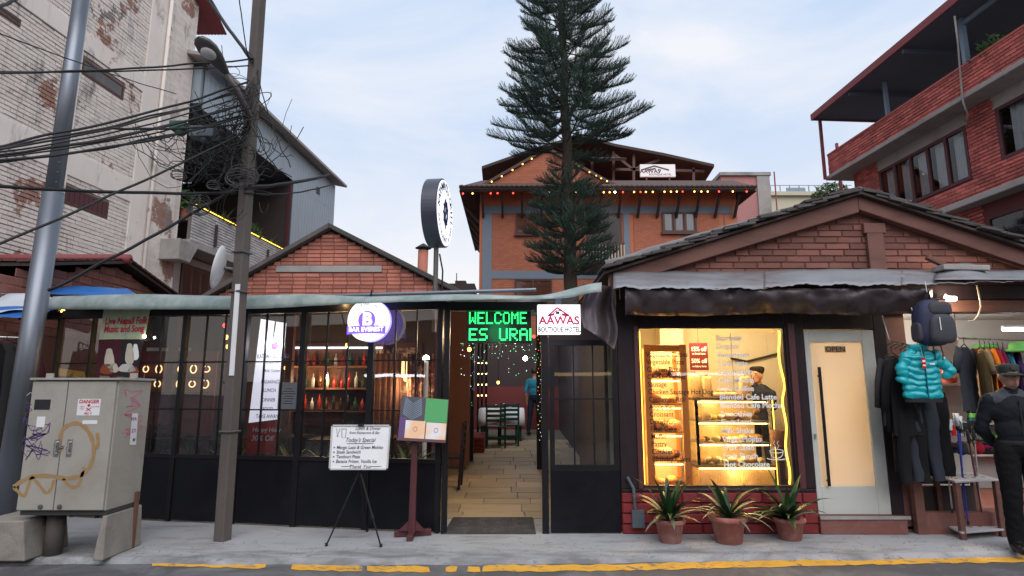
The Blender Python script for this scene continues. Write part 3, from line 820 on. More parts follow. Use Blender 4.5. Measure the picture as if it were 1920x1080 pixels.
for px in (120, 330, 560, 690, 826):
    a = FA.w(FA.px(px,570)[0], 2.515, .1); e = Vector((a.x*1.1, 10.4, 2.96)); b = MB(); b.beam(a, e, .05, .06); b.build('rafter', 'black_steel', cr)
b = MB(); a = FA.w(SA(100,560), 2.56, .2); e = FA.w(FA.px(1010,560)[0], 2.56, .2); b.tube([a, e], .02, 8); b.build('front_tube', 'galvanised', cr)

# dark cloth gathered under the right end of the canopy
b = MB(); rowsc = []
for i in range(15):
    t = i/14; r_ = []
    for j in range(11):
        u_ = j/10
        px = 1092 + 62*u_ + 4*math.sin(t*7+u_*3); py = 532 + 6*u_ + (82 + 36*u_)*t
        r_.append(P(px, py, YF - .34 + .1*math.sin(u_*9 + t*1.5) + .12*t*(1-t)*4))
    rowsc.append(r_)
b.grid(rowsc); o = b.build('draped_cloth', 'tarp_dark', None, smooth=True, solid=.004)
tag(o, 'dark cloth hanging in folds where the canopy meets the cafe roof', 'cloth')

# ================================================================ cafe building with brick base, gable and shop bay
cafe = thing('cafe_building', 'low cafe building with wide brown gable, lit window and red brick base', 'building', (P(1500,1000,YF).x, YF, 0))
def rF(x0,y0,x1,y1,d=0): return FF.rect(x0,y0,x1,y1,d)
# brick base
sb0 = FF.px(1166, 960)[0]; sb1 = FF.px(1531, 960)[0]; zb = FF.px(1350, 922)[1]
b = MB(); b.fbox(FF, sb0+.01, sb1-.01, 0, zb-.006, -.28, .02); b.build('base_core', 'cafe_mortar', cafe)
cells = courses(0.002, zb, zb/4, .43, .010, lambda z: [(sb0, sb1)], seed=4)
lay(cafe, FF, cells, 'cafe_brick', .021, .022, 'brick', 300, .006)
b = MB(); b.fbox(FF, sb0-.0, sb1, zb+.001, zb+.03, -.28, .03); b.build('base_coping', 'dark_wood', cafe, bevel=.006)
# posts, header, sill
zh = FF.px(1350, 612)[1]
def vpost(x0, x1, yb, zt, d0, d1, nm='post', mat='dark_wood'):
    a, c = FF.px(x0, yb)[0], FF.px(x1, yb)[0]
    q = MB(); q.fbox(FF, a, c, zb+.031 if x0 < 1530 else .0, zt, d0, d1); return q.build(nm, mat, cafe, bevel=.006)
wx0 = FF.px(1200, 760)[0]; wx1 = FF.px(1482, 760)[0]; wz0 = FF.px(1345, 915)[1]; wz1 = zh
dx0 = FF.px(1521, 790)[0]; dx1 = FF.px(1655, 790)[0]; dz0 = FF.px(1600, 965)[1]; dz1 = FF.px(1600, 619)[1]
b = MB(); b.fbox(FF, sb0+.0, wx0-.002, zb+.031, 2.62, -.16, .02); b.build('post', 'dark_wood', cafe, bevel=.008)
b = MB(); b.fbox(FF, wx0-.05, wx0-.003, zb+.031, zh, .022, .04); b.build('window_trim', 'maroon_wood', cafe, bevel=.005)
b = MB(); b.fbox(FF, wx1+.002, dx0-.002, zb+.031, 2.62, -.16, .0); b.build('post', 'dark_wood', cafe, bevel=.008)
b = MB(); b.fbox(FF, wx1+.03, wx1+.1, zb+.031, zh+.03, .001, .02); b.build('window_trim', 'maroon_wood', cafe, bevel=.005)
b = MB(); b.fbox(FF, sb1+.002, dx0-.002, .0, zb+.03, -.16, -.01); b.build('post', 'dark_wood', cafe, bevel=.006)
b = MB(); b.fbox(FF, dx1+.002, dx1+.14, 0, 2.62, -.16, .0); b.build('post', 'dark_wood', cafe, bevel=.008)
b = MB(); b.fbox(FF, wx0, wx1, zb+.031, wz0, -.14, .01); b.build('sill', 'dark_wood', cafe, bevel=.005)
b = MB(); b.fbox(FF, wx0, wx1, wz1, 2.62, -.14, -.0); b.build('header', 'dark_wood', cafe, bevel=.005)
b = MB(); b.fbox(FF, dx0, dx1, dz1+.012, 2.62, -.14, -.0); b.build('header', 'dark_wood', cafe, bevel=.005)
# front beam
sx0 = FF.px(1160, 580)[0]; sx1 = 8.6
b = MB(); b.fbox(FF, sx0, sx1, 2.50, 2.66, .021, .12); b.build('front_beam', 'dark_wood', cafe, bevel=.01)
# shop bay to the right: brown beam lit by the bulb
shopx = FF.px(1720, 700)[0]
zB0, zB1 = FF.px(1850,575)[1], FF.px(1850,540)[1]
b = MB(); b.fbox(FF, dx1+.16, sx1, 2.36, 2.499, -.12, .06); b.build('shop_beam', 'brown_wood', cafe, bevel=.01)
b = MB(); b.fbox(FF, dx1+.142, shopx-.05, 0, 2.358, -.3, -.05); b.build('post', 'brown_wood', cafe, bevel=.008)
# big window
win = MB(); win.fbox(FF, wx0, wx1, wz0, wz0+.02, -.06, -.02); win.fbox(FF, wx0, wx1, wz1-.02, wz1, -.06, -.02)
win.fbox(FF, wx0, wx0+.02, wz0+.02, wz1-.02, -.06, -.02); win.fbox(FF, wx1-.02, wx1, wz0+.02, wz1-.02, -.06, -.02)
win = win.build('window', 'dark_wood', cafe)
b = MB(); b.add([FF.w(wx0+.02,wz0+.02,-.04), FF.w(wx1-.02,wz0+.02,-.04), FF.w(wx1-.02,wz1-.02,-.04), FF.w(wx0+.02,wz1-.02,-.04)], [(0,1,2,3)]); b.build('pane', 'glass_cafe', win)
pts = []
for i in range(41):
    t = i/40; z = wz0+.03 + (wz1-wz0-.07)*t
    pts.append(FF.w(wx1-.05 + .012*math.sin(t*21) + (.02*math.exp(-((t-.62)/.06)**2)), z, -.055))
b = MB(); b.tube(pts, .011, 6); b.build('led_strip', 'led_strip', win, smooth=True)
b = MB(); b.tube([FF.w(wx0+.035, wz0+.03, -.055), FF.w(wx0+.035, wz1-.05, -.055)], .005, 6); b.build('led_strip', 'led_strip', win, smooth=True)
# lettering on the pane
LEFT = ['Vegetable Patties','Vegetable Pizza','Chicken Pizza','Chicken Patties','Sausage','Chicken Sausage Hot Dog','Cinnamon Roll','Apple Pie','Croissant','Doughnut','Fruit Cake','Muffin','Pastry','Cookies','Birthday Cakes']
for i, s in enumerate(LEFT):
    py = 665 + (861-665)*i/14; px = 1211 + 12*i/14
    sq, zq = FF.px(px, py, -.036); text('lettering', s, 'black_ink', win, FF.w(sq, zq, -.036), (1,0,0), (0,0,1), .079, bold=.012, xs=.86)
RIGHT = ['Espresso','Doppio','Americano','Cafe Latte','Cappuccino','Cafe Mocha','Irish Coffee','Blended Cafe Latte','Blended Cafe Mocha','Smoothies','Fruit Lassi','Milk Shake','Virgin Mojito','Fruit Salad','Fruit Punch','Hot Chocolate']
for i, s in enumerate(RIGHT):
    py = 634 + (871-634)*i/15; px = 1342 + 15*i/15
    sq, zq = FF.px(px, py, -.036); text('lettering', s, 'white_ink', win, FF.w(sq, zq, -.036), (1,0,0), (0,0,1), .082, bold=.028, xs=1.0)
# cup drawing beside the list
cs, cz = FF.px(1456, 846, -.036); b = MB()
def ring(cx, cz_, rx, rz, a0, a1, w, n_=18):
    pts = [FF.w(cx+rx*math.cos(a0+(a1-a0)*i/n_), cz_+rz*math.sin(a0+(a1-a0)*i/n_), -.036) for i in range(n_+1)]
    b.tube(pts, w, 4)
ring(cs, cz, .075, .02, 0, 2*math.pi, .004); ring(cs, cz-.005, .07, .07, math.pi, 2*math.pi, .004); ring(cs, cz-.072, .11, .02, math.pi, 2*math.pi, .005)
ring(cs+.09, cz-.02, .03, .025, -1.8, 1.8, .004)
for k in (-1, 1):
    b.tube([FF.w(cs+.02*k-.01, cz+.03, -.036), FF.w(cs+.02*k+.01, cz+.055, -.036), FF.w(cs+.02*k-.008, cz+.085, -.036), FF.w(cs+.02*k+.008, cz+.11, -.036)], .003, 4)
b.build('cup_drawing', 'white_ink', win)
# door with frosted pane
dr = MB(); fw = .085
px0, px1 = FF.px(1524,790)[0]+.04, FF.px(1632,790)[0]
gz0 = FF.px(1590, 912)[1]; gz1 = FF.px(1570, 641)[1]
dr.fbox(FF, dx0, px0, dz0, dz1, -.05, -.005); dr.fbox(FF, px1, dx1, dz0, dz1, -.05, -.005)
dr.fbox(FF, px0, px1, dz0, gz0, -.049, -.006); dr.fbox(FF, px0, px1, gz1, dz1, -.049, -.006)
door = dr.build('door', 'door_paint', cafe, bevel=.005)
b = MB(); b.fbox(FF, px0, px1, gz0, gz1, -.03, -.024); b.build('pane', 'frosted_glass', door)
b = MB(); e0 = FF.px(1530, 692)[0]+.035; b.fbox(FF, px0+.055, px0+.085, gz0+.005, gz0+(gz1-gz0)*.82, .012, .03)
for z in (gz0+.05, gz0+(gz1-gz0)*.75): b.fbox(FF, px0+.062, px0+.078, z, z+.02, -.022, .012)
b.build('handle', 'black_steel', door, bevel=.003)
b = MB(); b.fbox(FF, dx0+.02, dx0+.035, .98, 1.03, -.004, .02); b.build('latch', 'steel_handle', door)
b = MB(); b.fbox(FF, sb1+.004, dx1+.12, .0, dz0-.003, -.14, .06); b.build('door_step', 'step_red', cafe, bevel=.01)
b = MB(); b.fbox(FF, sb1-.0, dx1+.15, dz0-.035, dz0-.002, .061, .075); b.build('step_edge', 'slab_concrete', cafe)
# gable wall with board-like long bricks
YG = YF - .02
FGb = Fr((0, YF-.10), (1, YF-.10))
apex = FGb.px(1622, 388); gl = FGb.px(1290, 508); gr = FGb.px(1990, 500)
zg0 = 2.78
apS, apZ = FGb.px(1600, 372)
def roof_z(s):   # underside line of the verge
    lS, lZ = FGb.px(1132, 518); rS, rZ = FGb.px(1960, 490)
    return apZ - (apS - s)*(apZ-lZ)/(apS-lS) if s < apS else apZ - (s - apS)*(apZ-rZ)/(rS-apS)
lS, lZ = FGb.px(1132, 518); rS, rZ = FGb.px(1960, 490)
kL = (apZ-lZ)/(apS-lS); kR = (apZ-rZ)/(rS-apS)
rEnd = apS + (apZ-2.8)/kR
b = MB(); b.fprism(FGb, [(lS+.1, zg0-.15), (rEnd, zg0-.15), (rEnd, zg0), (apS, apZ-.06), (lS+.1, roof_z(lS+.1)-.06)], -.2, -.03); b.build('gable_core', 'gable_mortar', cafe)
kp0, kp1 = FGb.px(1624, 450)[0], FGb.px(1655, 450)[0]
def gspan(z):
    bb = .20
    a = apS - (apZ - bb - z)/kL; c = apS + (apZ - bb - z)/kR
    if a >= c: return []
    return [(a, min(kp0, c)), (max(kp1, a), c)] if a < kp0 and c > kp1 else [(a, c)]
cells = courses(zg0, apZ-.22, .074, .27, .007, gspan, seed=9, offset=.37)
lay(cafe, FGb, cells, 'cafe_gable_board', -.028, .012, 'brick', 300, .004)
b = MB(); b.fbox(FGb, kp0, kp1, zg0-.02, apZ-.3, -.028, .03); b.fbox(FGb, kp0-.03, kp1+.03, apZ-.42, apZ-.3, -.027, .034); b.build('king_post', 'brown_wood', cafe, bevel=.008)
# barge boards
for (a, za), (c, zc) in (((lS+.05, apZ-kL*(apS-lS-.05)), (apS, apZ)), ((apS, apZ), (rEnd, apZ-kR*(rEnd-apS)))):
    b = MB(); b.fprism(FGb, [(a, za-.16), (c, zc-.19), (c, zc), (a, za)], -.02, .09); b.build('barge_board', 'brown_wood', cafe, bevel=.01)
# roof: deck, cement verge and layered tiles
roof = MB()
for (a, za), (c, zc) in (((lS-.02, apZ-kL*(apS-lS+.02)), (apS, apZ)), ((apS, apZ), (rEnd, apZ-kR*(rEnd-apS)))):
    roof.prism([FGb.w(a, za+.001, .16), FGb.w(c, zc+.001, .16), FGb.w(c, zc+.03, .16), FGb.w(a, za+.03, .16)], (0, 6.0, 0))
roof = roof.build('roof', 'eave_dark', cafe)
rg = random.Random(21)
for side in (-1, 1):
    k = kL if side < 0 else kR
    L = (apS-lS+.0) if side < 0 else (rEnd-apS)
    n_ = int(L/.135)
    for i in range(n_):
        s = i*.135 + .02
        ss = apS + side*s; zz = apZ + .03 - k*s
        for lay_ in range(2):
            jz = rg.uniform(-.008,.012); w_ = .2+rg.uniform(-.02,.03); dd = .2 + rg.uniform(-.03,.045) - .05*lay_
            t = Vector((side*1.0, 0, -k)).normalized(); nrm = Vector((side*k, 0, 1)).normalized()
            c0 = FGb.w(ss, zz+.028*lay_+jz, 0) ; c0 += nrm*(.004)
            tilt = .04 + rg.uniform(-.02,.02)
            a = c0; e = c0 + t*w_ - nrm*(.0) + nrm*tilt*.3
            b = MB(); dv = Vector((0, .42, 0))
            p0 = a + FGb.n*dd; p1 = e + FGb.n*(dd+rg.uniform(-.02,.02)) + Vector((0,0,.012))
            th = nrm*(.019+rg.uniform(0,.008))
            b.box8([p0, p1, p1+dv, p0+dv, p0+th, p1+th, p1+dv+th, p0+dv+th])
            if (side < 0 or i < 26): b.build('tile', 'roof_tile', roof)
for side in (-1, 1):
    k = kL if side < 0 else kR; L = (apS-lS+.0) if side < 0 else (rEnd-apS); rows_ = []
    for i in range(61):
        s = L*i/60; ss = apS + side*s; zz = apZ - k*s; h = .02 + .05*smoothstep(0, L*.9, s)*(side < 0)
        w = .012*mnoise.noise(Vector((s*6, side*3.3, 0))); 
        rows_.append([FGb.w(ss, zz+.088, .13+w), FGb.w(ss, zz+.088+h*.6+w, .13+w*2), FGb.w(ss, zz+.088+h+w, .06), FGb.w(ss, zz+.088+h*.8, -.25), FGb.w(ss, zz+.09, -.5), FGb.w(ss, zz+.088, -6.0)])
    if side > 0: rows_ = rows_[::-1]
    b = MB(); b.grid(rows_); b.build('verge_cement', 'ridge_cement', roof, smooth=True)
# tin sheet awning above the cafe front and the dark rolled tarpaulin below it
tin = thing('tin_awning', 'dented grey tin sheet awning under the brown cafe gable', 'awning', (P(1500,530,YF-.4).x, YF-.4, 2.7))
for (xa, xb, k) in ((1150, 1440, 0), (1432, 1700, 1), (1690, 2010, 2)):
    rows_ = []
    for i in range(41):
        t = i/40; px = xa + (xb-xa)*t
        yt = 507 - 2*math.sin(px*.013) ; yb_ = 541 - (6 if px > 1450 else 0)*smoothstep(1400,1500,px) - 8*smoothstep(1150,1000,px) - 6*smoothstep(1700,1900,px)
        top = P(px, yt, YF-.15); bot = P(px, yb_ + 1.5*math.sin(px*.09+k) + 3*mnoise.noise(Vector((px*.02,k*5,0))), YF-.55)
        r_ = []
        for j in range(6):
            u_ = j/5; q = top.lerp(bot, u_); q += Vector((0, -.3, 1)).normalized()*(.012*mnoise.noise(Vector((px*.018, u_*2.3, k*3))) + .006*math.sin(px*.35)*u_) + Vector((0,0,.004*k))
            r_.append(q)
        rows_.append(r_)
    b = MB(); b.grid(rows_); b.build('sheet', 'tin_sheet', tin, smooth=True, solid=.004)
# loose sheet and brick lying on the awning at the right
b = MB(); rows_ = []
for i in range(16):
    t = i/15; r_ = []
    for j in range(5):
        u_ = j/4; r_.append(P(1752 + 190*t, 528 - 40*math.sin(math.pi*min(1,t*1.7))*(1-u_)*.55 - 10*(1-u_), YF-.56+.32*(1-u_)) + Vector((0,0,.02)))
    rows_.append(r_)
b.grid(rows_); o = b.build('loose_sheet', 'tin_sheet', None, smooth=True, solid=.004); tag(o, 'bent loose tin sheet lying on the awning at the right', 'tin sheet')
b = MB(); q = P(1795, 500, YF-.3); b.beam(q+Vector((-.22,0,-.02)), q+Vector((.28,0,-.03)), .2, .06); o = b.build('white_board', 'slab_concrete', None, bevel=.01); tag(o, 'pale flat board lying on the tin awning against the gable', 'board')
b = MB(); q = P(1757, 494, YF-.25); b.beam(q+Vector((-.12,-.02,.07)), q+Vector((.13,-.02,-.06)), .06, .05); o = b.build('wood_block', 'brown_wood', None, bevel=.008); tag(o, 'short brown wooden block tilted against the gable boards', 'wood block')
# rolled tarpaulin
rows_ = []
for i in range(91):
    t = i/90; px = 1172 + (1748-1172)*t
    r_ = []
    sag = 5*math.sin(t*9) + 4*mnoise.noise(Vector((t*14,0,2)))
    for j in range(9):
        u_ = j/8; py = 541 + (49 - 6*smoothstep(.7,1,t) + sag*.5)*u_
        f = .05*math.sin(u_*math.pi) + .07*mnoise.noise(Vector((t*22, u_*1.6, 4))) + .035*mnoise.noise(Vector((t*55 + u_*5, u_*3.0, 7)))
        r_.append(P(px, py, YF-.5 - f + .2*u_))
    rows_.append(r_)
b = MB(); b.grid(rows_); o = b.build('rolled_tarpaulin', 'tarp_dark', None, smooth=True, solid=.006); tag(o, 'dark wrinkled tarpaulin hanging under the tin awning over the cafe window', 'tarpaulin')
# ================================================================ brick gable house behind the dining yard
YM = 10.7
FM = Fr((0, YM), (1, YM))
mid = thing('gable_house', 'red brick gable house behind the green canopy with a grey band', 'building', (P(620,500,YM).x, YM, 0))
aS, aZ = FM.px(620, 424); lS2, lZ2 = FM.px(395, 552); rS2, rZ2 = FM.px(872, 552)
k1 = (aZ-lZ2)/(aS-lS2); k2 = (aZ-rZ2)/(rS2-aS)
zlow = 2.95
b = MB(); b.fprism(FM, [(lS2-.1, .2), (rS2+.1, .2), (rS2+.1, aZ-k2*(rS2+.1-aS)-.1), (aS, aZ-.1), (lS2-.1, aZ-k1*(aS-lS2+.1)-.1)], -.25, -.012); b.build('wall_core', 'gable_mortar', mid)
bz0, bz1 = FM.px(620, 510)[1], FM.px(620, 498)[1]; bs0, bs1 = FM.px(518, 505)[0], FM.px(716, 505)[0]
spn = cut(lambda z: [(aS-(aZ-.1-z)/k1, aS+(aZ-.1-z)/k2)], [(bs0-.005, bs1+.005, bz0-.004, bz1+.004)])
lay(mid, FM, courses(zlow, aZ-.16, .073, .245, .008, spn, seed=5), 'gable_brick', -.011, .014, 'brick', 300, .003, seed=2)
b = MB(); b.fbox(FM, bs0, bs1, bz0, bz1, -.011, .012); b.build('cement_band', 'concrete_wall', mid)
rf = MB()
for (a, za), (c, zc) in (((lS2-.35, aZ-k1*(aS-lS2+.35)), (aS, aZ)), ((aS, aZ), (rS2+.35, aZ-k2*(rS2+.35-aS)))):
    rf.prism([FM.w(a, za-.06, .14), FM.w(c, zc-.07, .14), FM.w(c, zc+.03, .14), FM.w(a, za+.03, .14)], (0, 5.0, 0))
rf = rf.build('roof', 'roof_tile', mid, bevel=.012)
q = P(791, 500, 12.0); ch = MB(); zt = P(791, 470, 12.0).z; ch.tube([(q.x, 12, 3.0), (q.x+.02, 12, zt)], .105, 12); chm = ch.build('chimney', 'gable_brick', rf, smooth=True)
b = MB(); b.lathe((q.x+.02, 12, zt+.05), [(.17, 0), (.02, .1)], 12); b.build('cowl', 'black_steel', chm)
b = MB(); 
for a_ in range(3): b.tube([(q.x+.02+.09*math.cos(a_*2.1), 12+.09*math.sin(a_*2.1), zt-.02), (q.x+.02+.1*math.cos(a_*2.1), 12+.1*math.sin(a_*2.1), zt+.06)], .008, 4)
b.build('cowl_bracket', 'black_steel', chm)
# second small rooftop far right of it
q = P(866, 545, 22); b = MB(); b.box(q.x-.5, q.x+.5, 21.6, 23, 0, P(866,535,22).z); b.box(q.x-.25, q.x+.15, 21.9, 22.4, P(866,535,22).z+.001, P(866,527,22).z)
b.box(q.x-.22, q.x-.19, 22, 22.03, P(866,527,22).z+.001, P(866,512,22).z)
o = b.build('distant_rooftop', 'dark_wall', None); tag(o, 'small dark distant rooftop with aerial left of the hotel', 'building')

# ================================================================ white-painted peeling brick building, left
WB_far = Vector((-9.0, 15.57, 0)); slope = .079
WB_near = Vector((-9.0 - slope*9.6, 15.57-9.6, 0))
FW = Fr(WB_near, WB_far)
wb = thing('white_brick_building', 'tall building of peeling white painted brick at the left', 'building', WB_far)
Lw = FW.len
ZT = 15.0
b = MB(); b.fbox(FW, -1, Lw, 0, ZT, -5, -.02); b.build('wall', 'peel_mortar', wb)
# plaster columns and ring beams
cols = []
for xa, xb, py in ((97, 128, 300), (252, 282, 300)):
    cols.append((FW.px(xa, py)[0], FW.px(xb, py)[0]))
cols.append((FW.px(268, 300)[0]+.25, Lw))
cols = [(cols[0][0], cols[0][1]), (cols[1][0], cols[1][1])]
bands = []
for y0, y1 in ((297, 345), (62, 100)):
    s_, za = FW.px(165, y1); _, zb_ = FW.px(165, y0); bands.append((za, zb_))
for c0, c1 in cols:
    b = MB(); b.fbox(FW, c0, c1, 0, ZT, -.019, .03); b.build('plaster_column', 'peel_plaster', wb, bevel=.01)
b = MB(); b.fbox(FW, cols[1][1]+.002, Lw, 0, ZT, -.019, .006); b.build('plaster_panel', 'peel_plaster', wb)
b = MB(); b.tube([FW.w(cols[1][1]+.09, 0, .06), FW.w(cols[1][1]+.09, ZT, .06)], .045, 8); b.build('drain_pipe', 'peel_plaster', wb, smooth=True)
for za, zb_ in bands:
    for c0, c1 in ((-1, cols[0][0]-.002), (cols[0][1]+.002, cols[1][0]-.002)):
        b = MB(); b.fbox(FW, c0, c1, za, zb_, -.019, .026); b.build('plaster_band', 'peel_plaster', wb, bevel=.01)
holes = []
def wb_window(x0, y0, x1, y1, kind):
    s0, zt_ = FW.px(x0, y0); s1, zb_ = FW.px(x1, y1)
    s0, s1 = min(s0,s1), max(s0,s1); z0, z1_ = min(zt_,zb_), max(zt_,zb_); holes.append((s0, s1, z0, z1_))
    w = MB(); t = .05
    w.fbox(FW, s0, s1, z0, z0+t, -.03, .0); w.fbox(FW, s0, s1, z1_-t, z1_, -.03, .0); w.fbox(FW, s0, s0+t, z0+t, z1_-t, -.03, .0); w.fbox(FW, s1-t, s1, z0+t, z1_-t, -.03, .0)
    w = w.build('window', 'hotel_frame', wb)
    if kind == 'glass':
        for k in range(2):
            a = s0+t+(s1-s0-2*t)*k/2; c = s0+t+(s1-s0-2*t)*(k+1)/2
            q = MB(); q.fquad(FW, a+.01, c-.01, z0+t, z1_-t, -.012); q.build('pane', 'glass_window', w)
    else:
        n_ = 9
        for k in range(n_):
            a = s0+t+(s1-s0-2*t)*k/n_; q = MB(); q.fbox(FW, a+.006, a+(s1-s0-2*t)/n_-.006, z0+t, z1_-t, -.018, -.004); q.build('board', 'maroon_wood', w)
wb_window(157, 108, 231, 187, 'glass'); wb_window(120, 345, 201, 410, 'boards'); wb_window(-30, -10, 38, 50, 'glass')
excl = [(c0-.005, c1+.005, 0, ZT) for c0, c1 in cols] + [(-2, Lw, a-.004, c+.004) for a, c in bands] + [(h[0]-.01, h[1]+.01, h[2]-.01, h[3]+.01) for h in holes]
spn = cut(lambda z: [(-.6, cols[1][0])], excl)
lay(wb, FW, courses(3.3, 13.6, .088, .27, .013, spn, seed=8), 'peel_brick', -.019, .022, 'brick', 300, .007, seed=3)
# right-hand strip: faint bricks under render, upper part
spn = cut(lambda z: [(cols[1][1]+.16, Lw-.05)], [])
lay(wb, FW, courses(3.3, 12.6, .088, .27, .010, spn, seed=18), 'peel_brick', .004, .006, 'rendered_brick', 0, .002, seed=13)
# corrugated eave stub at the top right
q = P(386, 30, 15.8); b = MB()
b.grid([[Vector((q.x-.7+i*.05, 15.2+j*.6, q.z+.28-.25*j*(1 if True else 0)+.015*(i%2))) for i in range(22)] for j in range(3)])
b.build('eave_sheet', 'canopy_red', wb, solid=.006)

# ================================================================ balcony building behind, with metal cladding
def bal_pt(px, py): return None
BA = Vector((-8.75, 15.8, 0)); BB = BA + Vector((slope*12, 12, 0))
FB = Fr(BA, BB)
bal = thing('balcony_building', 'metal clad building with dark open balcony and white brick parapet', 'building', BA)
s_end, _ = FB.px(625, 400); s_op, _ = FB.px(543, 400)
zp1 = FB.px(335, 372)[1]; zp0 = FB.px(440, 470)[1]
zo = FB.px(500, 301)[1]; zro = FB.px(600, 322)[1]
zp0 = 5.55
# lower wall, slab, parapet
b = MB(); b.fbox(FB, 0, s_end+.0, 0, zp0-.24, -6, -.75); b.build('lower_wall', 'pink_wall', bal)
b = MB(); b.fbox(FB, -.05, s_end, zp0-.2, zp0, -6, .02); b.build('slab', 'slab_concrete', bal, bevel=.02)
b = MB(); b.fbox(FB, 0, s_op+.2, zp0+.001, zp1, -.12, -.012); b.build('parapet_core', 'grey_mortar', bal)
lay(bal, FB, courses(zp0+.004, zp1, .082, .25, .014, lambda z: [(0, s_op+.2)], seed=3), 'white_small_brick', -.011, .016, 'brick', 300, .004, seed=4)
for px in (405, 505):
    s_ = FB.px(px, 420)[0]; b = MB(); b.fbox(FB, s_-.05, s_+.05, zp0+.05, zp0+.7, .006, .05); b.build('scupper', 'dark_wall', bal)
# golden led strip on the parapet
b = MB(); b.tube([FB.w(.02, zp1+.07, .0), FB.w(s_op+.15, zp1+.07, .0)], .013, 6); b.build('led_strip', 'led_strip', bal)
b = MB(); b.tube([FB.w(.02, zp1+.13, -.02), FB.w(s_op+.15, zp1+.13, -.02)], .016, 6); b.build('handrail', 'black_steel', bal)
# dark room behind the balcony
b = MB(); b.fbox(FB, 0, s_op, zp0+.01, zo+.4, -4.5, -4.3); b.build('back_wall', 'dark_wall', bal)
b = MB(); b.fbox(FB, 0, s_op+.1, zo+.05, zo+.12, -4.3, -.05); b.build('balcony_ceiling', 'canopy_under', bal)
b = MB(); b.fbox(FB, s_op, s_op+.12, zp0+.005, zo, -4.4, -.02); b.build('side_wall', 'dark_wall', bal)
b = MB(); b.fbox(FB, s_op-.05, s_op+.05, zp1, zo, -.1, .01); b.build('post', 'maroon_wood', bal)
# cladding ribs
b = MB(); rows_ = []
n_ = 150
def clad(s0, s1, z0, z1):
    q = MB(); k = max(4, int((s1-s0)/.06)); r0 = []; r1 = []
    for i in range(k+1):
        s = s0+(s1-s0)*i/k; d = .03 + (.016 if i % 4 == 0 else 0)
        r0.append(FB.w(s, z0, d)); r1.append(FB.w(s, z1, d))
    q.grid([r0, r1]); q.build('cladding', 'metal_clad', bal)
clad(-.1, s_end, zo, zro-.05); clad(s_op+.06, s_end, zp1-.9, zo-.002)
b = MB(); b.fbox(FB, s_op+.07, s_end, zp0+.01, zro-.06, -4, .0); b.build('room_box', 'metal_clad', bal)
b = MB(); b.fbox(FB, -.2, s_op+.1, zo+.13, zro-.06, -4.3, .0); b.build('room_box', 'metal_clad', bal)
# window beside the cladding
w0, wzt = FB.px(541, 425); w1, _ = FB.px(577, 425); wzb = zp1 - .55; wzt = zp1 + .28
w = MB(); w.fbox(FB, w0+.05, w1, wzb, wzt, .047, .06); w = w.build('window', 'hotel_frame', bal)
for k in range(2):
    q = MB(); a = w0+.1+(w1-w0-.1)*k/2; q.fquad(FB, a, a+(w1-w0-.2)/2-.05, wzb+.06, wzt-.06, .066); q.build('pane', 'glass_window', w)
b = MB(); s_, z_ = FB.px(597, 358, .05); b.fbox(FB, s_-.15, s_+.15, z_-.14, z_+.14, .048, .056); b.build('vent', 'black_steel', bal)
# roof
b = MB(); b.prism([FB.w(-.6, zro-.02, .45), FB.w(s_end+.35, zro-.02, .45), FB.w(s_end+.35, zro+.1, .45), FB.w(-.6, zro+.1, .45)], -FB.n*5.5 + Vector((0,0,1.2))); b.build('roof', 'slab_concrete', bal, bevel=.02)
# lower window and bay
s0, z1_ = FB.px(340, 492, -.75); s1, z0 = FB.px(384, 555, -.75)
w = MB(); w.fbox(FB, s0, s1+.2, z0-.3, z1_, -.749, -.70); w = w.build('window', 'hotel_frame', bal)
for k in range(3):
    q = MB(); a = s0+.1+(s1+.2-s0-.15)*k/3; q.fquad(FB, a, a+.36, z0-.2, z1_-.12, -.692); q.build('pane', 'glass_window', w)
b = MB(); s0, _ = FB.px(338, 440, .3); s1, _ = FB.px(372, 440, .3); b.fprism(FB, [(s0, zp0-.75), (s1-.25, zp0-.75), (s1+.1, zp0-.2), (s0, zp0-.2)], -.6, .3); b.build('bracket', 'slab_concrete', bal, bevel=.02)
# balcony plants
def leafy(name, c, n_, rad, mat, seed, label=None, cat='plant', size=.12, tall=1.0, parent=None, group=None):
    g = random.Random(seed); q = MB()
    for i in range(n_):
        d = Vector((g.gauss(0,1), g.gauss(0,1), g.gauss(0,1)*tall)).normalized()*rad*g.uniform(.2,1)**.5
        d.z *= tall; p = Vector(c) + d + Vector((0,0,rad*tall*.6))
        u_ = Vector((g.uniform(-1,1), g.uniform(-1,1), g.uniform(-.4,1))).normalized(); v_ = u_.cross(Vector((g.uniform(-1,1),g.uniform(-1,1),g.uniform(-1,1)))).normalized()
        s = size*g.uniform(.6,1.3); q.add([p-v_*s*.25, p+u_*s*.5-v_*s*.05, p+u_*s, p+v_*s*.25], [(0,1,2,3)])
    o = q.build(name, mat, parent)
    if label: tag(o, label, cat, group)
    return o
def spiky(c, n_, L, seed, mat='leaf_green', w=.035, droop=.6, up=.9):
    g = random.Random(seed); q = MB()
    for i in range(n_):
        a = g.uniform(0, 2*math.pi); el = g.uniform(.25, 1.35); l = L*g.uniform(.6,1.15)
        d = Vector((math.cos(a)*math.cos(el), math.sin(a)*math.cos(el), math.sin(el)*up)); side = Vector((-math.sin(a), math.cos(a), 0))
        pts = []; p = Vector(c); st = 7
        for k in range(st+1):
            t = k/st; ww = w*(1-t**2.2)*(.55+.9*min(1,t*3)); pts.append([p - side*ww + Vector((0,0,ww*.35)), p.copy(), p + side*ww + Vector((0,0,ww*.35))])
            p = p + d*(l/st); d = (d + Vector((0,0,-droop*.22*(.4+t)))).normalized()
        q.grid(pts)
    return q
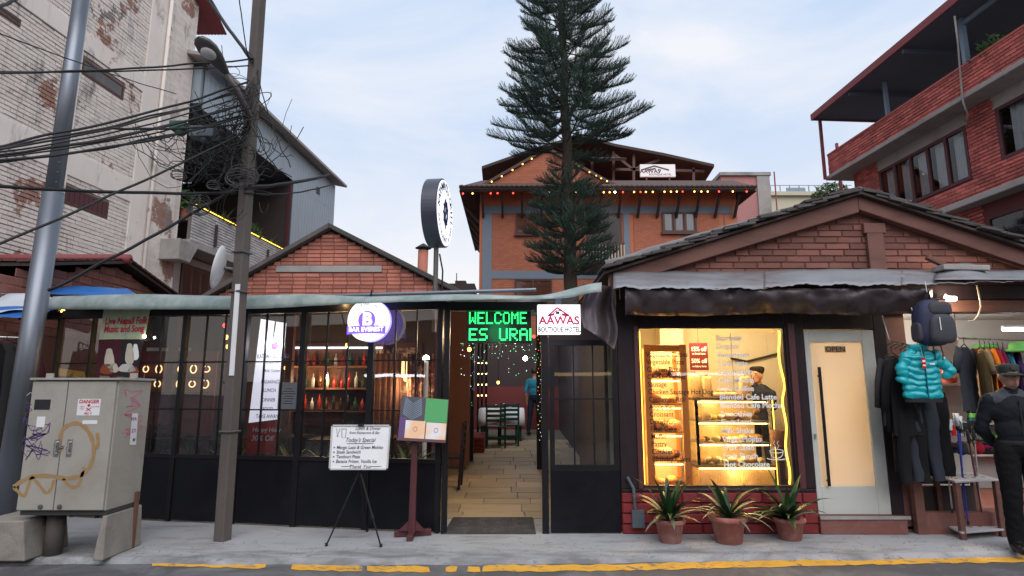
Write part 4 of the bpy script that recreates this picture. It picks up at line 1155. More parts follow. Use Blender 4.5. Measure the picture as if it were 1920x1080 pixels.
for i, (px, py, kind) in enumerate(((352,352,0),(418,388,1),(470,418,0),(505,436,1))):
    s_, _ = FB.px(px, py, -.25); c = FB.w(s_, zp1-.1, -.25)
    t = thing('balcony_plant', ['bushy plant on the dark balcony nearest the white building','spiky green plant beside the pole on the dark balcony','low plant behind the middle of the gold-lit balcony rail','spiky plant at the far end of the gold-lit balcony'][i], 'plant', c, 'plants along the dark balcony')
    if kind: spiky(c, 26, .75, 40+i, 'leaf_green', .03, .5).build('leaves', 'leaf_green', t)
    else: leafy('leaves', c, 260, .4, 'leaf_green', 50+i, size=.16, parent=t)
    b = MB(); b.lathe(c - Vector((0,0,.3)), [(.12,0),(.17,.3)], 12); b.build('pot', 'terracotta', t)
# red neon and white lamp inside the balcony
s_, z_ = FB.px(522, 440, -2.0); b = MB(); b.fbox(FB, s_-.3, s_+.3, z_-.06, z_+.06, -2.0, -1.97); o = b.build('neon_sign', 'neon_red'); tag(o, 'small red neon sign glowing inside the dark balcony', 'neon sign')

# ================================================================ small red tiled house at the far left
XH = -7.0
FH = Fr((XH, 8.4), (XH, 12.4))
hs = thing('tiled_house', 'low red brick house with dark tiled roof at the left behind the canopy', 'building', (XH, 10.3, 0))
apY, apZh = FH.px(222, 491); bkS, bkZ = FH.px(312, 554)
kh = (apZh-bkZ)/(bkS-apY)
b = MB(); b.fprism(FH, [(2*apY-bkS-.4, 0), (bkS+.1, 0), (bkS+.1, bkZ-.12), (apY, apZh-.1), (2*apY-bkS-.4, bkZ-.3)], -4, -.012); b.build('wall_core', 'gable_mortar', hs)
lay(hs, FH, courses(2.3, apZh-.14, .13, .28, .010, lambda z: [(apY-(apZh-.12-z)/kh, apY+(apZh-.12-z)/kh)], seed=6), 'cafe_gable_board', -.011, .012, 'brick', 300, .003, seed=5)
rfh = MB()
fS, fZ = 2*apY-bkS-.5, bkZ-.22
for (a, za), (c, zc) in (((fS, apZh-kh*(apY-fS)), (apY, apZh)), ((apY, apZh), (bkS+.3, apZh-kh*(bkS+.3-apY)))):
    rfh.prism([FH.w(a, za-.03, .16), FH.w(c, zc-.03, .16), FH.w(c, zc+.02, .16), FH.w(a, za+.02, .16)], (-5, 0, 0))
rfh = rfh.build('roof', 'eave_dark', hs)
rg = random.Random(31)
tl = []
nrow = 13
for i in range(nrow):
    for j in range(24):
        tl.append((i, j))
for i, j in tl:
    L_ = (apY-fS); st = L_/nrow; s = fS + i*st; z = apZh - kh*(apY-s) + .02; x0 = XH+.14 - j*.2
    th = .025; jz = rg.uniform(0,.012)
    a0 = Vector((x0, FH.w(s,0).y-.03, z+.012+jz)); a1 = Vector((x0-.185, FH.w(s,0).y-.03, z+.012+jz+rg.uniform(-.006,.006)))
    dv = Vector((0, st+.05, kh*(st+.02)-.005)); up_ = Vector((0,0,th))
    b = MB(); b.box8([a1, a0, a0+dv, a1+dv, a1+up_, a0+up_, a0+dv+up_, a1+dv+up_])
    if len(tl) and (i*24+j) < 290: b.build('tile', 'red_roof_tile', rfh)
for i in range(12):   # stepped tile ends down the back verge
    s = apY + i*(bkS+.3-apY)/12; z = apZh - kh*(s-apY) + .02
    b = MB(); p = FH.w(s, z+.02, .1); dv = FH.u*((bkS+.3-apY)/12+.05); dv.z = -kh*dv.length*.85
    b.box8([p, p+Vector((.1,0,0)), p+Vector((.1,0,0))+dv, p+dv, p+Vector((0,0,.03)), p+Vector((.1,0,.03)), p+Vector((.1,0,.03))+dv, p+dv+Vector((0,0,.03))]); b.build('tile', 'red_roof_tile', rfh)
b = MB(); b.tube([FH.w(apY, apZh+.05, .2), FH.w(apY, apZh+.05, -5)], .09, 8); b.build('ridge_cap', 'canopy_red', rfh, smooth=True)

# blue and white tarpaulins strung at the left
def cloth_quad(name, c4, mat, sag, label, cat='tarpaulin', n_=14):
    q = MB(); a, b_, c, d = [Vector(x) for x in c4]; rows_ = []
    for i in range(n_+1):
        u_ = i/n_; r_ = []
        for j in range(n_+1):
            v_ = j/n_; p = a.lerp(b_, u_).lerp(d.lerp(c, u_), v_)
            p = p + Vector((0,0,-sag*math.sin(math.pi*u_)*math.sin(math.pi*v_) + .03*mnoise.noise(Vector((u_*4,v_*4,a.x)))))
            r_.append(p)
        rows_.append(r_)
    q.grid(rows_); o = q.build(name, mat, None, smooth=True, solid=.004); tag(o, label, cat); return o
cloth_quad('blue_tarpaulin', [P(60,551,8.6), P(262,556,8.6), P(240,541,9.3), P(95,534,9.3)], 'tarp_blue', .02, 'blue tarpaulin stretched between the tiled house and the canopy')
cloth_quad('white_tarpaulin', [P(-60,592,7.3), P(112,573,7.5), P(90,552,8.2), P(-60,548,8.2)], 'tarp_white', .06, 'pale tarpaulin sagging behind the galvanised post at the left edge')
cloth_quad('blue_stall_tarpaulin', [P(-60,600,6.9), P(70,592,7.2), P(112,574,7.6), P(-60,576,7.6)], 'tarp_blue', .05, 'blue tarpaulin edge over the clothes stall at the left')

# ================================================================ hotel
YH = 24.0
FHt = Fr((0, YH), (1, YH))
ho = thing('hotel', 'orange brick hotel with blue-grey bands and wide eaves behind the pine', 'building', (P(1140,500,YH).x, YH, 0))
hS0, _ = FHt.px(899, 450); hS1, _ = FHt.px(1382, 400)
hz = FHt.px(1140, 352)[1]
b = MB(); b.fbox(FHt, hS0, hS1, 0, hz+.3, -9, 0); b.build('wall', 'hotel_plaster', ho)
def hbox(name, mat, x0, y0, x1, y1, d0, d1, parent=ho):
    s0, s1, z0, z1_ = FHt.rect(x0, y0, x1, y1); q = MB(); q.fbox(FHt, min(s0,s1), max(s0,s1), z0, z1_, d0, d1); return q.build(name, mat, parent)
hbox('brick_panel', 'hotel_brick', 921, 402, 1168, 508, .001, .03)
hbox('brick_panel', 'hotel_brick', 1187, 400, 1357, 560, .001, .03)
hbox('brick_panel', 'hotel_brick', 921, 524, 1168, 640, .001, .03)
hbox('band', 'hotel_band', 905, 387, 1373, 401, .031, .05)
hbox('band', 'hotel_band', 905, 401.5, 921, 640, .031, .049)
hbox('band', 'hotel_band', 1168, 401.5, 1187, 640, .031, .049)
hbox('band', 'hotel_band', 1357, 401.5, 1373, 640, .031, .049)
hbox('band', 'hotel_band', 921.3, 508, 1167.7, 523, .031, .048)
def hwin(x0, y0, x1, y1, n_, label=None, curt=True):
    w = MB(); s0, s1, z0, z1_ = FHt.rect(x0, y0, x1, y1); t = .07
    w.fbox(FHt, s0, s1, z0, z0+t, .0, .1); w.fbox(FHt, s0, s1, z1_-t, z1_, .0, .1)
    for k in range(n_+1):
        s = s0 + (s1-s0-t)*k/n_; w.fbox(FHt, s, s+t, z0+t, z1_-t, .0, .1)
    w = w.build('window', 'hotel_frame', ho)
    if label: w['label'] = label
    for k in range(n_):
        a = s0 + (s1-s0-t)*k/n_ + t; c = s0 + (s1-s0-t)*(k+1)/n_
        q = MB(); q.fquad(FHt, a, c, z0+t, z1_-t, .056); q.build('pane', 'glass_window', w)
        if curt:
            q = MB(); r0 = []; r1 = []
            for i in range(13):
                ss = a + (c-a)*(.15+.7*i/12); d = .038 + .008*math.sin(i*2.2); r0.append(FHt.w(ss, z0+t, d)); r1.append(FHt.w(ss, z1_-t, d))
            q.grid([r0, r1]); q.build('curtain', 'curtain', w)
    q = MB(); q.fbox(FHt, s0-.06, s1+.06, z0-.1, z0-.005, .0, .16); q.build('sill', 'hotel_frame', w)
hwin(1240, 398, 1306, 436, 3); hwin(967, 401, 1010, 439, 2, curt=False); hwin(965, 524, 1035, 560, 2, curt=False)
# balcony door with railing
s0, s1, z0, z1_ = FHt.rect(1098, 400, 1168, 498)
w = MB(); w.fbox(FHt, s0, s1, z0, z1_, .031, .06); w = w.build('balcony_door', 'hotel_frame', ho)
for k in range(2):
    q = MB(); a = s0+.1+(s1-s0-.1)*k/2; q.fquad(FHt, a, a+(s1-s0)/2-.18, z0+.9, z1_-.14, .068); q.build('pane', 'glass_window', w)
q = MB(); q.fbox(FHt, s0-.3, s1+.02, z0-.02, z0+.06, .061, .5); q.build('balcony_slab', 'slab_concrete', ho)
rl = MB(); rl.fbox(FHt, s0-.3, s1+.02, z0+.78, z0+.84, .42, .48); rl = rl.build('railing', 'hotel_frame', ho)
for k in range(15):
    q = MB(); s = s0-.27+(s1-s0+.26)*k/14; q.fbox(FHt, s-.025, s+.025, z0+.061, z0+.779, .43, .47); q.build('baluster', 'cream_far', rl)
# eaves: tiled skirt roof with brackets, going round the left side
eS0, eZ0 = FHt.px(861, 358, 1.0); eS1, eZ1 = FHt.px(1418, 347, 1.0)
ez = (eZ0+eZ1)/2
sk = MB()
o0 = FHt.w(eS0, ez, 1.0); o1 = FHt.w(eS1, ez, 1.0); i0 = FHt.w(hS0+.1, ez+.62, .0); i1 = FHt.w(hS1-.1, ez+.62, .0)
bk0 = Vector((o0.x, YH+9.5, ez)); bi0 = Vector((i0.x, YH+9.0, ez+.62)); bk1 = Vector((o1.x, YH+9.5, ez)); bi1 = Vector((i1.x, YH+9.0, ez+.62))
sk.add([o0,o1,i1,i0,bk0,bi0,bk1,bi1], [(0,1,2,3),(4,0,3,5),(1,6,7,2)])
skirt = sk.build('eave_roof', 'hotel_roof', ho, solid=.12)
b = MB()
w0, w1 = FHt.w(hS0, ez-.05, 0), FHt.w(hS1, ez-.05, 0)
b.add([o0+Vector((0,0,-.12)), o1+Vector((0,0,-.12)), w1+Vector((0,0,.25)), w0+Vector((0,0,.25)), bk0+Vector((0,0,-.12)), Vector((w0.x, YH+9.5, ez+.2)), bk1+Vector((0,0,-.12)), Vector((w1.x, YH+9.5, ez+.2))], [(3,2,1,0),(4,5,3,0),(6,1,2,7)]); b.build('soffit', 'eave_dark', ho, solid=.03)
for k in range(14):
    s = hS0 + .15 + (hS1-hS0-.3)*k/13; b = MB(); b.beam(FHt.w(s, ez-.95, .06), FHt.w(s, ez-.16, .78), .09, .1); b.build('bracket', 'eave_dark', ho)
for k in range(6):
    y = YH+.8+k*1.5; b = MB(); b.beam((hS0-.02, y, ez-.95), (hS0-.7, y, ez-.16), .09, .1); b.build('bracket', 'eave_dark', ho)
b = MB(); r0 = []; 
for i in range(120):
    s = eS0+(eS1-eS0)*i/119; r0.append(FHt.w(s, ez+.05+.035*abs(math.sin(i*1.57)), 1.03))
b.tube(r0, .05, 5); b.build('tile_edge', 'hotel_roof', ho)
# brick gable dormer on the roof
g0, gz0_ = FHt.px(912, 346, .5); g1, _ = FHt.px(1146, 346, .5); ga, gza = FHt.px(1026, 283, .5)
b = MB(); b.fprism(FHt, [(g0, ez+.25), (g1, ez+.25), (ga, gza)], -3, .5); b.build('dormer_gable', 'hotel_brick', ho)
for (a, za), (c, zc) in (((g0-.2, ez+.16), (ga, gza+.02)), ((ga, gza+.02), (g1+.2, ez+.16))):
    b = MB(); b.prism([FHt.w(a, za, .62), FHt.w(c, zc, .62), FHt.w(c, zc+.13, .62), FHt.w(a, za+.13, .62)], (0, 4.5, 0)); b.build('dormer_roof', 'hotel_roof', ho)
# higher dark roof behind
YR = YH + 3.0
FR2 = Fr((0, YR), (1, YR))
pts = [FR2.px(904, 322), FR2.px(1000, 288), FR2.px(1088, 262), FR2.px(1150, 280), FR2.px(1240, 297), FR2.px(1334, 318)]
b = MB()
for (a, za), (c, zc) in zip(pts[:-1], pts[1:]):
    b.prism([FR2.w(a, za-.02, .4), FR2.w(c, zc-.02, .4), FR2.w(c, zc+.12, .4), FR2.w(a, za+.12, .4)], (0, 5, -.8))
b.build('upper_roof', 'eave_dark', ho)
b = MB(); b.fprism(FR2, [(pts[0][0]+.5, ez), (pts[-1][0]-.3, ez), (pts[-1][0]-.9, pts[-1][1]-.15), (pts[3][0], pts[3][1]-.2), (pts[2][0], pts[2][1]-.2), (pts[1][0], pts[1][1]-.1), (pts[0][0]+.5, pts[0][1]-.1)], -4.0, -2.5); b.build('upper_wall', 'dark_wall', ho)
for (x0,y0,x1,y1) in ((1150,345,1150,284),(1188,345,1188,289),(1300,345,1300,314),(1150,318,1320,321),(1152,290,1186,318),(1188,318,1236,300),(1110,300,1110,345)):
    b = MB(); p0 = FR2.px(x0,y0); p1 = FR2.px(x1,y1); b.beam(FR2.w(p0[0],p0[1],.0), FR2.w(p1[0],p1[1],.0), .12, .12); b.build('truss_bar', 'hotel_frame', ho)
b = MB(); a = FR2.px(1100, 312); c = FR2.px(1166, 306); b.prism([FR2.w(a[0],a[1]-.1,1.2), FR2.w(c[0],c[1]-.2,1.2), FR2.w(c[0]-.1,c[1]+.15,.3), FR2.w(a[0]+.1,a[1]+.35,.3)], (0,.1,-.1)); b.build('dormer_roof', 'hotel_roof', ho)
# roof sign
sg = thing('roof_sign', 'white hotel sign board standing on the hotel roof', 'sign', FR2.w(FR2.px(1233,330)[0], FR2.px(1233,332)[1], 1.5))
s0, s1, z0, z1_ = FR2.rect(1200, 308, 1267, 331, 1.5); b = MB(); b.fbox(FR2, s0, s1, z0, z1_, 1.4, 1.5); b.build('board', 'hotel_logo_sign', sg, bevel=.01)
b = MB(); m_ = (s0+s1)/2
for a, c in (((m_-.75,z0+.3),(m_-.15,z1_-.08)), ((m_-.15,z1_-.08),(m_+.5,z0+.3)), ((m_-.5,z0+.3),(m_-.1,z1_-.2)), ((m_+.1,z0+.25),(m_+.1,z1_-.25))): b.beam(FR2.w(*a,1.51), FR2.w(*c,1.51), .06, .012, up=(0,-1,0))
b.build('logo', 'hotel_frame', sg)
text('lettering', 'AAWAS', 'hotel_frame', sg, FR2.w(m_-.35, z0+.24, 1.506), (1,0,0), (0,0,1), .26, 'CENTER', .02)
text('lettering', 'BOUTIQUE HOTEL', 'hotel_frame', sg, FR2.w(m_+.1, z0+.09, 1.506), (1,0,0), (0,0,1), .12, 'CENTER', .01)
for px in (1212, 1255):
    b = MB(); s_, _ = FR2.px(px, 331, 1.45); b.fbox(FR2, s_-.03, s_+.03, ez+.35, z0, 1.42, 1.48); b.build('leg', 'hotel_frame', sg)
# string lights under the eaves and on the dormer
sl = thing('string_lights', 'string of red and gold bulbs along the hotel eaves and dormer', 'string lights', FHt.w(ga, ez, 1.1))
for px, c in ((868,'r'),(886,'y'),(920,'r'),(933,'r'),(962,'r'),(1016,'y'),(1030,'y'),(1066,'y'),(1080,'y'),(1103,'y'),(1132,'y'),(1143,'y'),(1153,'w'),(1168,'r'),(1189,'y'),(1201,'r'),(1211,'y'),(1224,'y'),(1246,'y'),(1258,'y'),(1269,'y'),(1280,'r'),(1302,'y'),(1315,'y'),(1327,'y'),(1348,'r'),(1374,'y'),(1400,'r')):
    s_, z_ = FHt.px(px, 363 - 5*(px-860)/560, 1.06); b = MB(); b.ball(FHt.w(s_, min(z_, ez-.17), 1.06), .036, 8, 6); b.build('bulb', {'r':'bulb_red','y':'bulb_gold','w':'bulb_white'}[c], sl, smooth=True)
for px, py in ((922,341),(941,331),(961,319),(980,308),(997,298),(1086,312),(1105,323),(1118,330),(1127,335),(1138,340)):
    s_, z_ = FHt.px(px, py, .68); b = MB(); b.ball(FHt.w(s_, z_, .7), .032, 8, 6); b.build('bulb', 'bulb_gold', sl, smooth=True)
b = MB(); b.tube([FHt.w(eS0+(eS1-eS0)*i/40, ez-.13-.02*math.sin(i*1.3), 1.06) for i in range(41)], .012, 4); b.build('wire', 'cable_black', sl)

# ================================================================ far buildings right of the hotel
b = MB(); p0 = P(1352,335,33); p1 = P(1441,335,33); b.box(p0.x, p1.x, 33, 41, 0, P(1400,330,33).z); pk = b.build('wall', 'pink_plaster', None)
pb = thing('pink_concrete_building', 'pink building with weathered concrete wall behind the hotel right side', 'building', (p0.x, 33, 0)); pk.parent = pb; pk.location = -pb.location
b = MB(); b.box(P(1418,335,33).x, p1.x+.02, 32.9, 32.99, 0, P(1400,330,33).z-.02); b.build('concrete_strip', 'concrete_wall', pb)
b = MB(); b.box(p0.x-.1, p1.x+.1, 32.85, 41, P(1400,330,33).z+.001, P(1400,324,33).z); b.build('parapet', 'concrete_wall', pb)
b = MB(); q0 = P(1441,370,45); q1 = P(1600,370,45); b.box(q0.x, q1.x, 45, 55, 0, P(1500,368,45).z); ck = b.build('wall', 'cream_far', None)
cb = thing('cream_far_building', 'distant cream building with rooftop railing right of the hotel', 'building', (q0.x, 45, 0)); ck.parent = cb; ck.location = -cb.location
b = MB(); b.box(q0.x-.2, q1.x+.2, 44.7, 55.2, P(1500,368,45).z+.001, P(1500,361,45).z); b.build('parapet', 'cream_far', cb)
zt_ = P(1500,361,45).z
for k in range(9):
    b = MB(); x = q0.x+.1+k*.75; b.box(x, x+.06, 44.8, 44.86, zt_+.001, zt_+.5); b.build('rail_post', 'galvanised', cb)
b = MB(); b.box(q0.x, q0.x+6.5, 44.81, 44.85, zt_+.501, zt_+.55); b.build('rail', 'galvanised', cb)
b = MB(); b.box(P(1486,350,45).x, P(1522,350,45).x, 46, 46.1, zt_, zt_+.75); b.build('water_panel', 'blue_steel', cb)
b = MB(); m0 = P(1459,420,40); b.tube([(m0.x,40,0), (m0.x,40,P(1457,322,40).z)], .05, 6); o = b.build('antenna_mast', 'canopy_red'); tag(o, 'thin red antenna mast standing in front of the cream building', 'mast')
tb = thing('roof_garden_bush', 'round green bush showing above the cafe roof before the brick building', 'bush', P(1555,372,30))
leafy('crown', P(1560,380,30)-Vector((0,0,.6)), 1600, 1.05, 'leaf_bush', 77, size=.22, parent=tb)
leafy('crown', P(1532,384,30)-Vector((0,0,.5)), 500, .5, 'leaf_bush', 78, size=.2, parent=tb)
b = MB(); q = P(1555,380,30); b.tube([(q.x,30,-.1),(q.x+.05,30,q.z)], [.16,.05], 6); b.build('trunk', 'bark', tb)

# ================================================================ red brick building, right
RA = Vector((9.0, 16.3, 0)); RB = Vector((9.42, 9.9, 0)); RB = RA + (RB-RA)*1.5
FRd = Fr(RA, RB)
rb = thing('red_brick_building', 'red brick building with concrete slabs, curtained windows and rooftop canopy at right', 'building', RA)
zs0 = 7.42; zs1 = 7.53
sEnd = FRd.px(1551, 320)[0]
s_last = FRd.len
ov = .5
# window wall set back
def Rp(px, py, d): return FRd.px(px, py, d)
wS0 = Rp(1610, 350, -ov)[0]; 
b = MB(); b.fbox(FRd, sEnd-.12, s_last, zs0, zs1, -8, .0); b.build('slab', 'slab_concrete', rb, bevel=.02)
zpt = Rp(1555, 291, -.05)[1]
b = MB(); b.fbox(FRd, sEnd+.02, s_last, zs1+.001, zpt, -.2, -.064); b.build('parapet_core', 'red_mortar', rb)
lay(rb, FRd, courses(zs1+.004, zpt, .076, .245, .009, lambda z: [(sEnd, s_last)], seed=12), 'red_brick', -.063, .018, 'brick', 170, .004, seed=6)
b = MB(); b.fbox(FRd, sEnd, s_last, zpt+.001, zpt+.05, -.22, -.03); b.build('parapet_coping', 'red_brick', rb)
for px in (1610, 1815): pass
# end face of the parapet
FE = Fr((RA + FRd.u*sEnd - FRd.n*2.5)[:2], (RA + FRd.u*sEnd)[:2]) if False else None
# windows
wz1 = 7.14; wz0 = 5.93
wa = Rp(1650, 350, -ov)[0]; wbx = Rp(1817, 290, -ov)[0]
wc = Rp(1869, 230, -ov)[0]; wd_ = wc + 1.1
lz1 = 5.44; lz0 = 5.3
def rwin(s0, s1, z0, z1_, n_, par, curt):
    w = MB(); t = .075
    w.fbox(FRd, s0, s1, z0, z0+t, -ov-.07, -ov+.01); w.fbox(FRd, s0, s1, z1_-t, z1_, -ov-.07, -ov+.01)
    for k in range(n_+1):
        s = s0+(s1-s0-t)*k/n_; w.fbox(FRd, s, s+t, z0+t, z1_-t, -ov-.07, -ov+.01)
    w = w.build('window', 'maroon_wood', rb)
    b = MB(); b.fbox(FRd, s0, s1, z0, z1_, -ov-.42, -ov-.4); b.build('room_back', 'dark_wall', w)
    for k in range(n_):
        a = s0+(s1-s0-t)*k/n_+t; c = s0+(s1-s0-t)*(k+1)/n_
        q = MB(); q.fquad(FRd, a, c, z0+t, z1_-t, -ov-.024); q.build('pane', 'glass_window', w)
        if k in curt:
            q = MB(); r0 = []; r1 = []
            for i in range(25):
                ss = a + (c-a)*(.1+.8*i/24); d = -ov-.16 + .035*math.sin(i*1.3); r0.append(FRd.w(a+(ss-a)*.9, z0, d)); r1.append(FRd.w(ss, z1_, d))
            q.grid([r0, r1]); q.build('curtain', 'curtain', w, smooth=True)
    return w
hol = [(wa-.01, wbx+.01, wz0-.01, 99), (wc-.01, wd_+.01, wz0+.1, 99)]
lw0, lw1 = wc-.55, wc+1.2
b = MB(); hz_all = [(wa, wbx, wz0, wz1), (wc, wd_, wz0+.1, wz1), (lw0, lw1, 3.7, lz0-.28)]
se = sorted({wS0+.02, s_last} | {h[0] for h in hz_all} | {h[1] for h in hz_all}); ze = sorted({0, zs0-.002} | {h[2] for h in hz_all} | {h[3] for h in hz_all})
for sa_, sb_ in zip(se[:-1], se[1:]):
    for za_, zb2 in zip(ze[:-1], ze[1:]):
        if not any(h[0]-1e-6 <= sa_ and sb_ <= h[1]+1e-6 and h[2]-1e-6 <= za_ and zb2 <= h[3]+1e-6 for h in hz_all): b.fbox(FRd, sa_, sb_, za_, zb2, -.6-ov, -ov-.014)
b.build('wall_core', 'red_mortar', rb)
rwin(wa, wbx, wz0, wz1, 5, rb, (0,1,2,3,4)); rwin(wc, wd_, wz0+.1, wz1, 1, rb, (0,))
b = MB(); b.fbox(FRd, wa-.05, wbx+.05, wz1+.001, zs0-.001, -ov-.05, -ov+.004); b.build('lintel', 'slab_concrete', rb)
b = MB(); b.fbox(FRd, wc-.05, wd_+.05, wz1+.001, zs0-.001, -ov-.05, -ov+.004); b.build('lintel', 'slab_concrete', rb)
# recess shading column between windows comes from the real pilaster
lzw = lz0 - .3
b = MB(); b.fbox(FRd, wS0-.1, s_last, lz0, lz1, -8, -.18); b.build('slab', 'slab_concrete', rb, bevel=.02)
hol2 = hol + [(Rp(1830, 420, -ov)[0]+1.0, 99, 0, lz0-.3)]
spn = cut(lambda z: [(wS0, s_last)], hol)
up_cells = courses(lz1+.004, zs0-.004, .076, .245, .009, spn, seed=14)
lay(rb, FRd, up_cells, 'red_brick', -ov-.013, .018, 'brick', 80, .004, seed=7)
lay(rb, FRd, courses(3.9, lz0-.004, .078, .245, .012, lambda z: [(wS0+.7, wc-.6)], seed=15), 'red_brick', -ov-.013, .018, 'brick', 50, .004, seed=8)
# pilasters
for s in (wS0-.02, wbx+.35):
    pass
rwin(wc-.55, wc+1.2, 3.7, lz0-.28, 2, rb, ())
# far end walls of the wing (seen edge on)
b = MB(); b.fbox(FRd, wS0-.2, wS0+.015, 3, zs0-.002, -8, -ov-.02); b.build('end_wall', 'red_brick', rb)
# rooftop canopy
cy = thing('rooftop_canopy', 'dark sloping metal canopy on thin posts above the red brick parapet', 'canopy', FRd.w(sEnd, zpt, -.5))
zc0 = FRd.px(1523, 223, .35)[1]; sc0 = FRd.px(1523, 223, .35)[0]
b = MB(); b.prism([FRd.w(sc0, zc0, .35), FRd.w(s_last, zc0+.12, .35), FRd.w(s_last, zc0+.12, -5.0), FRd.w(sc0, zc0, -5.0)], (0,0,.05)); b.build('roof_sheet', 'canopy_under', cy)
b = MB(); b.prism([FRd.w(sc0-.03, zc0-.04, .38), FRd.w(s_last, zc0+.08, .38), FRd.w(s_last, zc0+.26, .38), FRd.w(sc0-.03, zc0+.14, .38)], FRd.n*-.04); b.build('fascia', 'canopy_red', cy)
b = MB(); b.prism([FRd.w(sc0-.03, zc0-.04, .37), FRd.w(sc0-.03, zc0+.14, .37), FRd.w(sc0-.03, zc0+.14, -5.0), FRd.w(sc0-.03, zc0-.04, -5.0)], FRd.u*.05); b.build('fascia', 'canopy_red', cy)
for s in (1.6, 3.6, 5.6, 7.6):
    b = MB(); b.beam(FRd.w(sc0+s, zc0-.06, .3), FRd.w(sc0+s, zc0-.06, -4.8), .06, .1); b.build('purlin', 'canopy_under', cy)
for px, py, d, w, m_ in ((1547,332,.08,.07,'canopy_red'),(1570,283,-1.4,.07,'canopy_red'),(1664,208,-.3,.08,'blue_steel'),(1811,105,-.15,.1,'blue_steel')):
    s_, z_ = FRd.px(px, py, d)
    zb_ = zs0 if d > 0 else zs1
    b = MB(); b.beam(FRd.w(s_, zb_, d), FRd.w(s_, zc0+.01, d), w, w, up=(0,1,0)); b.build('post', m_, cy)
b = MB(); s_, z_ = FRd.px(1860, 20, -.15); b.beam(FRd.w(FRd.px(1795,22,-.15)[0], zc0-.12, -.15), FRd.w(s_last, zc0-.05, -.15), .06, .08); b.build('rail', 'blue_steel', cy)
# plant on the parapet, hanging cable
s_, z_ = FRd.px(1866, 70, -.3); t = thing('parapet_plant', 'broad leaved plant growing over the red brick parapet', 'plant', FRd.w(s_, zpt-.2, -.35))
leafy('leaves', FRd.w(s_, zpt-.15, -.3), 120, .33, 'leaf_green', 91, size=.22, parent=t)
b = MB(); b.lathe(FRd.w(s_, zs1+.01, -.4), [(.12,0),(.17,.5)], 12); b.build('pot', 'terracotta', t)
pts = []
for px, py, d in ((1790,30,.3),(1796,80,.25),(1800,130,.05),(1803,165,.03),(1806,192,.02),(1815,215,-.1),(1813,245,-.6)): 
    s2, z2_ = FRd.px(px, py, d); pts.append(FRd.w(s2, z2_, d))
b = MB(); b.tube(pts, .018, 6); o = b.build('hanging_cable', 'slab_concrete', None, smooth=True); tag(o, 'pale cable dangling over the red brick parapet', 'cable')
# ================================================================ Norfolk pine in front of the hotel
YT = 17.0
def pine():
    g = random.Random(11)
    base = P(1072, 560, YT); top = P(1046, -190, YT)
    z0, z1_ = 0.3, top.z
    def axis(z):
        t = (z-base.z)/(top.z-base.z); return Vector((base.x+(top.x-base.x)*t, YT, z))
    t = thing('norfolk_pine', 'tall dark Norfolk pine standing in front of the orange hotel', 'tree', (axis(0.3).x, YT, .3))
    b = MB(); n_ = 24; pts = [axis(z0+(z1_-z0)*i/n_) + Vector((.03*math.sin(i*1.7), 0, 0)) for i in range(n_+1)]
    b.tube(pts, [.24*(1-.86*i/n_)+.012 for i in range(n_+1)], 10); b.build('trunk', 'bark', t, smooth=True)
    # reach of the branches by picture height (px above the axis)
    prof = [(-190,8),(-120,40),(-40,78),(0,88),(60,112),(120,138),(180,158),(230,176),(268,196),(286,165),(298,62),(320,50),(345,62),(380,86),(420,98),(470,100),(500,88),(530,72)]
    def reach(py):
        for (a, ra), (c, rc) in zip(prof[:-1], prof[1:]):
            if a <= py <= c: return ra + (rc-ra)*(py-a)/(c-a)
        return 70
    twig = MB(); needles = MB()
    py = -185
    scale = YT/FPX
    while py < 532:
        c = P(1060, py, YT); c = axis(c.z)
        L = reach(py)*scale*.9
        if 292 < py < 318: py += 9; nb = 3
        nb = (g.choice((6,7,7)) if not 284 < py < 345 else 4) + (py > 345); a0 = g.uniform(0, 6.28)
        for k in range(nb):
            az = a0 + 2*math.pi*k/nb + g.uniform(-.15,.15); l = L*g.uniform(.8,1.06)
            up0 = g.uniform(-.08,.22) if py < 300 else g.uniform(-.16,.06)
            d = Vector((math.cos(az), math.sin(az), up0)).normalized(); p = c.copy(); path = [p.copy()]; st = 9
            for i in range(st):
                p = p + d*(l/st); d = (d + Vector((0,0,.030 + .03*i/st))).normalized(); path.append(p.copy())
            twig.tube(path, [.022*(1-.8*i/st)+.004 for i in range(st+1)], 4, cap=False)
            # side ropes of needles, lying in a flat frond swept towards the tip
            side0 = Vector((-math.sin(az), math.cos(az), 0))
            nr = max(5, int(l/.075))
            for m_ in range(nr):
                f = .24 + .76*(m_+.5)/nr
                x = f*st; i = min(st-1, int(x)); q = path[i].lerp(path[i+1], x-i); tdir = (path[i+1]-path[i]).normalized()
                rl = (.2 + .5*(1-f)**.6)*min(1.0, .45+l/2.4)*g.uniform(.75,1.2)
                for sgn in (-1, 1):
                    dd = (tdir*g.uniform(.7,1.0) + side0*sgn*g.uniform(.55,.9) + Vector((0,0,g.uniform(.2,.6)))).normalized()
                    rope(needles, q, dd, rl, g)
            rope(needles, path[-2], (path[-1]-path[-2]).normalized(), .3, g)
        py += 18 if py < 280 else 22
        py += g.uniform(-5, 5)
    cr_ = needles.build('crown', 'pine_needle', t)
    twig.build('branches', 'bark', t, smooth=True, kind='stuff')
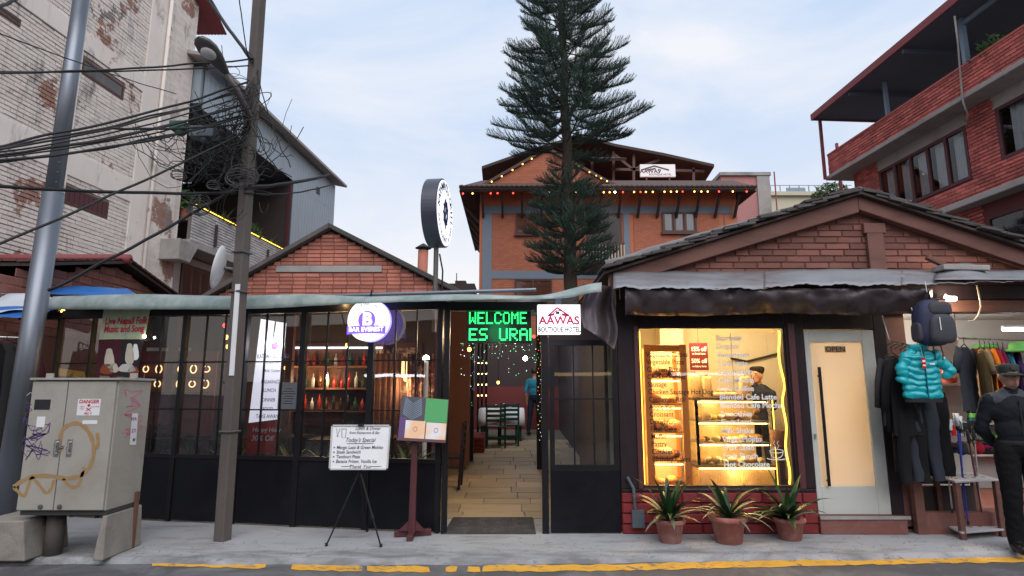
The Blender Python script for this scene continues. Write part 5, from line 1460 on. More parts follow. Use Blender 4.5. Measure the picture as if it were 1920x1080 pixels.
def rope(mb, q, d, l, g):
    """a curving shoot clothed in short needles: thin blades round a curved core"""
    n_ = max(3, int(l/.045)); p = q.copy(); dirn = d.copy()
    s = dirn.cross(Vector((0,0,1)))
    if s.length < .05: s = Vector((1,0,0))
    s.normalize(); u_ = s.cross(dirn)
    for i in range(n_):
        dirn = (dirn + Vector((0,0,.05))).normalized()
        nx = p + dirn*(l/n_)
        a = g.uniform(0, 6.28)
        for k in range(3):
            aa = a + k*2.1; o_ = (s*math.cos(aa) + u_*math.sin(aa)); r_ = .068*(1-.4*i/n_)
            tip = p + o_*r_ + dirn*.075
            w = (o_.cross(dirn))*.009
            b = len(mb.v); mb.v += [p - w, p + w, tip]; mb.f.append([b, b+1, b+2]); mb.m.append(0)
        p = nx
pine()
# ================================================================ shared builders
def point_lamp(name, loc, energy, col, r=.05):
    l = bpy.data.lights.new(name, 'POINT'); l.energy = energy; l.color = col; l.shadow_soft_size = r
    return l
def bulb(px=None, p=None, label='', mat='bulb_warm', r=.028, energy=4.0, col=(1,.62,.25), drop=.08, group='warm bulbs along the canopy', name='light_bulb'):
    t = thing(name, label, 'light bulb', p, group)
    b = MB(); b.ball(p, r, 12, 8, sc=(1,1,1.1)); b.build('bulb', mat, t, smooth=True)
    b = MB(); b.tube([p+Vector((0,0,r*.9)), p+Vector((0,0,r*.9+.035))], .014, 8); b.build('socket', 'black_steel', t)
    b = MB(); b.tube([p+Vector((0,0,r*.9+.035)), p+Vector((0,0,r*.9+.035+drop))], .004, 5); b.build('wire', 'cable_black', t)
    if energy:
        l = point_lamp('lamp', p, energy, col, r*1.2); o = bpy.data.objects.new('lamp', l); COL.objects.link(o); o.parent = t; o.location = (0, 0, -r*1.3)
    return t
def copy_tree(src, parent=None):
    c = src.copy(); COL.objects.link(c); c.parent = parent
    for ch in list(src.children): copy_tree(ch, c)
    return c

# ================================================================ dining yard behind the glass
dy = thing('dining_hall', 'dim dining hall of dark timber and red walls behind the glass front', 'building', (-2, 11, 0))
def dbox(name, mat, *a): 
    b = MB(); b.box(*a); return b.build(name, mat, dy)
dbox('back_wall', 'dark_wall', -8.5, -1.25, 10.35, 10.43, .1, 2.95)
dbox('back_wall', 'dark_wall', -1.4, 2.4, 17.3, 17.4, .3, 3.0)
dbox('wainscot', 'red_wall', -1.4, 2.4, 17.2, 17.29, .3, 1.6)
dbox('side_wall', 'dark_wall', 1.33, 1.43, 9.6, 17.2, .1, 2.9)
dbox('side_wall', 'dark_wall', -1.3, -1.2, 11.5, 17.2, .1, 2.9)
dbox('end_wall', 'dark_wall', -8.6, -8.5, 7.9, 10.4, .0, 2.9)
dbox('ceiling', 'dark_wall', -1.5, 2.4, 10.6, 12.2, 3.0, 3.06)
for x, y in ((-5.2,9.2),(-3.4,9.2),(-1.15,9.4)):
    dbox('post', 'maroon_wood', x-.05, x+.05, y-.05, y+.05, 0.02, 2.85)
for i, x in enumerate((-7.2,-5.9,-4.6,-3.3,-2.0)):   # framed panels on the back wall
    dbox('wall_panel', 'maroon_wood', x-.45, x+.45, 10.31, 10.345, .9, 2.3)
    b = MB(); b.box(x-.38, x+.38, 10.30, 10.308, .98, 2.22); b.build('panel_inset', ['red_wall','pale_wall','hotel_frame','brown_wood','poster_photo'][i], dy)
# entrance columns and low red brick planter seen through the doorway
p = GF(877, 868); pc = thing('entrance_column', 'black column wrapped in coloured fairy lights inside the doorway', 'column', p)
wpx = 16/FPX*p.y
b = MB(); b.box(p.x-wpx/2-.04, p.x+wpx/2+.04, p.y-.12, p.y+.12, p.z-.0, p.z+.03); b.build('base_plate', 'concrete_block', pc, bevel=.01)
b = MB(); b.box(p.x-wpx/2-.02, p.x+wpx/2+.02, p.y-.08, p.y+.08, p.z+.031, 2.85); b.build('shaft', 'black_steel', pc, bevel=.01)
g = random.Random(5)
for i in range(34):
    z = p.z + 1.0 + i*.05; b = MB(); b.ball((p.x + .08*math.sin(i*1.1), p.y-.095, z), .004 if i % 4 else .006, 6, 4)
    b.build('fairy_light', g.choice(['bulb_blue','fairy_white','bulb_mint','bulb_blue','bulb_gold']), pc)
pc['label'] = 'black column wrapped in coloured fairy lights inside the doorway'
p2 = GF(1012, 880); pc2 = thing('entrance_column', 'thin black column with a line of coloured fairy lights behind the right jamb', 'column', p2)
b = MB(); b.box(p2.x-.05, p2.x+.05, p2.y-.05, p2.y+.05, p2.z, 2.85); b.build('shaft', 'black_steel', pc2, bevel=.008)
for i in range(30):
    z = p2.z + .5 + i*.065; b = MB(); b.ball((p2.x + .03*math.sin(i*1.3), p2.y-.062, z), .0045, 6, 4)
    b.build('fairy_light', g.choice(['bulb_red','fairy_white','bulb_gold','bulb_blue','bulb_mint']), pc2)
# red planter
q0 = GF(835, 850); q1 = GF(908, 848); pt = thing('brick_planter', 'low red brick planter beside the column inside the doorway', 'planter', q0)
FP = Fr(q0[:2], (q1.x, q0.y)); hp = .32
b = MB(); b.fbox(FP, -.3, FP.len-.0, q0.z-.02, q0.z+hp, -1.6, -.012); b.build('core', 'cafe_mortar', pt)
lay(pt, FP, [(c0, c1, z0+q0.z, z1+q0.z) for c0, c1, z0, z1 in courses(0, hp, .08, .23, .01, lambda z: [(-.3, FP.len)], seed=2)], 'red_planter', -.011, .014, 'brick', 300, .003)
# fairy light curtain rising inside the doorway, upper part
fl = thing('fairy_light_curtain', 'curtain of tiny white and green fairy lights hanging inside the doorway', 'fairy lights', (0, 8.2, 2.4))
for i in range(64):
    px = g.uniform(862, 1008); py = g.uniform(640, 705)*1.0 if i % 3 else g.uniform(640, 672); b = MB(); p = P(px, py, 8.3 + g.uniform(-.2,.4)); b.ball(p, g.uniform(.003,.0055), 6, 4)
    b.build('fairy_light', g.choice(['bulb_mint','fairy_white','bulb_mint','fairy_white']), fl)
for i in range(20):
    px = 866 + i*7.2; b = MB(); b.tube([P(px, 636, 8.35), P(px + g.uniform(-2,2), g.uniform(655, 700), 8.35)], .002, 3); b.build('wire', 'cable_black', fl)
# bamboo-like posts with bulbs behind the planter
for i, px in enumerate((896, 903, 911)):
    p = GF(px, 815); t = thing('slim_post', ['slim dark post left of the pair behind the planter','middle slim dark post behind the planter','slim dark post nearest the green chairs'][i], 'post', p, 'slim posts behind the planter')
    b = MB(); b.tube([p, p+Vector((0,0,2.6))], .028, 8); b.build('shaft', 'black_steel', t)
    for k in range(4):
        b = MB(); b.ball(p + Vector((0,-.04,1.0+.28*k)), .014, 6, 4); b.build('fairy_light', 'bulb_warm', t)
# chairs and tables
def make_chair(label, loc, rz, group='green chairs around the cloth covered table', mat='green_chair'):
    t = thing('chair', label, 'chair', loc, group)
    M = Matrix.Rotation(rz, 3, 'Z')
    def part(nm, f):
        b = MB(); f(b); b.v = [M @ v for v in b.v]; o = b.build(nm, mat, t, world=False, bevel=.004); return o
    for sx in (-1, 1):
        part('leg', lambda b: b.box(sx*.2-.02, sx*.2+.02, .16, .2, 0, .43))
        part('leg', lambda b: b.beam((sx*.2, -.2, 0), (sx*.2, -.26, .95), .04, .04, up=(1,0,0)))
    part('seat', lambda b: b.box(-.23, .23, -.22, .23, .431, .465))
    for k in range(4): part('back_slat', lambda b: b.box(-.18, .18, -.255-.008*k, -.235-.008*k, .56+.1*k, .62+.1*k))
    part('stretcher', lambda b: b.box(-.18, .18, -.215, -.195, .2, .24))
    part('stretcher', lambda b: b.box(-.18, .18, .17, .19, .15, .19))
    return t
def make_table(label, loc, w, d, cloth=True, group=None):
    t = thing('dining_table', label, 'table', loc, group)
    for sx in (-1, 1):
        for sy in (-1, 1):
            b = MB(); b.box(sx*(w/2-.08)-.03, sx*(w/2-.08)+.03, sy*(d/2-.08)-.03, sy*(d/2-.08)+.03, 0, .71); b.build('leg', 'green_chair' if cloth else 'dark_wood', t, world=False)
    b = MB(); b.box(-w/2, w/2, -d/2, d/2, .711, .74); b.build('table_top', 'dark_wood', t, world=False)
    if cloth:
        rows_ = []; n_ = 40
        for k, (off, z) in enumerate(((0,.746),(.0,.745),(.02,.738),(.04,.62),(.055,.44))):
            r_ = []
            for i in range(n_+1):
                a = 2*math.pi*i/n_; cx, cy = math.cos(a), math.sin(a); m_ = max(abs(cx), abs(cy)); ex, ey = cx/m_*(w/2), cy/m_*(d/2)
                f = 1 + off; wv = .02*math.sin(i*2.1)*(k/4); zz = z - (.1*(abs(cx*cy)*2)**3 if k >= 3 else 0)
                r_.append(Vector((ex*(f if k else .02) + cx*wv, ey*(f if k else .02) + cy*wv, zz)))
            rows_.append(r_)
        b = MB(); b.grid(rows_); o = b.build('tablecloth', 'table_cloth', None, smooth=True, solid=.003); o.location = loc; tag(o, 'white cloth draped over ' + label.replace('dining table','table'), 'tablecloth')
    return t
tp = GF(941, 824)
make_table('square dining table standing seen through the doorway', tp, 1.05, .9)
for i, (px, py, rz, lb) in enumerate(((930,839,0.0,'dark green chair turned its back to the street, nearest the doorway'),(953,835,.12,'dark green chair half hidden right of the nearest green chair'),(930,805,math.pi,'dark green chair on the far side of the white clothed table'))):
    make_chair(lb, GF(px, py), rz)
for i, (dx, dy_, h) in enumerate(((-.15,-.1,.09),(.05,-.15,.12),(.2,.05,.08))):
    b = MB(); c = tp + Vector((dx, dy_, .748)); b.lathe(c, [(.03,0),(.035,h*.5),(.018,h*.8),(.022,h)], 10); o = b.build('glass_tumbler', 'plastic_clear', None, smooth=True); tag(o, ['small glass at the left of the white clothed table','tall glass in front on the white clothed table','small glass at the right of the white clothed table'][i], 'glass')
t2 = GF(985, 800); make_table('dark bare dining table behind the white clothed one', t2, .8, .7, False)
# tables behind the glass front
for i, (px, Y) in enumerate(((180,9.0),(300,9.2),(420,9.1),(520,9.3),(640,9.0),(760,9.2))):
    c = Vector((P(px, 850, Y).x, Y, FZ(Y)+.006))
    make_table(['dark bare table behind the glass at the electric cabinet','dark table behind the glass below the music poster','dark table behind the glass by the concrete pole','dark table behind the tall white banner','dark table behind the whiteboard','dark table behind the menu stand'][i], c, .8, .7, False, 'dark tables behind the glass front')
    for k, sgn in enumerate((-1, 1)):
        nm = ['cabinet','music poster','concrete pole','white banner','whiteboard','menu stand'][i]
        make_chair('dark wooden chair on the %s side of the table behind the %s' % (('left','right')[k], nm), c + Vector((sgn*.62, 0, 0)), sgn*math.pi/2, 'dark chairs behind the glass front', 'dark_wood')
# plants standing along the inside of the glass
for i, px in enumerate((292, 372, 490, 560, 640, 728)):
    s_ = FA.px(px, 840)[0]; c = FA.w(s_, .0, -.66)
    t = thing('glass_side_plant', ['dark plant behind the glass right of the electric cabinet','leafy plant behind the glass left of the concrete pole','spiky plant below the tall white banner','spiky plant behind the glass between banner and whiteboard','long leaved plant behind the whiteboard','long leaved plant behind the menu stand'][i], 'plant', c, 'potted plants along the inside of the glass')
    b = MB(); b.lathe(c, [(.11,.0),(.16,.5),(.17,.52),(.13,.52)], 14); b.build('pot', 'cloth_char', t, smooth=True)
    spiky(c + Vector((0,0,.5)), 22, .5, 60+i, 'leaf_green', .022, .7).build('leaves', ['leaf_dark','leaf_green','leaf_green','leaf_pale','leaf_pale','leaf_green'][i], t)
# bulbs under the canopy and in the hall
for i, (px, py, d, m_, e) in enumerate(((492,573,-.05,'bulb_gold',5),(805,572,-.05,'bulb_warm',6),(672,570,.08,'bulb_white',3),(640,563,.1,'bulb_gold',2),(118,584,.02,'bulb_gold',1))):
    s_, z_ = FA.px(px, py, d); bulb(p=FA.w(s_, z_, d), label=['gold bulb above the tall white banner','warm bulb above the menu stand','white bulb just left of the round lit sign','small gold bulb left of the round lit sign','small lamp at the left end of the canopy'][i], mat=m_, energy=e, r=.026)
for i, (px, py, Y, m_, e) in enumerate(((651,647,9.3,'bulb_gold',22),(760,710,9.9,'bulb_gold',14),(536,690,9.8,'bulb_gold',9),(880,655,8.9,'bulb_gold',4),(934,717,12.5,'bulb_gold',4),(612,706,9.9,'bulb_white',9),(422,610,8.2,'bulb_red',.5),(424,632,8.2,'bulb_gold',.6),(428,650,8.2,'bulb_gold',.6),(838,728,9.7,'bulb_gold',3))):
    bulb(p=P(px,py,Y), label=['gold bulb hanging behind the glass below the round lit sign','gold bulb glowing behind the menu stand','dim gold bulb beside the white banner','yellow bulb inside the doorway at the top of the column','small gold flame-like bulb deep inside the doorway','white bulb in the hall between banner and whiteboard','red bulb right behind the concrete pole','upper gold bulb right behind the concrete pole','lower gold bulb right behind the concrete pole','gold bulb at the left edge of the doorway'][i], mat=m_, energy=e, r=.03, drop=.5, group='bulbs inside the hall')
q = P(985, 672, 13.2); t = thing('yard_lamp', 'white lamp hanging over the yard behind the doorway', 'lamp', q); b = MB(); b.ball(q, .05, 10, 8); b.build('bulb', 'bulb_white', t); b = MB(); b.tube([q, q+Vector((0,0,.6))], .006, 5); b.build('wire', 'cable_black', t)
o = bpy.data.objects.new('lamp', point_lamp('lamp', q, 20, (.86,.92,1.0), .06)); COL.objects.link(o); o.parent = t; o.location = (0,0,-.08)
q = P(930, 615, 8.0); t = thing('porch_lamp', 'warm lamp above the stone floor just inside the doorway', 'lamp', q); b = MB(); b.ball(q, .04, 10, 8); b.build('bulb', 'bulb_warm', t); b = MB(); b.tube([q, q+Vector((0,0,.4))], .006, 5); b.build('wire', 'cable_black', t)
o = bpy.data.objects.new('lamp', point_lamp('lamp', q, 28, (1,.7,.4), .06)); COL.objects.link(o); o.parent = t; o.location = (0,0,-.07)
# carved lit lantern panel and striped curtains in the hall
q = P(752, 692, 10.1); t = thing('lattice_lantern', 'glowing gold lattice lantern on the hall wall behind the menu stand', 'lantern', q)
b = MB(); b.box(q.x-.19, q.x+.19, 10.1, 10.16, q.z-.13, q.z+.13); b.build('glow', 'jewel_gold', t)
for k in range(5):
    b = MB(); b.box(q.x-.19+.085*k, q.x-.17+.085*k, 10.06, 10.09, q.z-.14, q.z+.14); b.build('slat', 'dark_wood', t)
for i, px in enumerate((722, 790)):
    q = P(px, 760, 10.0); rows_ = [[], []]
    for k in range(30):
        a = k/29; rows_[0].append((q.x-.25+.5*a, 10.0+.03*math.sin(k*1.2), .3)); rows_[1].append((q.x-.25+.5*a, 10.0+.03*math.sin(k*1.2), 2.1))
    b = MB(); b.grid(rows_); o = b.build('hall_curtain', ['brown_wood','poster_photo'][i], None, smooth=True, solid=.004); tag(o, ['brown curtain in the hall left of the white lamp column','patterned curtain in the hall right of the white lamp column'][i], 'curtain')
q = P(799, 700, 8.4); t = thing('lamp_column', 'tall thin white lit column lamp behind the glass above the menu stand', 'lamp', (q.x, 8.4, 0))
b = MB(); b.tube([(q.x,8.4,.05),(q.x,8.4,P(799,676,8.4).z)], .03, 8); b.build('shaft', 'white_plastic', t)
b = MB(); b.ball(P(799,672,8.4), .045, 10, 8); b.build('bulb', 'bulb_white', t)
# window frames with dim light in the hall back wall, shelf of bottles
q = P(630, 705, 10.2); t = thing('back_bar', 'dim back bar shelf with rows of bottles in the hall', 'shelf', (q.x, 10.15, 0))
for k in range(3):
    b = MB(); b.box(q.x-.8, q.x+.8, 10.05, 10.29, 1.15+.36*k, 1.18+.36*k); b.build('shelf_board', 'brown_wood', t)
for sx in (-.82, .8):
    b = MB(); b.box(q.x+sx, q.x+sx+.02, 10.05, 10.29, .8, 2.3); b.build('side', 'brown_wood', t)
b = MB(); b.box(q.x-.78, q.x+.78, 10.26, 10.275, 2.2, 2.23); b.build('shelf_light', 'fairy_white', t)
g2 = random.Random(9)
for k in range(3):
    for j in range(13):
        x = q.x-.72+j*.12; z = 1.181+.36*k; h = g2.uniform(.16,.27); b = MB(); b.lathe((x, 10.14, z), [(.03,0),(.032,h*.6),(.012,h*.75),(.012,h)], 8)
        o = b.build('bottle', g2.choice(['bottle_red','box_green','copper','plastic_clear','choc','screen_dark']), None, smooth=True); tag(o, '%s bottle on the %s shelf of the dim back bar' % (('first','second','third','fourth','fifth','sixth','seventh','eighth','ninth','tenth','eleventh','twelfth','thirteenth')[j], ('lowest','middle','top')[k]), 'bottle', 'bottles on the back bar shelf')
# reflections of necklaces in the glass, modelled as glowing rings behind it
for i, (px, n_) in enumerate(((297,3),(362,3))):
    q = P(px, 700, 9.3); t = thing('necklace_display', ['lit necklace display right of the electric cabinet','lit necklace display left of the concrete pole'][i], 'display', (q.x, 9.3, .1))
    b = MB(); b.box(q.x-.32, q.x+.32, 9.36, 9.4, .1, 2.1); b.build('back_board', 'red_wall', t)
    for r_ in range(2):
        b = MB(); b.box(q.x-.31, q.x+.31, 9.2, 9.35, P(px, 706+28*r_, 9.3).z-.03, P(px, 706+28*r_, 9.3).z-.012); b.build('shelf', 'dark_wood', t)
        for k in range(n_):
            c = Vector((q.x-.2+.2*k, 9.3, P(px, 692+28*r_, 9.3).z+ (.0))); b = MB()
            b.tube([c + Vector((.05*math.cos(a)*(.8+.25*((k*7+r_*3)%3)/2), 0, (.046+.016*((k+r_)%2))*math.sin(a))) for a in [math.pi*.62+1.76*math.pi*j/14 for j in range(15)]], .009, 6, cap=False); b.build('necklace', 'jewel_gold', t, smooth=True)

# ================================================================ signs
# round lit bar sign
s_, z_ = FA.px(688, 600, .3); c = FA.w(s_, z_, .3); Rr = 40/FPX*c.y*.985
sg = thing('round_bar_sign', 'round white and violet lit bar sign hanging on the glass front', 'sign', c)
nrm = FA.n; U = FA.u; UP = Vector((0,0,1))
Msg = Matrix((U, UP, nrm)).transposed()
def disc(r, d0, d1, n_=48): 
    b = MB(); b.lathe(c, [(r*.98, d0), (r, d0+.004), (r, d1-.004), (r*.985, d1)], n_, M=Msg); return b
disc(Rr, -.1, .0).build('case', 'sign_white', sg, smooth=False)
o = disc(Rr*1.02, -.14, -.11); o.build('halo_ring', 'sign_blue_glow', sg)
def annulus(r0, r1, d, mat, nm, n_=48, a0=0, a1=2*math.pi, cx=0, cz=0):
    b = MB(); r_in = []; r_out = []
    for i in range(n_+1):
        a = a0+(a1-a0)*i/n_; e = U*math.cos(a)+UP*math.sin(a); o_ = c + U*cx + UP*cz + nrm*d
        r_in.append(o_+e*r0); r_out.append(o_+e*r1)
    b.grid([r_out, r_in]); return b.build(nm, mat, sg)
annulus(Rr*.58, Rr*.60, .004, 'navy_ink', 'ring'); annulus(.0, Rr*.44, .004, 'sign_violet', 'emblem', cz=.0)
annulus(Rr*.49, Rr*.51, .004, 'sign_violet', 'ring', a0=.6, a1=2.7)
text('lettering', 'B', 'sign_white', sg, c + nrm*.008 + UP*Rr*.0 + U*Rr*.02, U, UP, Rr*.86, 'CENTER', .05)
b = MB(); hb = Rr*.19
pts0 = []; pts1 = []
for i in range(25):
    a = -1+2*i/24; yb = -.50 + .05*(1-a*a); pts0.append(c + U*Rr*a*.98 + UP*Rr*(yb-.0) - UP*hb + nrm*.012); pts1.append(c + U*Rr*a*.98 + UP*Rr*yb + UP*hb + nrm*.012)
b.grid([pts0, pts1]); b.build('ribbon', 'sign_violet', sg)
text('lettering', 'BAR EVEREST', 'sign_white', sg, c + nrm*.016 - UP*Rr*.46, U, UP, Rr*.30, 'CENTER', .035, xs=1.0)
word = 'EAT DRINKS MUSIC'
for i, ch in enumerate(word):
    a = R(158) - R(136)*i/(len(word)-1); e = U*math.cos(a)+UP*math.sin(a)
    if ch != ' ': text('lettering', ch, 'navy_ink', sg, c + e*Rr*.77 + nrm*.005, (U*math.sin(a)-UP*math.cos(a)), e, Rr*.17, 'CENTER', .0)
b = MB(); b.tube([c + UP*Rr*1.0 - nrm*.05, c + UP*(Rr*1.0+.12) - nrm*.1], .01, 6); b.build('bracket', 'black_steel', sg)
l = point_lamp('lamp', c, 5.0, (.32,.25,1.0), .12); o = bpy.data.objects.new('lamp', l); COL.objects.link(o); o.parent = sg; o.location = FA.n*(-.3) + Vector((.0,0,-.0))
# green LED board
YL = 7.0
FL = Fr((0, YL), (1, YL)); s0, s1, z0, z1_ = FL.rect(875, 580, 996, 643)
ls = thing('led_board', 'black LED board with glowing green WELCOME letters over the doorway', 'sign', FL.w((s0+s1)/2, z0, 0))
b = MB(); b.fbox(FL, s0, s1, z0, z1_, -.08, .0); b.build('case', 'screen_dark', ls, bevel=.006)
FONT = {'W':'10001 10001 10001 10101 10101 11011 10001','E':'11111 10000 10000 11110 10000 10000 11111','L':'10000 10000 10000 10000 10000 10000 11111','C':'01110 10001 10000 10000 10000 10001 01110','O':'01110 10001 10001 10001 10001 10001 01110','M':'10001 11011 10101 10101 10001 10001 10001','S':'01111 10000 10000 01110 00001 00001 11110','U':'10001 10001 10001 10001 10001 10001 01110','R':'11110 10001 10001 11110 10100 10010 10001','A':'01110 10001 10001 11111 10001 10001 10001','I':'10000 10000 10000 10000 10000 10000 10000'}
dots = MB(); off = MB()
def led_line(word, x0, x1, zc, hgt):
    n_ = sum((6 if ch != 'I' else 2) if ch != ' ' else 6 for ch in word) - 1; st = (x1-x0)/n_; sv = hgt/7; x = x0
    for ch in word:
        if ch != ' ':
            for r_, line in enumerate(FONT[ch].split()):
                for k, v in enumerate(line):
                    if v == '1': 
                        for sub in (0, 1):
                            for sub2 in (0, 1):
                                cx = x+(k+.25+.5*sub)*st; cz = zc+hgt/2-(r_+.25+.5*sub2)*sv; h_ = min(st, sv)*.2
                                dots.add([FL.w(cx-h_,cz-h_,.004), FL.w(cx+h_,cz-h_,.004), FL.w(cx+h_,cz+h_,.004), FL.w(cx-h_,cz+h_,.004)], [(0,1,2,3)])
        x += st*(6 if ch != 'I' else 2)
zz = z0 + (z1_-z0)*.74; led_line('WELCOME', s0+.03, s1-.05, zz, (z1_-z0)*.36)
zz = z0 + (z1_-z0)*.25; led_line('ES URAI', s0+.03, s1-.0, zz, (z1_-z0)*.36)
dots.build('led_dots', 'led_green', ls, kind='stuff')
l = point_lamp('lamp', (0,0,0), 3.0, (.05,1,.3), .15); o = bpy.data.objects.new('lamp', l); COL.objects.link(o); o.parent = ls; o.location = (0, -.22, .15)
# hotel light box
s0, s1, z0, z1_ = FF.rect(1008, 571, 1089, 626, .25)
hs_ = thing('hotel_lightbox', 'white light box with red house logo beside the doorway', 'sign', FF.w((s0+s1)/2, z0, .25))
b = MB(); b.fbox(FF, s0, s1, z0, z1_, .14, .25); b.build('case', 'sign_hotel', hs_, bevel=.004)
b = MB(); mc = (s0+s1)/2; hh = z1_-z0; rz = z0+hh*.62
def stroke(b, pts, w, d=.256): 
    for a, c_ in zip(pts[:-1], pts[1:]): b.beam(FF.w(*a, d), FF.w(*c_, d), w, .003, up=(0,-1,0))
stroke(b, [(mc-.115, rz+.0), (mc-.02, rz+hh*.27), (mc+.09, rz+.01)], .016); stroke(b, [(mc-.09, rz+.0), (mc-.02, rz+hh*.19), (mc+.03, rz+.05)], .009)
stroke(b, [(mc-.05,rz+.012),(mc-.12,rz+.0)], .02); stroke(b, [(mc+.03,rz+.012),(mc+.11,rz+.0)], .026); b.build('logo', 'crimson_ink', hs_)
b = MB(); stroke(b, [(mc-.035,rz+.03),(mc+.005,rz+.03)], .03, .257); b.build('logo_window', 'navy_ink', hs_)
text('lettering', 'AAWAS', 'crimson_ink', hs_, FF.w(mc, z0+hh*.44, .255), (1,0,0), (0,0,1), .125, 'CENTER', .03)
text('lettering', 'BOUTIQUE HOTEL', 'black_ink', hs_, FF.w(mc, z0+hh*.14, .255), (1,0,0), (0,0,1), .072, 'CENTER', .03, xs=.76)
b = MB(); b.fbox(FF, mc-.03, mc+.03, z1_+.001, z1_+.12, .16, .22); b.build('bracket', 'galvanised', hs_)
l = point_lamp('lamp', (0,0,0), 4.0, (.8,.75,1.0), .15); o = bpy.data.objects.new('lamp', l); COL.objects.link(o); o.parent = hs_; o.location = (0, -.3, .1)
# red beacon beside the led board
q = P(1001, 631, 6.95); b = MB(); b.ball(q, .02, 10, 6); o = b.build('red_indicator', 'bulb_red', None, smooth=True); tag(o, 'small red indicator lamp between the green board and the light box', 'lamp')
# round double-faced pole sign
YS = 8.3; pc_ = P(833, 400, YS)
rs = thing('round_pole_sign', 'round white lit sign in a dark drum case on a pole above the canopy', 'sign', Vector((P(808,552,YS).x, YS, 2.6)))
ax = Vector((math.cos(R(-7)), math.sin(R(-7)), 0)); tu = Vector((-ax.y, ax.x, 0)); tu = -tu if tu.x < 0 else tu   # face normal points right and towards the street
Md = Matrix((tu, UP, ax)).transposed(); Rd = 67/FPX*YS*1.0; th = .215
pc_ = pc_ 
b = MB(); b.lathe(pc_, [(Rd*.985, -th), (Rd, -th+.01), (Rd, 0), (Rd*.97, .008)], 56, M=Md); b.build('drum', 'sign_case', rs, smooth=False)
b = MB(); b.lathe(pc_ + ax*.009, [(Rd*.955, 0), (Rd*.95, .006)], 56, M=Md); b.build('face', 'sign_round', rs)
b = MB(); b.lathe(pc_ - ax*(th+.007), [(Rd*.95, 0), (Rd*.955, .006)], 56, M=Md); b.build('face', 'sign_round', rs)
fc = pc_ + ax*.017; FU = UP.cross(ax).normalized()
for wrd, a0, a1, rr, sz, inv in (('KATHMANDU GRILL', R(172), R(-8), .77, .17, False), ('RESTAURANT & BAR', R(200), R(340), .80, .10, True)):
    for i, ch in enumerate(wrd):
        a = a0+(a1-a0)*i/(len(wrd)-1); e = FU*math.cos(a)+UP*math.sin(a); tdir = (FU*math.sin(a)-UP*math.cos(a))*(-1 if inv else 1); upd = e*(-1 if inv else 1)
        if ch != ' ': text('lettering', ch, 'navy_ink', rs, fc + e*Rd*rr, tdir, upd, Rd*sz*2.0, 'CENTER', .03)
b = MB()
for i in range(9):
    a = 2*math.pi*i/9; b.tube([fc + (FU*math.cos(a)+UP*math.sin(a))*Rd*.18, fc + (FU*math.cos(a+.5)+UP*math.sin(a+.5)*1.3)*Rd*.3], .014, 4)
ringp = [fc + FU*Rd*.2*math.cos(2*math.pi*i/20) + UP*Rd*.34*math.sin(2*math.pi*i/20) for i in range(21)]
b.tube(ringp, .016, 4); b.tube([fc-UP*Rd*.48, fc+UP*Rd*.45], .01, 4); b.tube([fc-FU*Rd*.08-UP*Rd*.12, fc+FU*Rd*.06+UP*Rd*.12], .02, 4); b.build('emblem', 'navy_ink', rs)
pb_ = pc_ - ax*th*.5; b = MB(); b.tube([(pb_.x, pb_.y, 2.3), (pb_.x, pb_.y, pc_.z-Rd*.97)], .035, 10); b.build('pole', 'lamp_metal', rs)
b = MB(); b.tube([(pb_.x+.05, pb_.y, pc_.z-Rd*1.2), (pb_.x+.1, pb_.y, pc_.z-Rd*1.7), (pb_.x+.09, pb_.y, 2.7)], .012, 5); b.build('feed_cable', 'cable_black', rs)
# banner behind the glass
FBn = FA
t = thing('standing_banner', 'tall white and red restaurant banner standing behind the glass', 'banner', FA.w(FA.px(496,850)[0], 0, -.25))
d = -.22
def bq(pts, mat, nm, dd=0.0):
    b = MB(); b.add([FA.w(*FA.px(x, y, d+dd), d+dd) for x, y in pts], [tuple(range(len(pts)))]); return b.build(nm, mat, t, solid=.003)
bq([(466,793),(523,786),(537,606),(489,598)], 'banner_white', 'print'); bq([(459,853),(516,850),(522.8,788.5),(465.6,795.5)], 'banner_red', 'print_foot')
for s_t, py, sz, m_ in (('KATHMANDU GRILL', 668, .075, 'navy_ink'), ('RESTAURANT & BAR', 680, .03, 'navy_ink'), ('Multi Cuisine', 695, .05, 'navy_ink'), ('BREAKFAST', 716, .06, 'navy_ink'), ('LUNCH', 732, .06, 'navy_ink'), ('DINNER', 750, .06, 'navy_ink'), ('FOOD', 767, .06, 'navy_ink'), ('TAKE AWAY', 781, .065, 'black_ink')):
    px = 512 - (py-668)*.1; s2, z2_ = FA.px(px, py, d+.006); text('lettering', s_t, m_, t, FA.w(s2, z2_, d+.006), U, UP, sz, 'CENTER', .01, xs=.62 if py < 690 else .8)
for s_t, px, py, sz in (('Happy Hour', 500, 806, .075), ('30% Off', 492, 822, .09)):
    s2, z2_ = FA.px(px, py, d+.006); text('lettering', s_t, 'white_ink', t, FA.w(s2, z2_, d+.006), U, UP, sz, 'CENTER', .01, shear=.15)
b = MB(); s2, z2_ = FA.px(515, 648, d+.006); cc = FA.w(s2, z2_, d+.008)
b.lathe(cc, [(.05,0),(.045,.003)], 16, M=Matrix((U,UP,nrm)).transposed()); b.tube([cc+UP*.04+U*.03, cc+UP*.09+U*.06], .006, 4); b.tube([cc+UP*.04-U*.03, cc+UP*.09-U*.06], .006, 4); b.tube([cc-UP*.05, cc-UP*.12], .004, 4); b.build('emblem', 'red_ink', t)
s2, z2_ = FA.px(512, 638, -.14); tl_ = thing('spot_lamp', 'bright white spot lamp shining on the tall banner', 'lamp', FA.w(s2, z2_, -.14)); b = MB(); b.ball(FA.w(s2, z2_, -.14), .03, 10, 8); b.build('bulb', 'bulb_white', tl_)
b = MB(); b.tube([FA.w(s2, z2_+.02, -.14), FA.w(s2+.05, 2.42, -.1)], .008, 6); b.build('arm', 'black_steel', tl_)
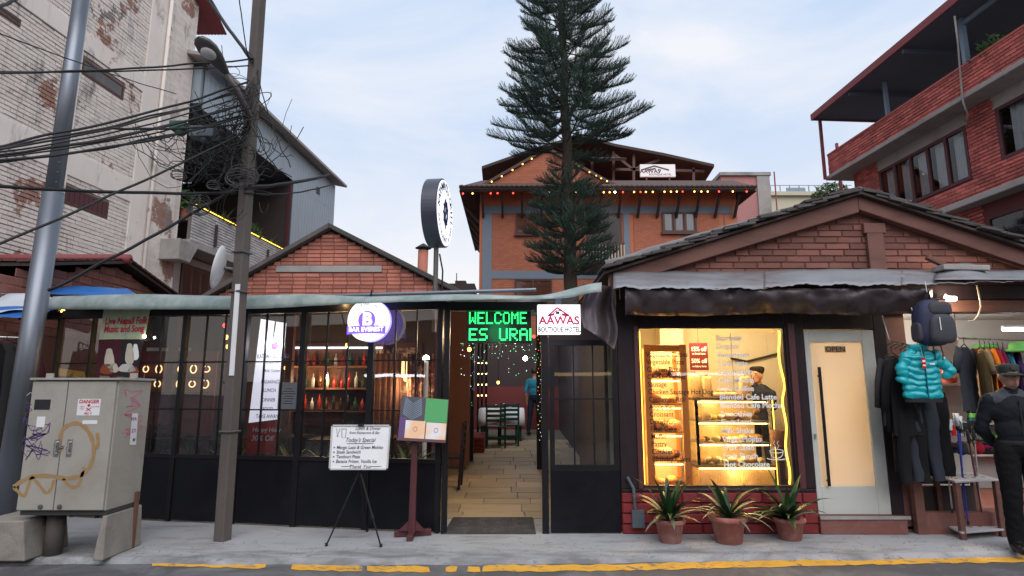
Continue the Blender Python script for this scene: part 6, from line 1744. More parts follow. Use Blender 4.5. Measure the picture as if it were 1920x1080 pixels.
l = point_lamp('lamp', (0,0,0), 6.0, (.9,.92,1.0), .04); o = bpy.data.objects.new('lamp', l); COL.objects.link(o); o.parent = tl_; o.location = FA.n*.03 + Vector((0,0,-.05))
# paper notice on the glass
t = thing('paper_notice', 'white paper notice taped inside the glass right of the banner', 'notice', FA.w(*FA.px(541,743,-.016), -.016))
b = MB(); s0, s1, z0, z1_ = FA.rect(523, 717, 559, 769, -.016); b.fbox(FA, s0, s1, z0, z1_, -.02, -.016); b.build('sheet', 'white_paper', t)
for i in range(7):
    w_ = (.05,.07,.085,.06,.07,.05,.06)[i]; b = MB(); zq = z1_-.075-.028*i; b.fbox(FA, (s0+s1)/2-w_, (s0+s1)/2+w_, zq-.004, zq+.004, -.0158, -.0148); b.build('print_line', 'black_ink', t)
# music poster
t = thing('music_poster', 'pale green poster for live folk music above the electric cabinet', 'poster', FA.w(*FA.px(232,640,.05), .05))
def pq(pts, mat, nm, dd=.05):
    b = MB(); b.add([FA.w(*FA.px(x, y, dd), dd) for x, y in pts], [tuple(range(len(pts)))]); return b.build(nm, mat, t, solid=.003)
pq([(186,636),(271,636),(282,578),(195,578)], 'poster_green', 'print'); pq([(180,704),(257,708),(270.6,637),(185.6,637)], 'cloth_burgundy', 'photograph'); pq([(222,705),(256,707),(269,638),(229,638)], 'cloth_char', 'photograph', .054)
for fx, fy, fw, fh, fm in ((205,672,9,22,'cloth_cream'),(200,692,12,12,'cloth_rust'),(214,690,8,10,'cloth_cream'),(243,664,8,24,'cloth_cream'),(254,660,6,18,'white_ink'),(238,690,16,9,'pale_wall'),(250,694,10,8,'cloth_rust')):
    b = MB(); b.add([FA.w(*FA.px(fx+fw*math.cos(a_)*(1+.2*math.sin(3*a_)), fy+fh*math.sin(a_)*(1+.15*math.cos(2*a_)), .058), .058) for a_ in [-2*math.pi*j/14 for j in range(14)]], [tuple(range(14))]); b.build('figure', fm, t)
text('lettering', 'Live Nepali Folk', 'red_ink', t, FA.w(*FA.px(236,602,.056), .056), U, UP, .118, 'CENTER', .03, shear=.1, xs=.78)
text('lettering', 'Music and Song', 'red_ink', t, FA.w(*FA.px(232,617,.056), .056), U, UP, .118, 'CENTER', .03, shear=.1, xs=.78)
q = FA.w(*FA.px(271, 631, .08), .08); b = MB(); b.ball(q, .018, 10, 8); o = b.build('poster_lamp', 'bulb_white', None); tag(o, 'tiny bright lamp at the edge of the folk music poster', 'lamp')
# yellow board behind the glass
b = MB(); b.add([FA.w(*FA.px(x, y, -.5), -.5) for x, y in ((110,690),(158,697),(160,710),(110,704))], [(0,1,2,3)]); o = b.build('yellow_board', 'yellow_paint', None, solid=.01); tag(o, 'small yellow board behind the glass left of the music poster', 'board')
# ================================================================ cafe interior
ci = thing('cafe_room', 'warm lit cafe room behind the lettered window and frosted door', 'room', (3, 8.5, 0))
xl, xr = sb0+.02, dx1+.15; yb0, yb1 = YF+.17, 9.6; zc = 2.50
def cbox(nm, mat, *a, par=None):
    b = MB(); b.box(*a); return b.build(nm, mat, par or ci)
cbox('room_floor', 'step_red', xl, xr, yb0, yb1, .12, .16)
cbox('back_wall', 'cream_wall', xl, xr, yb1, yb1+.1, .1, zc)
cbox('side_wall', 'cream_wall', xl-.1, xl-.002, yb0, yb1, .1, zc)
cbox('side_wall', 'cream_wall', xr+.002, xr+.1, yb0, yb1+.1, .1, zc)
cbox('outer_cladding', 'dark_wall', xl-.14, xl-.102, yb0+.02, yb1, .1, 2.6)
cbox('room_ceiling', 'cream_wall', xl-.1, xr+.1, yb0, yb1+.1, zc, zc+.05)
cbox('pillar', 'cream_wall', P(1238,640,9.0).x, P(1281,640,9.0).x, 9.0, 9.3, .17, zc-.01)
cbox('wall_board', 'pale_wall', P(1372,640,9.55).x, P(1376,640,9.55).x+.9, 9.56, 9.59, .9, 2.4)
def lamp_in(parent, loc, e, col, r=.06):
    l = point_lamp('lamp', loc, e, col, r); o = bpy.data.objects.new('lamp', l); COL.objects.link(o); o.parent = parent; o.location = Vector(loc) - worldloc(parent); return o
for i, (px, py, Y) in enumerate(((1323,623,8.2),(1420,622,8.4),(1250,622,7.9),(1590,615,8.3))):
    q = P(px, py, Y); q.z = zc-.012; t = thing('ceiling_spot', ['round ceiling spot above the cafe display case','ceiling spot over the baker at the right of the cafe','ceiling spot above the wooden bread rack','ceiling spot behind the frosted cafe door'][i], 'ceiling light', q, 'ceiling spots in the cafe')
    b = MB(); b.lathe(q - Vector((0,0,.012)), [(.06,0),(.07,.006),(.07,.024)], 16); b.build('rim', 'white_plastic', t); b = MB(); b.lathe(q - Vector((0,0,.018)), [(.045,0),(.048,.005)], 14); b.build('lens', 'bulb_white', t)
    lamp_in(t, q - Vector((0,0,.07)), (52,38,44,125)[i], (1.0,.68,.30) if i < 3 else (1.0,.80,.56), .07)
# wooden bread rack
YK = 7.62
FK = Fr((0, YK), (1, YK)); k0, k1, kz0, kz1 = FK.rect(1207, 646, 1299, 912)
rk = thing('bread_rack', 'orange wooden bread rack at the left inside the cafe window', 'rack', FK.w((k0+k1)/2, .16, 0))
kz0 = .17
for s in (k0, k1-.085):
    b = MB(); b.fbox(FK, s, s+.085, kz0, kz1, -.03, 0); b.build('stile', 'orange_wood', rk, bevel=.006); b = MB(); b.fbox(FK, s+.02, s+.06, kz0, kz1-.02, -.42, -.38); b.build('stile', 'orange_wood', rk)
b = MB(); b.fbox(FK, k0+.0855, k1-.0855, kz1-.09, kz1-.005, -.028, -.002); b.build('rail', 'orange_wood', rk, bevel=.005)
b = MB(); b.fbox(FK, k0+.06, k1-.06, kz0, kz1-.03, -.44, -.425); b.build('back_panel', 'cream_wall', rk)
lev = [kz0+.12+i*(kz1-.2-kz0)/5 for i in range(6)]
g = random.Random(17)
for i, z in enumerate(lev[:5]):
    b = MB(); b.fbox(FK, k0+.0855, k1-.0855, z, z+.025, -.37, -.01); b.build('shelf', 'orange_wood', rk)
    b = MB(); b.tube([FK.w(k0+.09, z+.30, -.06), FK.w(k1-.09, z+.30, -.06)], .008, 6); b.build('shelf_light', 'led_case', rk)
    lamp_in(rk, FK.w((k0+k1)/2, z+.27, -.12), 6.5, (1,.56,.15), .05)
    for j in range(5):
        s = k0+.14+(k1-k0-.28)*j/4; h = g.uniform(.05,.09); o = MB(); o.ball(FK.w(s, z+.026+h*.8, -.16+g.uniform(-.06,.05)), h, 10, 7, sc=(1.1,1.4,.8)); o = o.build('pastry', g.choice(['bread','bread_pale','bread','choc']), None, smooth=True)
        tag(o, '%s pastry on the %s shelf of the orange bread rack' % (('leftmost','second','middle','fourth','rightmost')[j], ('lowest','second','middle','fourth','top')[i]), 'pastry', 'pastries on the bread rack')
# glass display case
YD = 7.95
FD = Fr((0, YD), (1, YD)); d0, d1, dz0_, dz1_ = FD.rect(1303, 750, 1452, 872)
dc = thing('display_case', 'lit glass display case with pastries behind the cafe window', 'display case', FD.w((d0+d1)/2, .16, 0))
b = MB(); b.fbox(FD, d0, d1, .17, dz0_-.03, -.55, -.02); b.build('plinth', 'bread_bag', dc)
b = MB(); n_ = 46
for i in range(n_):
    s = d0+.01+(d1-d0-.02)*i/(n_-1); b.fbox(FD, s-.008, s+.008, .18, dz0_-.04, -.019, -.004)
b.build('fluted_front', 'bread_bag', dc, kind='stuff')
b = MB(); b.fbox(FD, d0-.03, d1+.03, dz0_-.029, dz0_+.0, -.57, .02); b.build('deck', 'counter_top', dc, bevel=.004)
b = MB(); b.fbox(FD, d0-.03, d1+.03, dz1_, dz1_+.03, -.57, .02); b.build('top', 'counter_top', dc, bevel=.004)
for s in (d0, d1-.03, d0+.0):
    b = MB(); b.fbox(FD, s, s+.03, dz0_+.001, dz1_-.001, -.02, .01); b.build('corner_post', 'steel_handle', dc)
b = MB(); b.fbox(FD, d0, d0+.03, dz0_+.001, dz1_-.001, -.56, -.53); b.build('corner_post', 'steel_handle', dc)
b = MB(); b.add([FD.w(d0+.03,dz0_,0), FD.w(d1-.03,dz0_,0), FD.w(d1-.03,dz1_,0), FD.w(d0+.03,dz1_,0)], [(0,1,2,3)]); b.build('pane', 'glass_case', dc)
b = MB(); b.fbox(FD, d0, d1, dz0_, dz1_, -.57, -.56); b.build('back', 'bread_bag', dc)
for i in range(2):
    z = dz0_+(dz1_-dz0_)*(i+1)/3; b = MB(); b.fbox(FD, d0+.03, d1-.03, z-.006, z+.006, -.54, -.03); b.build('shelf', 'plastic_clear', dc)
for i in range(3):
    z = dz0_+(dz1_-dz0_)*(i+1)/3-.03; b = MB(); b.tube([FD.w(d0+.04, z, -.04), FD.w(d1-.04, z, -.04)], .008, 6); b.build('case_light', 'led_case', dc)
    lamp_in(dc, FD.w((d0+d1)/2, z-.02, -.12), 9.0, (1,.62,.2), .05)
    for j in range(9):
        s = d0+.1+(d1-d0-.2)*j/8; h = g.uniform(.035,.06); o = MB(); zz = dz0_+(dz1_-dz0_)*i/3 + (.007 if i else .002)
        o.ball(FD.w(s, zz+h*.8, -.2+g.uniform(-.08,.08)), h, 10, 6, sc=(1.25,1.25,.8)); o = o.build('pastry', g.choice(['bread','bread_pale','bread_pale','choc','bread']), None, smooth=True); tag(o, '%s small pastry on the %s tier of the lit glass display case' % (('first','second','third','fourth','fifth','sixth','seventh','eighth','ninth')[j], ('bottom','middle','top')[i]), 'pastry', 'pastries in the display case')
lamp_in(dc, FD.w((d0+d1)/2, dz0_-.12, .16), 3.0, (1,.62,.2), .03); b = MB(); b.tube([FD.w(d0, dz0_-.04, .03), FD.w(d1, dz0_-.04, .03)], .008, 6); b.build('edge_light', 'led_case', dc)  # tube and lamp added under the deck to brighten the fluted plinth
b = MB(); b.tube([FD.w(d1+.02, dz0_-.3, .03), FD.w(d1+.02, dz1_, .03)], .008, 6); b.build('edge_light', 'led_strip', dc)
# bread on top of the case
def bagged(px, py0, py1, w, lab):
    q = P(px, py0, YD+.25); h = P(px, py1, YD+.25).z-q.z; z = dz1_+.032; t = thing('bagged_bread', lab, 'bread', (q.x, YD+.25, z), 'bagged loaves on the display case')
    b = MB(); rows_ = []
    for k, (zz, f) in enumerate(((0,.9),(.03,1.0),(.4,1.03),(.75,.98),(.86,.7),(.9,.25),(.96,.3),(1.0,.4))):
        rows_.append([Vector((q.x+w/2*f*math.copysign(abs(math.cos(a))**.5, math.cos(a)), YD+.25+w*.4*f*math.copysign(abs(math.sin(a))**.5, math.sin(a)), z+h*zz)) + Vector((g.uniform(-.004,.004),0,g.uniform(-.004,.004))) for a in [2*math.pi*j/18 for j in range(19)]])
    b.grid(rows_); b.build('bag', 'bread_bag', t, smooth=True)
    b = MB(); b.tube([(q.x+w*.15*math.cos(a), YD+.25+w*.12*math.sin(a), z+h*.9) for a in [2*math.pi*j/10 for j in range(11)]], .006, 5); b.build('tie', 'cloth_red', t)
bagged(1302, 748, 699, .17, 'left bag of sliced bread on the display case'); bagged(1326, 748, 703, .13, 'second bag of sliced bread from the left on the display case'); bagged(1398, 745, 700, .15, 'bag of bread in front of the baker on the display case')
for j in range(14):
    o = MB(); o.ball(Vector((P(1345+ (j%7)*5.5, 745, YD+.2).x, YD+.2+(j//7)*.09, dz1_+.032+.035+(.05 if 2 <= j % 7 <= 4 and j > 6 else 0))), .045, 9, 6, sc=(1.2,1,.75)); o = o.build('bread_roll', 'bread_pale', None, smooth=True); tag(o, 'bread roll, %s from the left in the %s row heaped on the display case' % (ORD[j%7], ('front','back')[j//7]), 'bread roll', 'heap of rolls on the display case')
# discount poster
t = thing('discount_poster', 'dark red poster with discount percentages inside the cafe', 'poster', P(1311,690,8.4))
FQ = Fr((0,8.4),(1,8.4)); s0, s1, z0, z1_ = FQ.rect(1292, 643, 1329, 694); b = MB(); b.fbox(FQ, s0, s1, z0, z1_, -.01, 0); b.build('print', 'poster_dark_red', t)
for s_t, f, sz in (('15% off', .77, .085), ('on Bread Items', .60, .035), ('50% off', .33, .085), ('on Bakery Items', .14, .035)): text('lettering', s_t, 'white_ink', t, FQ.w((s0+s1)/2, z0+(z1_-z0)*f, .002), (1,0,0), (0,0,1), sz, 'CENTER', .02, xs=.85)
b = MB(); b.tube([FQ.w((s0+s1)/2, z1_, -.005), FQ.w((s0+s1)/2, zc, -.005)], .003, 4); b.build('string', 'cable_black', t)
# brown mug ornament with stand near the right edge
q = P(1462, 838, 7.6); t = thing('mug_ornament', 'large brown mug ornament on a stand at the cafe window', 'ornament', (q.x, 7.6, .16)); zt_ = P(1462, 806, 7.6).z
b = MB(); b.lathe((q.x,7.6,q.z), [(.085,0),(.1,.02),(.1,zt_-q.z),(.09,zt_-q.z),(.085,.03)], 20); b.build('cup', 'brown_wood', t, smooth=True)
b = MB(); b.tube([(q.x+.095,7.6,zt_-.02),(q.x+.16,7.6,zt_-.04),(q.x+.16,7.6,zt_-.12),(q.x+.095,7.6,zt_-.15)], .014, 6); b.build('handle', 'brown_wood', t)
b = MB(); b.tube([(q.x,7.6,.17),(q.x,7.6,q.z)], .05, 8); b.build('stand', 'dark_wood', t)
# framed picture and pipe on the back wall
q = P(1425, 655, 9.5); b = MB(); b.box(P(1440,640,9.5).x, P(1480,640,9.5).x, 9.55, 9.595, P(1460,668,9.5).z, P(1460,632,9.5).z); o = b.build('picture_frame', 'pale_wall'); tag(o, 'pale framed picture on the cafe back wall at the right', 'picture')
b = MB(); b.tube([P(1370,672,9.5), P(1400,678,9.5), P(1440,668,9.5), P(1470,660,9.5)], .02, 6); o = b.build('wall_cable', 'cable_black', None); tag(o, 'black cable sagging across the cafe back wall', 'cable')
# open sign on the door
os_, oz_ = FF.px(1566, 655, -.015); t = thing('open_sign', 'small black OPEN sign on the frosted cafe door', 'sign', FF.w(os_, oz_, -.015))
b = MB(); b.fbox(FF, os_-.115, os_+.115, oz_-.034, oz_+.034, -.02, -.014); b.build('plate', 'ochre_ink', t); text('lettering', 'OPEN', 'black_ink', t, FF.w(os_, oz_, -.012), (1,0,0), (0,0,1), .084, 'CENTER', .012)
# grey meter box on brick base
q = FF.px(1195, 972, .06); b = MB(); b.fbox(FF, q[0]-.06, q[0]+.07, q[1]-.09, q[1]+.09, .05, .1); b.tube([FF.w(q[0]-.02, q[1]+.09, .075), FF.w(q[0]-.03, q[1]+.3, .06), FF.w(q[0]-.09, q[1]+.42, .05)], .018, 8); o = b.build('junction_box', 'box_grey', None, bevel=.004); tag(o, 'grey metal junction box on the red brick base', 'junction box')

# ================================================================ potted plants in front of the cafe
def pot_plant(px, pyb, pyt, w_px, seed, lab):
    p = G(px, pyb); h = P(px, pyt, p.y).z; r = w_px/2/FPX*p.y*1.02
    t = thing('potted_plant', lab, 'potted plant', p, 'potted plants in front of the cafe')
    b = MB(); b.lathe(p, [(r*.66,0),(r*.7,.006),(r*.9,h*.78),(r*1.0,h*.8),(r*1.05,h*.86),(r*1.05,h*.95),(r*1.0,h),(r*.9,h),(r*.86,h*.9)], 28); b.build('pot', 'terracotta', t, smooth=True)
    b = MB(); b.lathe(p + Vector((0,0,h*.88)), [(r*.86,0),(r*.5,.012),(.0,.02)], 20); b.build('soil', 'soil', t)
    c = p + Vector((0,0,h*.9))
    spiky(c, 24, .52, seed, w=.026, droop=.75, up=1.05).build('leaves', 'leaf_dark', t, smooth=True)
    spiky(c, 9, .5, seed+100, w=.02, droop=1.1, up=.7).build('dry_leaves', 'leaf_pale', t, smooth=True)
pot_plant(1257, 1016, 972, 52, 3, 'left potted plant with arching leaves before the cafe window')
pot_plant(1367, 1017, 966, 63, 4, 'middle potted plant in the widest pot before the cafe window')
pot_plant(1482, 1011, 970, 52, 6, 'right potted plant nearest the frosted door')

# ================================================================ electric cabinet
YC = 5.72
cp = G(190, 1052); YC = cp.y
FC = Fr((0, YC), (1, YC))
cx0 = FC.px(22, 940)[0]; cx1 = FC.px(197, 940)[0]; cz0 = FC.px(110, 963)[1]; cz1 = FC.px(150, 713)[1]
cx0 = (FC.px(18,963)[0] + FC.px(72,713)[0])/2; cx1 = (FC.px(196,963)[0] + FC.px(222,713)[0])/2
dep = .52
ec = thing('electric_cabinet', 'large grey graffiti covered electric cabinet on concrete blocks', 'electric cabinet', (( cx0+cx1)/2, YC, 0))
b = MB(); b.fbox(FC, cx0+.01, cx1, cz0+.02, cz1, -dep, -.012); b.build('body', 'cabinet_paint', ec, bevel=.008)
b = MB(); b.fbox(FC, cx0-.01, cx1+.03, cz1+.001, cz1+.022, -dep-.02, .03); b.build('lid', 'cabinet_paint', ec, bevel=.004)
split = FC.px(115, 840)[0]
drs = []
for a, c_ in ((cx0+.012, split-.004), (split+.004, cx1-.012)):
    b = MB(); b.fbox(FC, a, c_, cz0+.03, cz1-.012, -.0115, .012); dr_ = b.build('door', 'cabinet_paint', ec, bevel=.006); drs.append(dr_)
for k, px in enumerate((104, 128)):
    s, z = FC.px(px, 840, .03); b = MB(); b.fbox(FC, s-.022, s+.022, z-.075, z+.075, .0125, .018); b.tube([FC.w(s, z-.05, .016), FC.w(s, z-.05, .04), FC.w(s, z+.05, .04), FC.w(s, z+.05, .016)], .009, 6); b.build('handle', 'steel_handle', drs[k])
s, z = FC.px(106, 838, .02); b = MB(); b.fbox(FC, s-.03+.03, s+.03+.03, z-.012, z+.012, .0125, .025); b.build('hasp', 'steel_handle', drs[0])
for k, px in enumerate((76, 112)):
    s, z = FC.px(px, 950, .014); b = MB(); b.lathe(FC.w(s, z, .0125), [(.02,0),(.02,.012),(.008,.014)], 10, M=Matrix((FC.u,(0,0,1),FC.n)).transposed()); b.build('lock', 'lamp_metal', drs[k])
b = MB(); b.fbox(FC, cx0+.02, cx1-.0, cz0-.02, cz0+.019, -dep+.02, -.03); b.build('base_frame', 'cabinet_dark', ec)
for px, py in ((92,706),(266,709)):
    s, z = FC.px(px, py, -.2); s = min(s, cx1+.005); b = MB(); b.fbox(FC, s-.035, s+.035, cz1+.0225, cz1+.07, -.22, -.205); b.build('lifting_lug', 'cabinet_paint', ec)
for xa, xb in ((FC.px(-45,1010)[0], FC.px(42,1010)[0]),):
    b = MB(); b.fprism(FC, [(xa, 0), (xb+.06, 0), (xb, cz0-.06), (xa, cz0-.06)], -dep, .02); b.build('concrete_block', 'concrete_block', ec, bevel=.012)
xa = FC.px(172,1050)[0]; b = MB(); b.box8([FC.w(xa,0,.0), FC.w(cx1+.03,0,.0), FC.w(cx1+.03,0,-dep-.05), FC.w(xa,0,-dep-.05), FC.w(xa+.03,cz0-.021,-.03), FC.w(cx1+.005,cz0-.021,-.03), FC.w(cx1+.005,cz0-.021,-dep-.04), FC.w(xa+.03,cz0-.021,-dep-.04)]); b.build('concrete_block', 'concrete_block', ec, bevel=.012)
for px, r in ((100,.075),(70,.04)):
    s = FC.px(px, 1000, -.2)[0]; b = MB(); b.tube([FC.w(s, 0, -.22), FC.w(s, cz0-.02, -.22)], r, 14); b.build('conduit', 'concrete_post', ec, smooth=True)
b = MB(); b.fbox(FC, cx1+.006, cx1+.03, .0, cz0+.12, -dep+.06, -dep+.1); b.build('strap', 'brown_wood', ec)
# stickers and graffiti (flat prints on the doors)
def plate(x0, y0, x1, y1, mat, dd, nm, par): 
    s0, s1, z0, z1_ = FC.rect(x0, y0, x1, y1, .013); b = MB(); b.fbox(FC, s0, s1, z0, z1_, .0122, .0122+dd); return b.build(nm, mat, par), (s0+s1)/2, (z0+z1_)/2
o, s, z = plate(147, 748, 186, 779, 'white_paper', .002, 'danger_sticker', drs[1])
text('lettering', 'DANGER', 'red_ink', o, FC.w(s, z+.05, .0155), (1,0,0), (0,0,1), .046, 'CENTER', .03); text('lettering', '400 V', 'red_ink', o, FC.w(s, z-.058, .0155), (1,0,0), (0,0,1), .03, 'CENTER', .02)
b = MB(); b.ball(FC.w(s, z+.016, .0145), .014, 8, 6, sc=(1,.1,1)); b.beam(FC.w(s-.022, z-.035, .0155), FC.w(s+.022, z-.005, .0155), .007, .001, up=(0,-1,0)); b.beam(FC.w(s+.022, z-.035, .0155), FC.w(s-.022, z-.005, .0155), .007, .001, up=(0,-1,0)); b.build('skull_mark', 'red_ink', o)
for dx_ in (-.06, .06):
    for k, s_t in enumerate(('HIGH', 'VOLT') if dx_ < 0 else ('VOLTAGE',)): text('lettering', s_t, 'red_ink', o, FC.w(s+dx_, z+.004-.02*k, .0155), (1,0,0), (0,0,1), .018, 'CENTER')
plate(66, 749, 93, 768, 'screen_dark', .003, 'name_plate', drs[0]); plate(70, 781, 83, 801, 'white_paper', .0015, 'sticker', drs[0]); plate(155, 788, 182, 795, 'white_paper', .0015, 'sticker', drs[1])
FS = Fr((cx1, YC), (cx1, YC+dep))   # side face, normal +X
def side_pt(px, py): s, z = FS.px(px, py, .002); return FS.w(s, z, .0015)
b = MB(); b.add([side_pt(243,834), side_pt(255,834), side_pt(259,775), side_pt(248,775)], [(0,1,2,3)]); b.build('pink_sticker', 'white_paper', ec, solid=.001)
def scrib(pts, w, mat, nm, par, side=False, smooth_n=5):
    pp = [side_pt(*q) if side else FC.w(*FC.px(q[0], q[1], .0135), .0135) for q in pts]; out = []
    for i in range(len(pp)-1):
        p0 = pp[max(i-1,0)]; p1 = pp[i]; p2 = pp[i+1]; p3 = pp[min(i+2,len(pp)-1)]
        for k in range(smooth_n):
            t = k/smooth_n; out.append(.5*((2*p1)+(p2-p0)*t+(2*p0-5*p1+4*p2-p3)*t*t+(3*p1-p0-3*p2+p3)*t**3))
    out.append(pp[-1]); n_ = FS.n if side else FC.n; b = MB(); L_ = []; R_ = []
    for i, q in enumerate(out):
        tdir = (out[min(i+1,len(out)-1)] - out[max(i-1,0)]); tdir = tdir.normalized() if tdir.length > 1e-6 else Vector((1,0,0)); sd = tdir.cross(n_)*w/2*(.8+.4*abs(math.sin(i*.7)))
        L_.append(q+sd); R_.append(q-sd)
    b.grid([L_, R_]); o = b.build(nm, mat, par); return o
tail1 = scrib([(112,848),(112,830),(118,805),(138,794),(158,800),(172,822),(176,848),(168,875),(150,892),(125,897),(95,893),(65,893),(40,903),(25,913)], .035, 'ochre_ink', 'graffiti', ec)
scrib([(25,913),(34,922),(45,930),(52,914),(60,896),(72,908),(86,924),(96,916),(101,900)], .026, 'ochre_ink', 'graffiti', ec)
scrib([(118,898),(132,912),(146,910),(154,890),(157,876)], .026, 'ochre_ink', 'graffiti', ec)
scrib([(182,812),(184,830),(182,842)], .03, 'ochre_ink', 'graffiti', ec)
g = random.Random(4)
for k in range(7):
    cx_, cy_ = 68 + g.uniform(-9, 9), 795 + k*9; scrib([(cx_+g.uniform(-24,24), cy_+g.uniform(-14,14)) for _ in range(7)], .006, 'purple_ink', 'graffiti', ec)
scrib([(48,755),(58,758),(50,764),(60,768),(46,776)], .005, 'purple_ink', 'graffiti', ec); scrib([(55,838),(66,850),(72,862),(78,846),(78,832)], .006, 'purple_ink', 'graffiti', ec)
scrib([(50,742),(58,736),(64,744),(72,736),(80,744),(90,736),(98,744),(104,738),(108,752),(100,756)], .007, 'concrete_wall', 'graffiti', ec)
for k in range(6): scrib([(234+g.uniform(-3,34), 740+k*14+g.uniform(-10,10)) for _ in range(6)], .009, 'pink_ink', 'graffiti', ec, side=True)
scrib([(228,812),(236,812),(250,812)], .007, 'pink_ink', 'graffiti', ec, side=True)
for py_, s_t in ((786,'WA'),(808,'571'),(825,'M')): q = side_pt(251, py_) + FS.n*.0015; text('lettering', s_t, 'purple_ink', ec, q, FS.u, (0,0,1), .05, 'CENTER', .02)

# ================================================================ galvanised post at the left
YP = 6.6
p0 = P(8, 955, YP); pm_ = P(100, 364, YP); p1 = P(158, -40, YP)
axd = (p1-p0).normalized(); t_base = p0 - axd*(p0.z/axd.z)
gp = thing('galvanised_post', 'leaning galvanised steel lamp post behind the electric cabinet', 'post', t_base)
rl = 37/2/FPX*YP; ru = 29/2/FPX*YP
b = MB(); b.tube([t_base, pm_], rl, 28); b.build('lower_tube', 'galvanised', gp, smooth=True)
b = MB(); b.tube([pm_+axd*.002, pm_+axd*.02, pm_+axd*.05], [rl*.99, rl*.97, ru], 28, cap=False); b.build('collar', 'galvanised', gp, smooth=True)
b = MB(); b.tube([pm_+axd*.03, p1], ru, 28); b.build('upper_tube', 'galvanised', gp, smooth=True)
for k in range(3):
    q = pm_ + axd*(.12+.12*k); b = MB(); b.ball(q + Vector((ru*.75, -ru*.75, 0)), .012, 8, 5); b.build('bolt', 'lamp_metal', gp)

# ================================================================ concrete utility pole with street lamp and cable tangle
pb = G(408, 1018); YO = pb.y
up_top = P(483, -60, YO)
cp_ = thing('concrete_pole', 'square weathered concrete utility pole standing on the pavement', 'utility pole', pb)
hw = .06; rot = Matrix.Rotation(R(-17), 3, 'Z')
def sq(c, h): return [c + rot @ Vector((sx*h, sy*h*1.05, 0)) for sx, sy in ((-1,-1),(1,-1),(1,1),(-1,1))]
b = MB(); tp_ = Vector((up_top.x, YO, up_top.z)); b.box8(sq(Vector((pb.x, YO+.1, -.05)), hw) + sq(tp_ + Vector((0,.1,0)), hw*.9)); b.build('shaft', 'concrete_post', cp_, bevel=.012)
lean = (tp_ - Vector((pb.x,YO,0)))/tp_.z
def pole_at(py, dx=0, dy=0):   # point on the pole's axis seen at picture height py
    z = P(446, py, YO).z
    return Vector((pb.x, YO+.1, 0)) + Vector((lean.x*z, 0, z)) + Vector((dx, dy, 0))
a = pole_at(532); c = pole_at(704); b = MB(); off_ = rot @ Vector((hw*.55, -hw*1.12, 0)); b.beam(a+off_, c+off_, .05, .012, up=(0,-1,0)); b.build('number_plate', 'white_plastic', cp_)
for py in (330, 470, 545, 1000-190):
    q = pole_at(py); b = MB(); ring_ = [q + rot @ Vector((sx*(hw+.008), sy*(hw+.012), 0)) for sx, sy in ((-1,-1),(1,-1),(1,1),(-1,1),(-1,-1))]; b.tube(ring_, .012, 5); b.build('band', 'lamp_metal', cp_)
# satellite dish
q = pole_at(500, -.17, -.02); t = thing('satellite_dish', 'pale satellite dish on the left side of the concrete pole', 'satellite dish', q)
dn = Vector((-.93, -.28, .18)).normalized(); du = dn.cross(Vector((0,0,1))).normalized(); dv = du.cross(dn)
b = MB(); b.lathe(q, [(.01,.0),(.12,.014),(.2,.04),(.235,.065),(.238,.075),(.2,.052),(.1,.024),(.01,.012)], 28, M=Matrix((du,dv,dn)).transposed()); b.build('reflector', 'white_plastic', t, smooth=True)
b = MB(); b.tube([q - dn*.0, q - dn*.08 + Vector((.05,.03,0))], .02, 8); b.build('mount', 'lamp_metal', t)
# street lamp
hb_ = pole_at(218, -.03, -.12); tipb = P(436, 150, YO-.3); sl_ = thing('street_lamp', 'cobra head street lamp on a short arm fixed to the concrete pole', 'street lamp', hb_)
elb = P(466, 212, YO-.05); headA = P(424, 138, YO-.35); headB = P(372, 72, YO-.75)
b = MB(); b.tube([pole_at(225), elb, P(445,170,YO-.2), headA], [.035,.035,.033,.032], 10); b.build('arm', 'lamp_metal', sl_, smooth=True)
hd = headB-headA; hl = hd.length; ht = hd.normalized(); hsd = ht.cross(Vector((0,0,1))).normalized(); hup = hsd.cross(ht)
rows_ = []
for k, (t_, w_, h_) in enumerate(((-.12,.03,.03),(.0,.045,.04),(.2,.085,.06),(.45,.125,.085),(.7,.14,.09),(.88,.115,.075),(.98,.07,.05),(1.02,.02,.015))):
    c = headA + hd*t_ + hup*(.01*k/7); rows_.append([c + hsd*w_*.85*math.cos(a_) + hup*(h_*.85*math.sin(a_) if math.sin(a_) > 0 else h_*.35*math.sin(a_)) for a_ in [2*math.pi*j/20 for j in range(21)]])
b = MB(); b.grid(rows_); b.build('head', 'lamp_metal', sl_, smooth=True)
c = headA + hd*.62 - hup*.026; b = MB(); b.lathe(c, [(.012,-.03),(.05,-.024),(.075,-.008),(.08,.004)], 18, M=Matrix((ht,hsd,hup)).transposed()); b.build('lens', 'lamp_lens', sl_, smooth=True)
# second lamp head partly hidden behind
b = MB(); rows_ = []
h2A = P(432,168,YO+.25); h2B = P(392,120,YO+.0); hd2 = h2B-h2A
for t_, w_ in ((0,.03),(.3,.07),(.7,.09),(1,.02)):
    c = h2A+hd2*t_; rows_.append([c + hsd*w_*math.cos(a_) + hup*w_*.5*math.sin(a_) for a_ in [2*math.pi*j/14 for j in range(15)]])
b.grid(rows_); o = b.build('floodlight', 'galvanised', None, smooth=True); tag(o, 'pale metal flood lamp behind the street lamp head', 'lamp')
